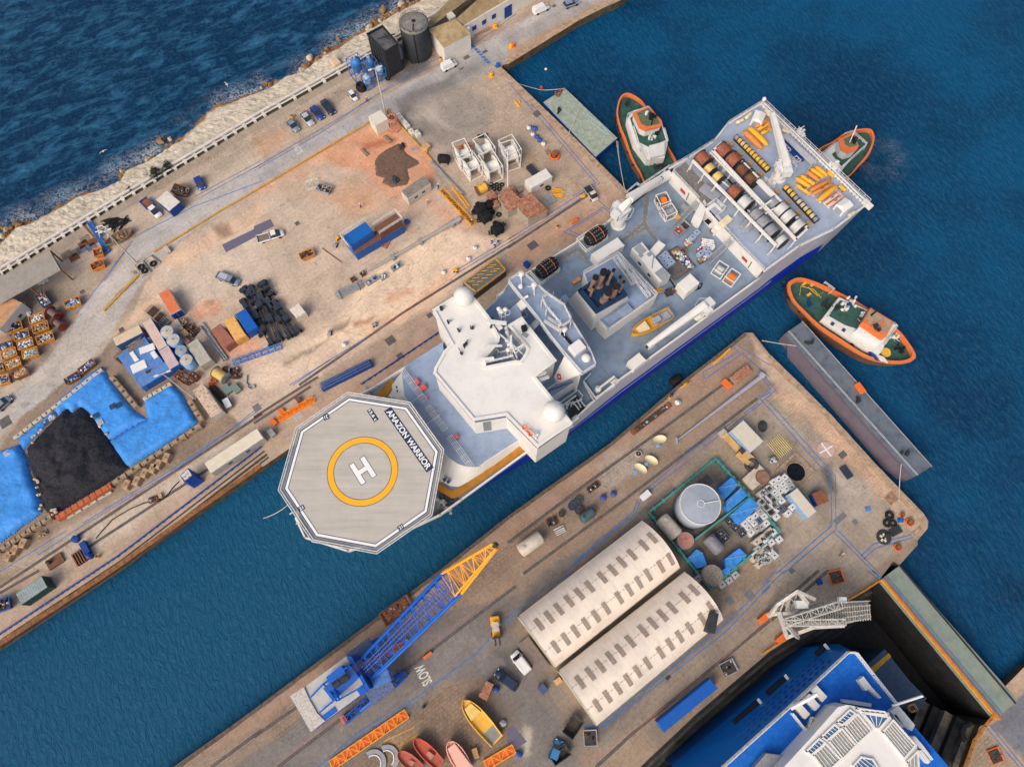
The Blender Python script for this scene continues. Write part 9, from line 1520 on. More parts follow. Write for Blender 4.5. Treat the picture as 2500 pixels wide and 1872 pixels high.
SHD('cream barrel-roofed warehouse nearer the basin, left of the long pair',(1266,1505),(1356,1627),(1659,1385),(1568,1272),4,3.6,U(23,[(257,455),(340,390),(420,320),(505,250),(590,188),(675,125),(780,45),(393,648),(478,580),(558,512),(645,445),(728,380),(812,310),(920,218),(1003,150),(1083,85),(1160,20)])+U(22,[(865,1610),(940,1540),(1025,1475),(1122,1393),(1193,1328),(1265,1575),(1345,1510)]))
SHD('cream barrel-roofed warehouse nearer the dry dock, right of the long pair',(1365,1638),(1457,1769),(1765,1512),(1672,1397),4,3.6,U(23,[(605,940),(690,870),(775,805),(862,735),(940,670),(1025,595),(1133,505),(1212,440),(1295,375),(1375,310),(1480,222),(1558,158),(750,1140),(835,1065),(922,995),(1008,925),(1087,855),(1172,785),(1280,695),(1360,625),(1440,560),(1525,490),(1630,410),(1700,315)]))
TEAL=mat('teal bund',(72,146,136),.7,var=.2,dt=.2)
bw_=[Q('g',18,675,1.2),Q('g',668,155,1.2),Q('g',1000,525,1.2),Q(32,150,1300,1.2),Q(23,1705,155,1.2),Q('g',18,675,1.2)]
r=TH_('bund_wall','teal painted bund wall enclosing the grey tank and blue-covered stacks','wall',bw_[0]);RL(MB().wl(bw_,0,1.2,.38,False).wl([Q('g',455,945,1.2),Q('g',1000,525,1.2)],0,1.2,.36,False),'wall',TEAL,r);b=MB();[b.box(*LE(bw_[k],bw_[k+1],(i+.5)/7),0,.5,.7,1.26,hd(bw_[k],bw_[k+1]))for k in range(5)for i in range(7)];RL(b,'buttress',TEAL,r)
TG_=mat('grey blue',(156,164,176),.5,var=.08,sl_=.4,dt=.2)
c1=Q('g',515,595,7.);rT=DI(Q('g',320,595,7.),Q('g',712,595,7.))/2;r=TH_('oil_tank','large round grey storage tank inside the teal bund wall','tank',c1);b=MB();b.so_=True;b.la(0,0,[(rT,0),(rT,6.98)],56);b.bd('shell',TG_,r);MB().la(0,0,[(rT*.98,6.9),(rT*.97,7.),(.05,7.5)],56).bd('top',TG_,r);MB().trs(0,0,7.02,rT,.1,56,6).bd('rim',SP_,r);MB().trs(0,0,7.5,.65,.07,18,5).tube([(.6,.1,7.5),(rT*.9,.6,7.25)],.1,5).bd('vent',SP_,r)
HT('oil_tank','cream horizontal tank lying between the big grey tank and the left warehouse','tank','g',140,710,310,900,1.5,mat('cream tank',(206,194,176),.5,dt=.2),.2);TK('oil_tank','rust-topped round vat beside the cream horizontal tank','tank',22,1497,1375,1.55,2.,GP_,top=PK_);HT('oil_tank','grey horizontal tank among the dark totes in the lower bund','tank',22,1690,1335,1810,1470,1.35,mat('lilac grey tank',(124,122,128),.5),.1);TK('oil_tank','speckled concrete vat at the foot of the tank farm','tank',23,1725,40,1.9,2.6,mat('speckled',(150,138,122),.9,var=.5,sl_=4.),top=mat('speckled',(0,0,0)))
def TS(lb,t,pts,h,fl=.8):q=T(t,pts,h);c=(sum(p[0]for p in q)/len(q),sum(p[1]for p in q)/len(q));r=TH_('covered_stack',lb,'covered stack',c);RL(MB().prs([LE(c,p,1.1)for p in q],0,h,top=q),'tarpaulin',TARP,r,.12);RL(MB().tube([(*q[0],h+.05),(*q[2],h+.05)],.05,5),'lashing',mat('pale blue rope',(0,0,0)),r)
TS('blue-covered stack nearest the corner steps of the bund','g',[(690,440),(815,335),(885,405),(770,530)],1.6);TS('long pale blue-covered stack below the first one','g',[(765,610),(770,560),(910,435),(975,510),(790,665)],1.7);TS('bright blue tarpaulin stack beside the white totes','g',[(805,700),(1000,530),(1085,620),(880,800)],1.5);TS('blue-covered stack at the lower left corner of the bund',22,[(1520,1520),(1590,1450),(1640,1480),(1680,1590),(1590,1610)],1.5);TS('blue-covered stack right of the speckled vat',22,[(1830,1530),(1950,1440),(2015,1500),(1900,1610),(1840,1640)],1.5);TS('sky-blue cover beside the white boom end',23,[(1790,0),(1880,-40),(1870,30),(1800,60)],1.4)
def IB(lst,lb,gp,key,t='g'):
 for x,y in lst:IBC(Q(t,x,y,.8),PSI+RU(-.05,.05),lb,gp,key=key if random.random()<.8 or key=='black' else 'grey',sl_=1.25)
IB([(940,790),(975,830),(1000,875),(990,745),(1030,785),(1040,715),(1085,675),(1125,720),(1100,820),(1145,785),(1055,840)],'white tote in the block inside the bund wall','white totes inside the bund wall','white');IB([(1072,755)],'dark blue tote in the middle of the white block inside the bund',None,'bdark')
IB([(790,770),(850,830),(915,885),(705,885),(750,930)],'black tote in the chain beside the bright blue stack','black totes in the lower bund','black')
IB([(1105,580),(1145,630),(1190,680),(1130,480),(1185,450),(1175,525),(1225,490),(1210,560),(1262,530),(1235,610)],'white tote right of the bund, below the pale slab','white totes right of the bund wall','white')
IB([(90,890),(135,865),(185,850),(45,945),(125,925),(170,905),(220,890),(-10,985),(60,1000),(100,1040),(150,965),(200,945),(245,930),(-5,1050),(35,1100),(85,1080),(125,1115),(70,1145),(115,1180),(160,1045),(215,1150),(250,1100),(-50,1090)],'white tote in the big block beside the cream-roofed container','white totes packed beside the cream-roofed container','white',32);IB([(155,1110)],'dark blue tote at the foot of the big white block',None,'bdark',32)
IB([(45,1330),(90,1310),(20,1370),(75,1395),(140,1370),(30,1440),(65,1470),(100,1505),(5,1510),(55,1540),(-40,1450),(-60,1500),(-20,1545)],'white tote in the lower block below the bund','white totes in the lower block','white',32);IB([(2090,1390),(2130,1360),(2170,1330),(2200,1300),(2070,1530),(2110,1500),(2150,1470),(2190,1440),(2110,1580),(2160,1550)],'grubby tote along the lower bund wall','grubby totes along the lower bund wall','cream',22);IB([(1800,120),(1860,85),(1910,40),(1600,70)],'grey tote outside the foot of the bund','grey totes outside the foot of the bund','grey',23)
CT('cream-roofed container with pale blue side beside the big block of totes',32,(225,990),(390,1190),(462,1130),mat('pale blue corrugated',(142,176,214),.6,dt=.2),2.5,rm=mat('cream flat',(206,198,180),.7,var=.08),dr=False);CT('cream-roofed container with pale blue side near the hazard-striped plate',22,(1890,440),(2060,620),(2140,555),mat('pale blue corrugated',(0,0,0)),2.5,rm=mat('cream flat',(0,0,0)),dr=False,Wf=3.6)
c=T(32,[(45,560),(155,470),(265,595),(150,690)],.12);r=TH_('hazard_plate','yellow and black hazard-striped cover plate on the quay','cover plate',MI(c[0],c[2]));RL(MB().prs(c,0,.12),'plate',mat('pale yellow',(206,186,132),.7,dt=.2),r)
for k in range(9):f=(k+.3)/9;RL(MB().prs([LE(c[0],c[1],f),LE(c[0],c[1],f+.045),LE(c[3],c[2],f+.045),LE(c[3],c[2],f)],.12,.13),'stripe',JD_,r)
SX('concrete_slab_house','pale flat-roofed chamber with a brown round hatch','chamber','g',(930,345),(1090,205),(1180,320),1.2,CONC);r=TH_('round_hatch','brown round steel cover on the pale chamber','hatch',(*Q('g',1120,335,1.3),1.22));MB().la(0,0,[(1.45,0),(1.45,.1),(.02,.12)],28).bd('lid',mat('brown lid',(134,104,90),.8,var=.3),r);MB().trs(0,0,.12,1.3,.06,24,4).bd('rim',BN_,r)
r=TH_('round_pit','dark water-filled round pit in a square concrete frame','pit',Q(32,285,800));MB().wl([(-2.9,-2.6),(2.9,-2.6),(2.9,2.6),(-2.9,2.6)],0,.15,.5).trs(0,0,.1,1.95,.15,30,5).bd('frame',STONE,r);MB().la(0,0,[(1.9,0),(1.9,.03)],30).bd('water',mat('black oily',(20,24,28),.1,var=.5),r);r.rotation_euler.z=.72
r=TH_('round_hatch','pinkish round slab cover with a white cross near the seaward edge','cover',Q(32,540,612));MB().la(0,0,[(1.7,0),(1.7,.12)],30).bd('lid',mat('pink slab',(186,158,146),.9,var=.2),r);MB().box(0,0,.12,3.2,.3,.03,.5).box(0,0,.125,3.2,.3,.03,2.1).bd('cross',WC_,r)
for x,y,l,s_ in((1070,1168,'upper tyre stack of the three near the rounded corner',1.5),(1050,1232,'left tyre stack of the three near the rounded corner',1.4),(1098,1235,'right tyre stack of the three near the rounded corner',1.35)):TYREP(Q(32,x,y),0,l,sl_=s_)
BOLL(Q(32,1240,1225),0,'rusty bollard beside the tyre stacks at the rounded corner',key='rust',sl_=1.3);BOLL(Q(32,1140,1435),0,'rusty bollard near the red brick-like kerb at the corner',key='rust',sl_=1.2);BOLL(Q(32,1165,1205),0,'light blue bollard right of the tyre stacks',key='blue');BOLL(Q(32,1180,1160),0,'small rusty bollard with the mooring line above the tyre stacks',key='rust',sl_=.8)
r=TH_('capstan','round capstan with cream segments and dark motor','capstan',Q(32,1025,1350));MB().la(0,0,[(1.4,0),(1.4,.3),(1.1,.4)],24).la(.5,.2,[(.6,.4),(.5,.9)],12).bd('ring',DS_,r);b=MB();[b.box(-.25+.5*cos(a),-.15+.6*sin(a),.41,.5,.4,.08,a)for a in(0,1.3,2.6,3.9,5.2)];b.bd('segment',CREAM,r)
SX('steel_hatch','dark divided steel hatch beside the capstan','hatch',32,(1065,1290),(1150,1245),(1190,1300),.3,DS_);SX('blue_sheet','bright blue lid lying on the concrete','lid',32,(870,1100),(910,1095),(918,1125),.25,TARP);SX('rusty_container','rusty-roofed blue box beside the dark oil stains','container',32,(420,985),(510,950),(565,1045),2.,BD_,top=RY_);SX('dark_plate','dark plate with yellow fittings near the seaward edge','plate',32,(650,770),(700,740),(775,830),.3,BM);SK('lilac sack bin below the hazard plate',32,65,710,120,695,1.1,m=GP_,cnt_='white',n=14,seed=5,H_=.8)
r=TH_('excavator','tan loader machine with jointed arm lying near the pale blue container','machine',Q(22,1950,640),-.9);MB().box(-2.6,0,.3,4.2,1.1,.8).box(1.2,0,.3,3.,2.1,1.,.1).bd('chassis',mat('tan machine',(206,166,110),.6,var=.2,dt=.2),r);MB().trs(3.2,-.2,.9,1.,.4,14,6,tilt=.4).box(0,.1,1.2,1.1,.9,.5).bd('engine',JD_,r);MB().box(-5,.0,.2,1.4,1.6,.7).bd('counterweight',CONC,r)
r=TH_('long_mast','very long lilac-grey tapering mast lying along the right pier','mast',Q(22,1750,270));a=Q(22,1420,535,.5)+(.4,);c_=Q(22,2130,0,.8)+(.8,);RL(MB().tube([a,c_],.12,10,r1=.5),'tube',mat('lilac grey mast',(160,160,172),.4,var=.1),r);RL(MB().tube([c_,Q(21,2150,1560,1)+(1.,)],.75,12).box(a[0],a[1],0,.4,1.2,.8),'collar',mat('lilac grey mast',(0,0,0)),r)
for x,y,l,az in((1275,530,'topmost of three white shell-shaped dishes',.2),(1205,705,'middle of three white shell-shaped dishes',-.5),(1115,775,'lowest of three white shell-shaped dishes',-.6)):
 r=TH_('dish_antenna',l,'dish',(*Q(22,x,y,.5),.1),az);b=MB();b.so_=True;n_=16;rg=[(0,.0),(.6,.07),(1.05,.26),(1.4,.5)];b.v.append((0,0,.1));vs=[(0,0,.35)]+[(q*cos(a_:=2*pi*k/n_),q*sin(a_)*.62,.35+h)for q,h in rg[1:]for k in range(n_)];b.v=[];b.add(vs,[(0,1+k,1+(k+1)%n_)for k in range(n_)]+[(1+i*n_+k,1+(i+1)*n_+k,1+(i+1)*n_+(k+1)%n_,1+i*n_+(k+1)%n_)for i in range(2)for k in range(n_)]);b.fix=False;b.bd('dish',CREAM,r);MB().la(-.5,-1.1,[(.42,0),(.42,.5),(.02,.55)],16).bd('feed',mat('blue-white',(120,160,208),.4),r);MB().box(.9,.6,0,.8,.5,.3).bd('base',RY_,r)
for t,x,y,l in((22,800,1020,'left of the two strapped sacks by the rail slot'),(22,885,988,'right of the two strapped sacks by the rail slot'),(22,1425,218,'white plastic-wrapped sack near the quay edge'),(13,2038,1000,'strapped sack beside the dark stall'),(13,2095,1285,'sack by the oily patch beside the yellow workboat'),(23,95,1545,'blue and white sack at the bottom edge')):BAG(Q(t,x,y),0,l,key='blue' if 'strapped' in l or 'blue' in l else 'white',sl_=1.15)
HT('oil_tank','long cream tank lying in a rusty cradle beside the crane rails','tank',22,95,1465,290,1330,1.35,mat('cream tank',(0,0,0)),.1,saddle=True);HT('oil_tank','dark green horizontal tank on the rail strip','tank',22,615,1200,730,1115,1.,mat('dark green tank',(72,92,96),.6,var=.2),.1);SX('white_cabinet','white twin cabinet between the rails and the bund','cabinet',22,(1115,1000),(1180,945),(1208,990),1.,WC_)
for i,(x,y)in EN(((545,1085),(595,1040),(600,1118),(455,1150),(1100,645))):TK('round_bin',('blue-rimmed round tub with a float inside','blue round tub, uppermost of the three','dark round tub below the blue ones','dark square-ish tub left of the blue tubs','concrete ring near the dishes')[i],'tub',22,x,y,.85 if i<3 else .6,.6,(BD_,mat('teal tub',(50,86,104),.6),JD_,JD_,CONC)[i],top=JD_)
for x0,y0,x1,y1,w_,l in((1040,475,1370,225,1.1,'long rusty-framed trench opening near the quay edge'),(670,960,770,890,1.2,'rusty trench opening with dark gratings'),(330,1230,420,1200,1.6,'rusty pallet box on the rail strip')):SK(l,22,x0,y0,x1,y1,w_,m=RY_,cnt_='dark',n=20,seed=x0,H_=.25,name='trench_grating',cat='trench')
PI_('pipe_stack','silver scaffold tubes beside the cream tank','pipes',22,[(370,1290),(450,1250),(500,1290),(420,1340)],0,7,SP_,.07,(2,3),seed=3);SX('orange_crate','orange and blue gear heap beside the long mast','gear',21,(1795,1630),(1830,1600),(1900,1660),.8,ORNG);HT('rubber_fender','netted black fender floating at the quay wall across from the ship','fender',21,1375,1630,1465,1580,.95,BLK,-2.6);RH('low brown gravel-roofed hut on the quay tip',21,[(1870,1590),(2010,1480),(2065,1545),(1930,1640)],1.,6)
for t,x0,y0,x1,y1,l in((22,1455,95,1530,40,'yellow beam at the quay edge near the floating fender'),(21,1730,1480,1870,1350,'thin bent yellow pole on the quay tip'),(21,1480,1656,1530,1630,'yellow bar by the orange float')):a=Q(t,x0,y0);c_=Q(t,x1,y1);r=TH_('yellow_beam',l,'beam',MI(a,c_),hd(a,c_));MB().box(0,0,0,DI(a,c_),.3,.3).box(0,.0,.3,DI(a,c_)*.8,.1,.05).bd('beam',SEAY,r)
DRUM(Q(22,1362,175),0,'yellow drum on the quay edge near the white sack',key='yellow');DRUM(Q(22,1378,155),0,'blue drum on the quay edge near the white sack',key='blue');DRUM(Q(13,1432,1145),0,'black drum with yellow rim beside the blue lines',key='black')
CB=mat('crane',(20,94,190),.45,var=.12,dt=.15);CY=mat('crane yellow',(242,168,48),.45,var=.08);CZ=9.
r=TH_('quay_crane','blue quay crane with grey machinery house and yellow jib tip','crane',Q(13,900,900));hq=T('h',[(115,548),(255,460),(655,165),(858,490),(455,790),(315,895)],CZ);b=MB();c=(sum(p[0]for p in hq)/6,sum(p[1]for p in hq)/6);b.prs([LE(c,p,.97)for p in hq],4.5,CZ-.1);RL(b,'machinery_house',CB,r);RL(MB().prs(hq,CZ-.2,CZ),'house_roof',mat('pale grey crane',(188,186,180),.7,var=.08,dt=.2),r);RL(MB().prs(T('h',[(115,548),(250,462),(290,560),(375,712),(455,790),(315,895)],CZ+.1),CZ,CZ+.3),'counterweight',mat('bird-limed',(190,182,172),.9,var=.3,sl_=3.,dt=.5,dc=(.8,.8,.8),dsc=2.),r)
b=MB();b.prs(T('h',[(655,160),(705,170),(880,480),(850,495)],CZ+1),4,CZ+.8);[b.tube([Q('h',*p,CZ+1)+(CZ+.6,),Q('h',*q,CZ+3)+(CZ+2.6,)],.16,5)for p,q in(((300,565),(430,430)),((390,710),(570,560)),((430,430),(560,600)),((480,400),(590,590)),((430,430),(660,270)),((570,590),(800,460)))];b.box(*Q('h',600,420,CZ+2),CZ,5.5,2.6,1.6,PSI+.1);b.box(*Q('h',560,350,CZ+2),CZ,3.,1.6,2.2,PSI);RL(b,'winch_frame',CB,r);b=MB();[b.la(*Q('h',x,y,CZ+2),[(.6,-.6),(.6,.6)],14,'x',CZ+2,PSI)for x,y in((640,380),(560,430))];[b.tube([Q('h',520+k*12,440+k*8,CZ+2)+(CZ+2.2,),Q('h',790+k*14,200+k*8,CZ+4)+(CZ+4,)],.05,4)for k in range(5)];RL(b,'cable',DS_,r)
for x,y,w_,l_ in((490,725,.9,2.6),(808,498,1.4,1.2)):RL(MB().box(*Q('h',x,y,CZ),CZ,l_,w_,.2,PSI),'roof_hatch',CB,r)
RL(MB().box(*Q('h',985,360,7),4,3.2,2.8,3.4,PSI-.2),'cab',mat('dusty crane',(70,116,180),.5,var=.25,dt=.3,dc=(.5,.55,.6)),r);b=MB();
for x,y in((800,130),(980,490)):q=Q('h',x,y,4.5);b.box(*q,3.5,4.6,2.8,1.,PSI);
RL(b,'portal_deck',mat('speckled blue',(96,108,140),.8,var=.4,sl_=3.),r);b=MB();[b.tube([Q('h',x,y,4)+(3.6,),Q('h',x1,y1,1)+(.8,)],.35,6)for x,y,x1,y1 in((800,90,960,0),(1050,480,1150,330),(1000,520,760,720),(800,90,690,190))];RL(b,'portal_leg',CB,r)
for x0,y0,x1,y1 in((640,790,890,570),(1080,470,1230,330)):RL(MB().tr(Q('h',x0,y0,1)+(.9,),Q('h',x1,y1,1)+(.9,),1.1,1.,.13,1.4),'bogie',CB,r)
RL(MB().box(*Q('h',632,775,1),.1,.9,1.3,1.1,PSI).box(*Q(13,1460,715,1),.1,1.8,.5,.5,PSI),'buffer',ORNG,r)
rt_=Q('h',850,290,8)+(7.5,);jn=Q(13,1670,105,17)+(17.,);tp=Q(12,2035,1418,26)+(26.,);RL(MB().tr(rt_,jn,3.4,1.6,.17,1.6,wd1=4.2,ht1=2.2),'boom',CB,r)
u_=Vector(jn)-Vector(rt_);h=math.atan2(u_.y,u_.x);b=MB();[b.tube([(rt_[0]-sin(h)*s*1.9,rt_[1]+cos(h)*s*1.9,rt_[2]),(jn[0]-sin(h)*s*2.3,jn[1]+cos(h)*s*2.3,jn[2])],.32,8)for s in(-1,1)];[b.tube([(rt_[0]-sin(h)*s*.5,rt_[1]+cos(h)*s*.5,rt_[2]+3),(jn[0]-sin(h)*s*.8,jn[1]+cos(h)*s*.8,jn[2]+2)],.06,4)for s in(-1,0,1)];RL(b,'boom_chord',CB,r)
b=MB();b.tr(jn,tp,4.2,2.2,.17,1.5,wd1=.9,ht1=.7);[b.tube([(jn[0]-sin(h)*s*2.3,jn[1]+cos(h)*s*2.3,jn[2]),(tp[0]-sin(h)*s*.4,tp[1]+cos(h)*s*.4,tp[2])],.28,8)for s in(-1,1)];RL(b,'jib',CY,r);RL(MB().la(tp[0],tp[1],[(.5,-.3),(.5,.3)],14,'x',tp[2],h+pi/2),'sheave',DS_,r)
for t,x0,y0,x1,y1,w_,l in((13,650,1640,1285,1205,1.6,'long orange gangway lying beside the blue line at the bottom'),(13,1020,750,1300,600,1.,'yellow gangway lying beneath the blue crane boom'),(13,1950,1640,2190,1500,1.5,'orange gangway at the bottom beside the yellow workboat')):FT('gangway',l,'gangway',t,x0,y0,x1,y1,w_,.5,CY,dkm=ORNG)
SK('rusty orange-framed work pit platform by the quay under the crane boom',13,1080,420,1320,250,2.6,m=BN_,cnt_='rust',n=24,seed=9,H_=.8,name='work_tray',cat='tray')
SX('hoist_cage','tall dark open hoist cage standing at the corner of the right warehouse','cage',23,(1670,515),(1700,350),(1775,360),7.5,DS_)
B2('yellow workboat with grey hatch standing on the cobbles at the bottom',13,2050,1440,1760,1095,3.2,.3,1.5,mat('pale yellow hull',(228,176,70),.5,var=.1),mat('grey boat',(140,140,134),.7),mat('pale yellow cabin',(226,196,110),.5),(.1,.4,.8,.7));B2('faded red open boat, left of the two red boats at the bottom',13,1400,1680,1215,1530,2.3,.3,1.2,mat('faded boat',(184,98,76),.6,var=.2),mat('murky boat',(156,88,70),.7,var=.3),PK_,(-.2,0.,.4,.3));B2('orange-red lifeboat with a console, right of the two red boats',13,1570,1640,1350,1420,2.4,.3,1.3,mat('lifeboat',(190,84,62),.5,var=.12),mat('lifeboat deck',(170,92,68),.7),PK_,(-.22,.0,.45,.6));B2('pale salmon enclosed lifeboat at the bottom edge',13,1800,1700,1640,1440,2.9,.3,1.5,mat('salmon',(232,178,158),.5,var=.06),PK_,mat('salmon',(0,0,0)),(-.42,.4,.92,.9),'lifeboat')
for i,(x,y)in EN(((1010,1620),(1120,1580))):r=TH_('ring_segment',('left','right')[i]+' grey perforated half ring lying at the bottom edge','ring',Q(13,x,y));b=MB();n_=14;vs=[(q*cos(.1+2.9*k/n_),q*sin(.1+2.9*k/n_)-(.0),z)for z in(0,.35)for q in(1.35,2.2)for k in range(n_+1)];m=n_+1;b.add(vs,[(2*m+k,2*m+k+1,3*m+k+1,3*m+k)for k in range(n_)]+[(k,k+1,2*m+k+1,2*m+k)for k in range(n_)]+[(m+k,m+k+1,3*m+k+1,3*m+k)for k in range(n_)]);b.bd('ring',GP_,r);MB().tube([(1.3*cos(.1+2.9*k/n_),1.3*sin(.1+2.9*k/n_),.4)for k in range(m)],.12,5).bd('flange',WC_,r);r.rotation_euler.z=-.7-.2*i
SX('wooden_crate','tan crate on the cobbles right of the salmon lifeboat','crate',13,(1825,1510),(1865,1495),(1905,1570),.9,CB_);RH('dark stall with a pink middle panel behind the strapped sack',13,[(1890,1060),(1960,930),(2020,960),(1960,1100)],2.,8,BM)
CP('white van with glass windscreen parked beside the brown flat trailer',23,175,860,45,690,PWH,'van',W_=2.);CP('dark blue estate car parked beside the white van',23,95,1000,-115,840,PN,'hatch',L_=4.8);CP('small blue and white car parked at the bottom beside a black skip',23,385,1570,425,1460,mat('turquoise',(60,120,170),.3),'hatch',L_=3.6)
r=TH_('flat_trailer','brown flat trailer standing against the warehouse end','trailer',Q(23,220,720,1),hd(Q(23,140,610,1),Q(23,300,830,1)));MB().box(0,0,.7,6.6,2.5,.2).bd('bed',mat('brown trailer',(126,112,106),.8,var=.2),r);b=MB();[b.la(x_,s_,[(.1,-.15),(.4,-.15),(.4,.15),(.1,.15)],12,'x',.4,pi/2)for x_ in(-1.8,1.6)for s_ in(-1.,1.)];b.bd('wheel',TYRE,r)
r=TH_('forklift','yellow forklift with dark mast on the asphalt','forklift',Q(13,2035,470,1),-1.45);MB().box(-.9,0,.3,1.8,1.7,1.1).box(1.2,0,.3,1.5,1.5,.6).bd('body',SEAY,r,bevel=.15);MB().box(.1,0,1.9,1.7,1.2,.1).bd('roof',CONC,r);MB().box(2.,0,.1,.25,1.6,2.2).box(2.8,.4,.1,1.3,.15,.08).box(2.8,-.4,.1,1.3,.15,.08).bd('fork_mast',DS_,r);b=MB();[b.la(x_,s_*.75,[(.1,-.15),(.4,-.15),(.4,.15),(.1,.15)],12,'x',.4,pi/2)for x_ in(-1,1.3)for s_ in(-1,1)];b.bd('wheel',TYRE,r)
for x0,y0,x1,y1,w_,l,z in((500,1395,600,1240,2.2,'dark empty skip standing at the end of the warehouses',1.4),(370,1600,510,1500,2.,'black skip at the bottom beside the small blue and white car',1.4)):SK(l,23,x0,y0,x1,y1,w_,m=JD_,cnt_='dark',n=0,seed=x0,H_=z)
CT('bright blue ribbed container with white bar beside the dry dock edge',23,(1255,1280),(1700,915),(1770,990),mat('bright blue',(0,0,0)),2.6,dr=False);SX('blue_pump','slate blue machine beside the orange buoy by the trailer','machine',23,(255,985),(300,945),(335,1010),1.,mat('slate blue',(74,86,120),.6));SX('wooden_crate','tan board crate by the right warehouse corner','crate',23,(385,930),(435,895),(460,935),1.,CB_)
for x0,y0,x1,y1,l in((1800,850,1920,790,'open hatch pit with dark ladder beside the crane rail'),(700,1480,690,1340,'open steel lift shaft frame at the warehouse corner')):SK(l,23,x0,y0,x1,y1,2.3,m=GP_,cnt_='dark',n=6,seed=x1,H_=.6,name='open_pit',cat='pit')
SK('orange-framed open pit near the dock head',33,570,70,690,40,2.4,m=ORNG,cnt_='dark',n=4,seed=6,H_=.4,name='open_pit',cat='pit');SK('orange-framed pit at the lower right corner quay',33,1920,1580,2020,1540,2.2,m=ORNG,cnt_='dark',n=4,seed=7,H_=.4,name='open_pit',cat='pit');SX('blue_sheet','dark blue lid with yellow trestle near the dock head','lid',33,(465,85),(500,70),(515,110),.8,BD_)
r=TH_('dock_crane','white lattice dock crane with slatted boom reaching over the dock head','crane',Q('i',420,320));WC=mat('dirty',(196,192,184),.6,var=.25,sl_=2.,dt=.4,dc=(.25,.22,.2));cz=lambda x,y,z:Q('i',x,y,z)+(z,)
RL(MB().prs(T('i',[(220,340),(430,200),(620,150),(1030,140),(1060,300),(800,375),(500,390),(260,385)],7.),6.2,7.),'boom_deck',mat('slatted',(150,146,138),.8,var=.5,sl_=3.,dt=.4),r);b=MB()
for k in range(34):f=k/33;x=250+790*f;b.tube([cz(x,330-170*min(1,f*2.2)*.9,7.2),cz(x+12,392-60*f,7.2)],.09,4)
for k in range(5):b.rail([Q('i',760,160+50*k,7.5),Q('i',1040,145+42*k,7.5)],7.1,.9,.06,1.1,bars=2)
b.tr(cz(230,350,8.5),cz(760,180,8.5),1.2,1.2,.12,1.5);b.tr(cz(230,360,8.5),cz(800,350,8.5),1.,1.,.12,1.5);RL(b,'boom_lattice',WC,r);b=MB()
for p in(((70,290,1),(160,170,6),(350,50,9),(510,130,8)),((60,280,1),(320,255,5),(440,170,8)),((235,500,1),(500,400,5),(800,385,7)),((160,240,4),(240,490,1.5)),((230,370,8),(350,500,2)),((250,80,6),(250,240,5)),((350,50,9),(440,170,8))):b.tube([cz(*q)for q in p],.42,4)
for x in(180,230,280,330):b.tube([cz(x,235,5.),cz(x+60,80,7)],.14,4);b.tube([cz(x,120,6.),cz(x+90,230,5)],.12,4)
RL(b,'portal_leg',WC,r);RL(MB().box(*Q('i',30,305,1),0,2.4,1.,1.1,PSI).box(*Q('i',195,505,1),0,2.4,1.,1.1,PSI),'bogie',ORNG,r);RL(MB().box(*Q('i',390,180,8),7.,2.,1.3,1.2,.0).box(*Q('i',790,135,8),7.,1.4,1.,.8),'cab',TWH,r)
FB=mat('bright ferry',(4,104,182),.4,var=.06,sl_=.4);FD=mat('royal blue',(2,98,192),.6,var=.1,sl_=.6,dt=.35,dc=(.1,.26,.62),dsc=1.3);DZ=9.
r=TH_('docked_ferry','big blue passenger ferry with white glass-roofed upperworks in the dry dock','ship',(*Q(33,400,1500),-12.9));top=T(33,[(-700,1980),(200,1170),(715,690),(785,692),(930,880),(1130,1130),(1590,1670),(1900,2050)],DZ);bot=T(33,[(-760,1640),(0,1010),(420,645),(650,618),(790,700),(905,890),(1110,1140),(1560,1680)],-1.);m=8
b=MB();b.prs(bot,-13,-1.,cap=False);b.v+=[(*p,-1.)for p in bot]+[(*p,DZ)for p in top];k=len(b.v)-16
for i in range(8):b.f.append((k+i,k+(i+1)%8,k+8+(i+1)%8,k+8+i));b.m.append(0);b.sm.append(False)
RL(b,'hull',FB,r);RL(MB().prs(top,DZ-.3,DZ),'deck',FD,r);RL(MB().rail(top[:6],DZ,1.1,.09,1.5,bars=3).wl(top[:6],DZ,DZ+.4,.35,False),'railing',SP_,r)
sd_=lambda f,g:tuple(bot[1][j]*(1-f)*(1-g)+bot[2][j]*f*(1-g)+top[1][j]*(1-f)*g+top[2][j]*f*g for j in(0,1))+(-1+10*g,)
for row,g in EN((.48,.6,.72,.84)):
 for k in range(14):p=Vector(sd_(-.6+k*.105+.03*(row%2),g));RL(MB().box(p.x,p.y,p.z,.75,.5,.2,hd(bot[1],bot[2])),'window',BD_,r)
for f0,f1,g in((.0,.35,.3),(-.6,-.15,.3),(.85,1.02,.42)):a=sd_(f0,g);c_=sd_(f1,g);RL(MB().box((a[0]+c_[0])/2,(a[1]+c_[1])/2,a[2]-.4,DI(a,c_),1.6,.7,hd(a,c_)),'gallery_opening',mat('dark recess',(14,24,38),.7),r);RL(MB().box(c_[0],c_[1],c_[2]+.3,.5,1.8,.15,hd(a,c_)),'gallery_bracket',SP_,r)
SZ=14.;hs=T(33,[(180,1660),(420,1400),(640,1150),(720,1130),(1070,1195),(1085,1235),(1310,1490),(1318,1700),(900,2100),(-100,2000)],SZ);RL(MB().prs(hs,DZ,SZ),'upperworks',SW_,r)
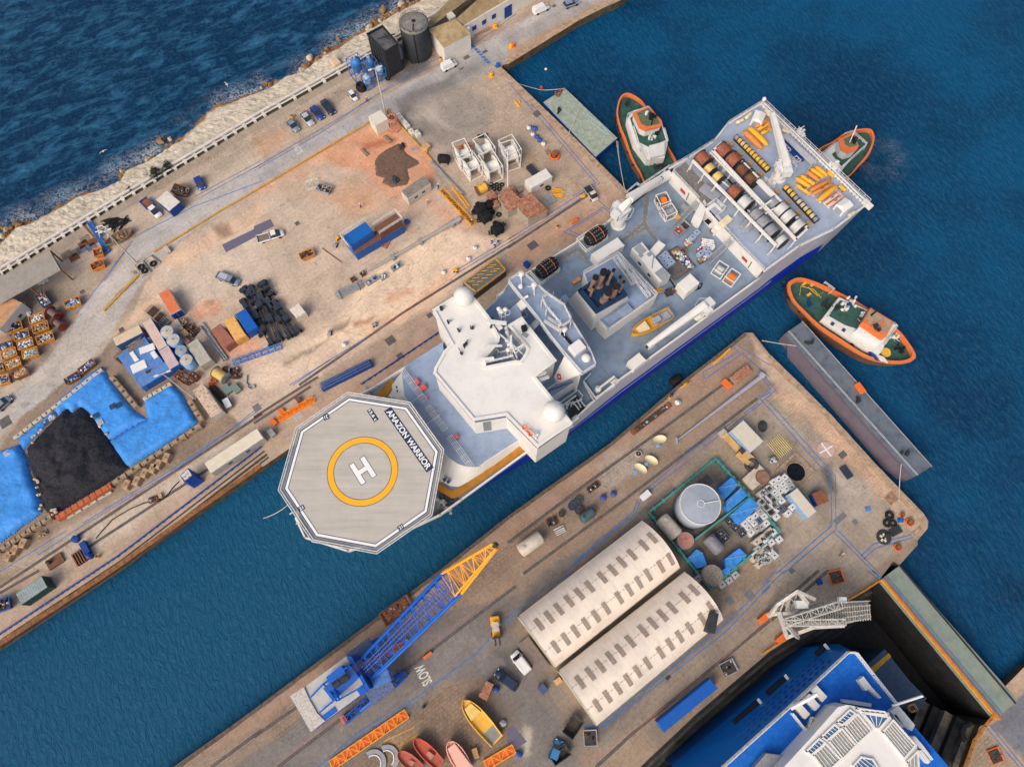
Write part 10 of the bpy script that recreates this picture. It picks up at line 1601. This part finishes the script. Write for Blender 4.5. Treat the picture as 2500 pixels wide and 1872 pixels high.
for pts in([(685,1085),(810,1100),(925,1120),(920,1150),(690,1115)],[(815,925),(855,890),(925,980),(1008,1070),(990,1080),(900,1000),(875,1012)],[(460,1255),(535,1180),(562,1212),(490,1285)],[(1265,1400),(1290,1392),(1365,1480),(1445,1590),(1430,1600),(1330,1490)],[(1315,1520),(1345,1510),(1420,1610),(1400,1628)],[(1105,1220),(1130,1210),(1200,1310),(1180,1325)],[(1080,1185),(1150,1135),(1290,1300),(1265,1350),(1180,1290)]):RL(MB().prs(T(33,pts,DZ+1.2),DZ,DZ+1.2),'deck_locker',TWH,r)
GR=mat('grey louvred',(150,152,146),.5,var=.15,sl_=2.);G2=mat('blue reflective',(70,110,150),.15,var=.3,sl_=2.,spec=.8)
for pts,m_,n_ in(([(430,1550),(535,1455),(660,1590),(540,1700)],GR,5),([(560,1430),(670,1330),(790,1470),(680,1580)],GR,6),([(690,1310),(805,1210),(920,1350),(805,1455)],GR,6),([(1015,1360),(1105,1260),(1290,1470),(1195,1580)],GR,6),([(1220,1610),(1310,1520),(1320,1700),(1225,1700)],GR,3),([(372,1520),(480,1415),(530,1450),(415,1550)],G2,5),([(500,1400),(610,1295),(655,1335),(545,1430)],G2,5),([(628,1275),(740,1172),(785,1205),(675,1300)],G2,5),([(790,1160),(1030,1190),(1050,1215),(850,1195)],G2,5),([(850,1200),(1070,1235),(985,1330),(950,1325)],G2,4),([(770,1640),(835,1570),(930,1590),(990,1680),(800,1720)],G2,4)):
 q=T(33,pts,SZ+.2);c=(sum(p[0]for p in q)/len(q),sum(p[1]for p in q)/len(q));o=RL(MB().prs([LE(c,p,.97)for p in q],SZ,SZ+.2),'roof_light',m_,r);b=MB();b.wl(q,SZ,SZ+.4,.25);[b.tube([(*LE(q[0],q[1],i/n_),SZ+.26),(*LE(q[-1],q[-2],i/n_),SZ+.26)],.07,4)for i in range(n_+1)];RL(b,'glazing_frame',SW_,r)
for k in range(6):p=Q(33,630-45*k,1188+42*k,12);RL(MB().box(*p,11.4,1.1,.6,1.,PSI),'side_window',NAVY,r)
b=MB();b.tube([Q(33,255,1165,DZ+2)+(DZ+1.5,),Q(33,480,1040,DZ+4)+(DZ+3.5,)],.35,6);[b.box(*Q(33,x,y,DZ+1.5),DZ,1.2,2.4,1.3,.7)for x,y in((490,1035),(430,1110),(345,1180))];b.tube([Q(33,1095,1140,DZ+2)+(DZ+2,),Q(33,1355,1055,DZ+3)+(DZ+3,)],.22,6);RL(b,'davit',SW_,r)
RL(MB().wl([Q(33,260,1205,DZ+1),Q(33,430,1420,DZ+1)],DZ,DZ+1.4,.2,False).rail(T(33,[(365,1330),(405,1225),(450,1260),(400,1370)],DZ),DZ,1.2,.08,1.,True,3),'bulkhead',SW_,r);RL(MB().prs(T(33,[(-100,1700),(40,1540),(180,1560),(150,1660),(0,1760)],DZ+1.5),DZ,DZ+1.4),'funnel_grating',GP_,r)
q=T(33,[(890,790),(1035,662),(1245,930),(1390,1075),(1300,1200),(1130,1130)],-3.);r=TH_('side_ramp','slate-blue loading ramp with a yellow band beside the ferry stern','ramp',(*MI(q[0],q[3]),)[:2]+(-12.9,));RL(MB().prs(q,-13,-3),'platform',mat('slate blue platform',(62,82,104),.7,var=.2,dt=.3),r);RL(MB().prs(T(33,[(905,830),(1070,695),(1090,725),(935,870)],-2.96),-3,-2.96),'yellow_band',mat('dull',(196,150,44),.7,var=.2),r);RL(MB().rail(T(33,[(1230,1150),(1280,1120),(1310,1170),(1260,1195)],-2),-3,1.2,.07,1,True,2),'cage',SEAY,r)
r=TH_('rubber_fender','big ribbed black hose hung over the dock steps','fender',Q(33,1700,1350));RL(MB().tube([Q(33,x,y,.4)+(.3,)for x,y in((1760,1285),(1710,1310),(1690,1350),(1695,1400),(1715,1430))],.5,10),'hose',BLK,r);RL(MB().trs(*Q(33,1715,1430,.5),.4,.5,.08,14,5,tilt=1.2),'flange',DS_,r)
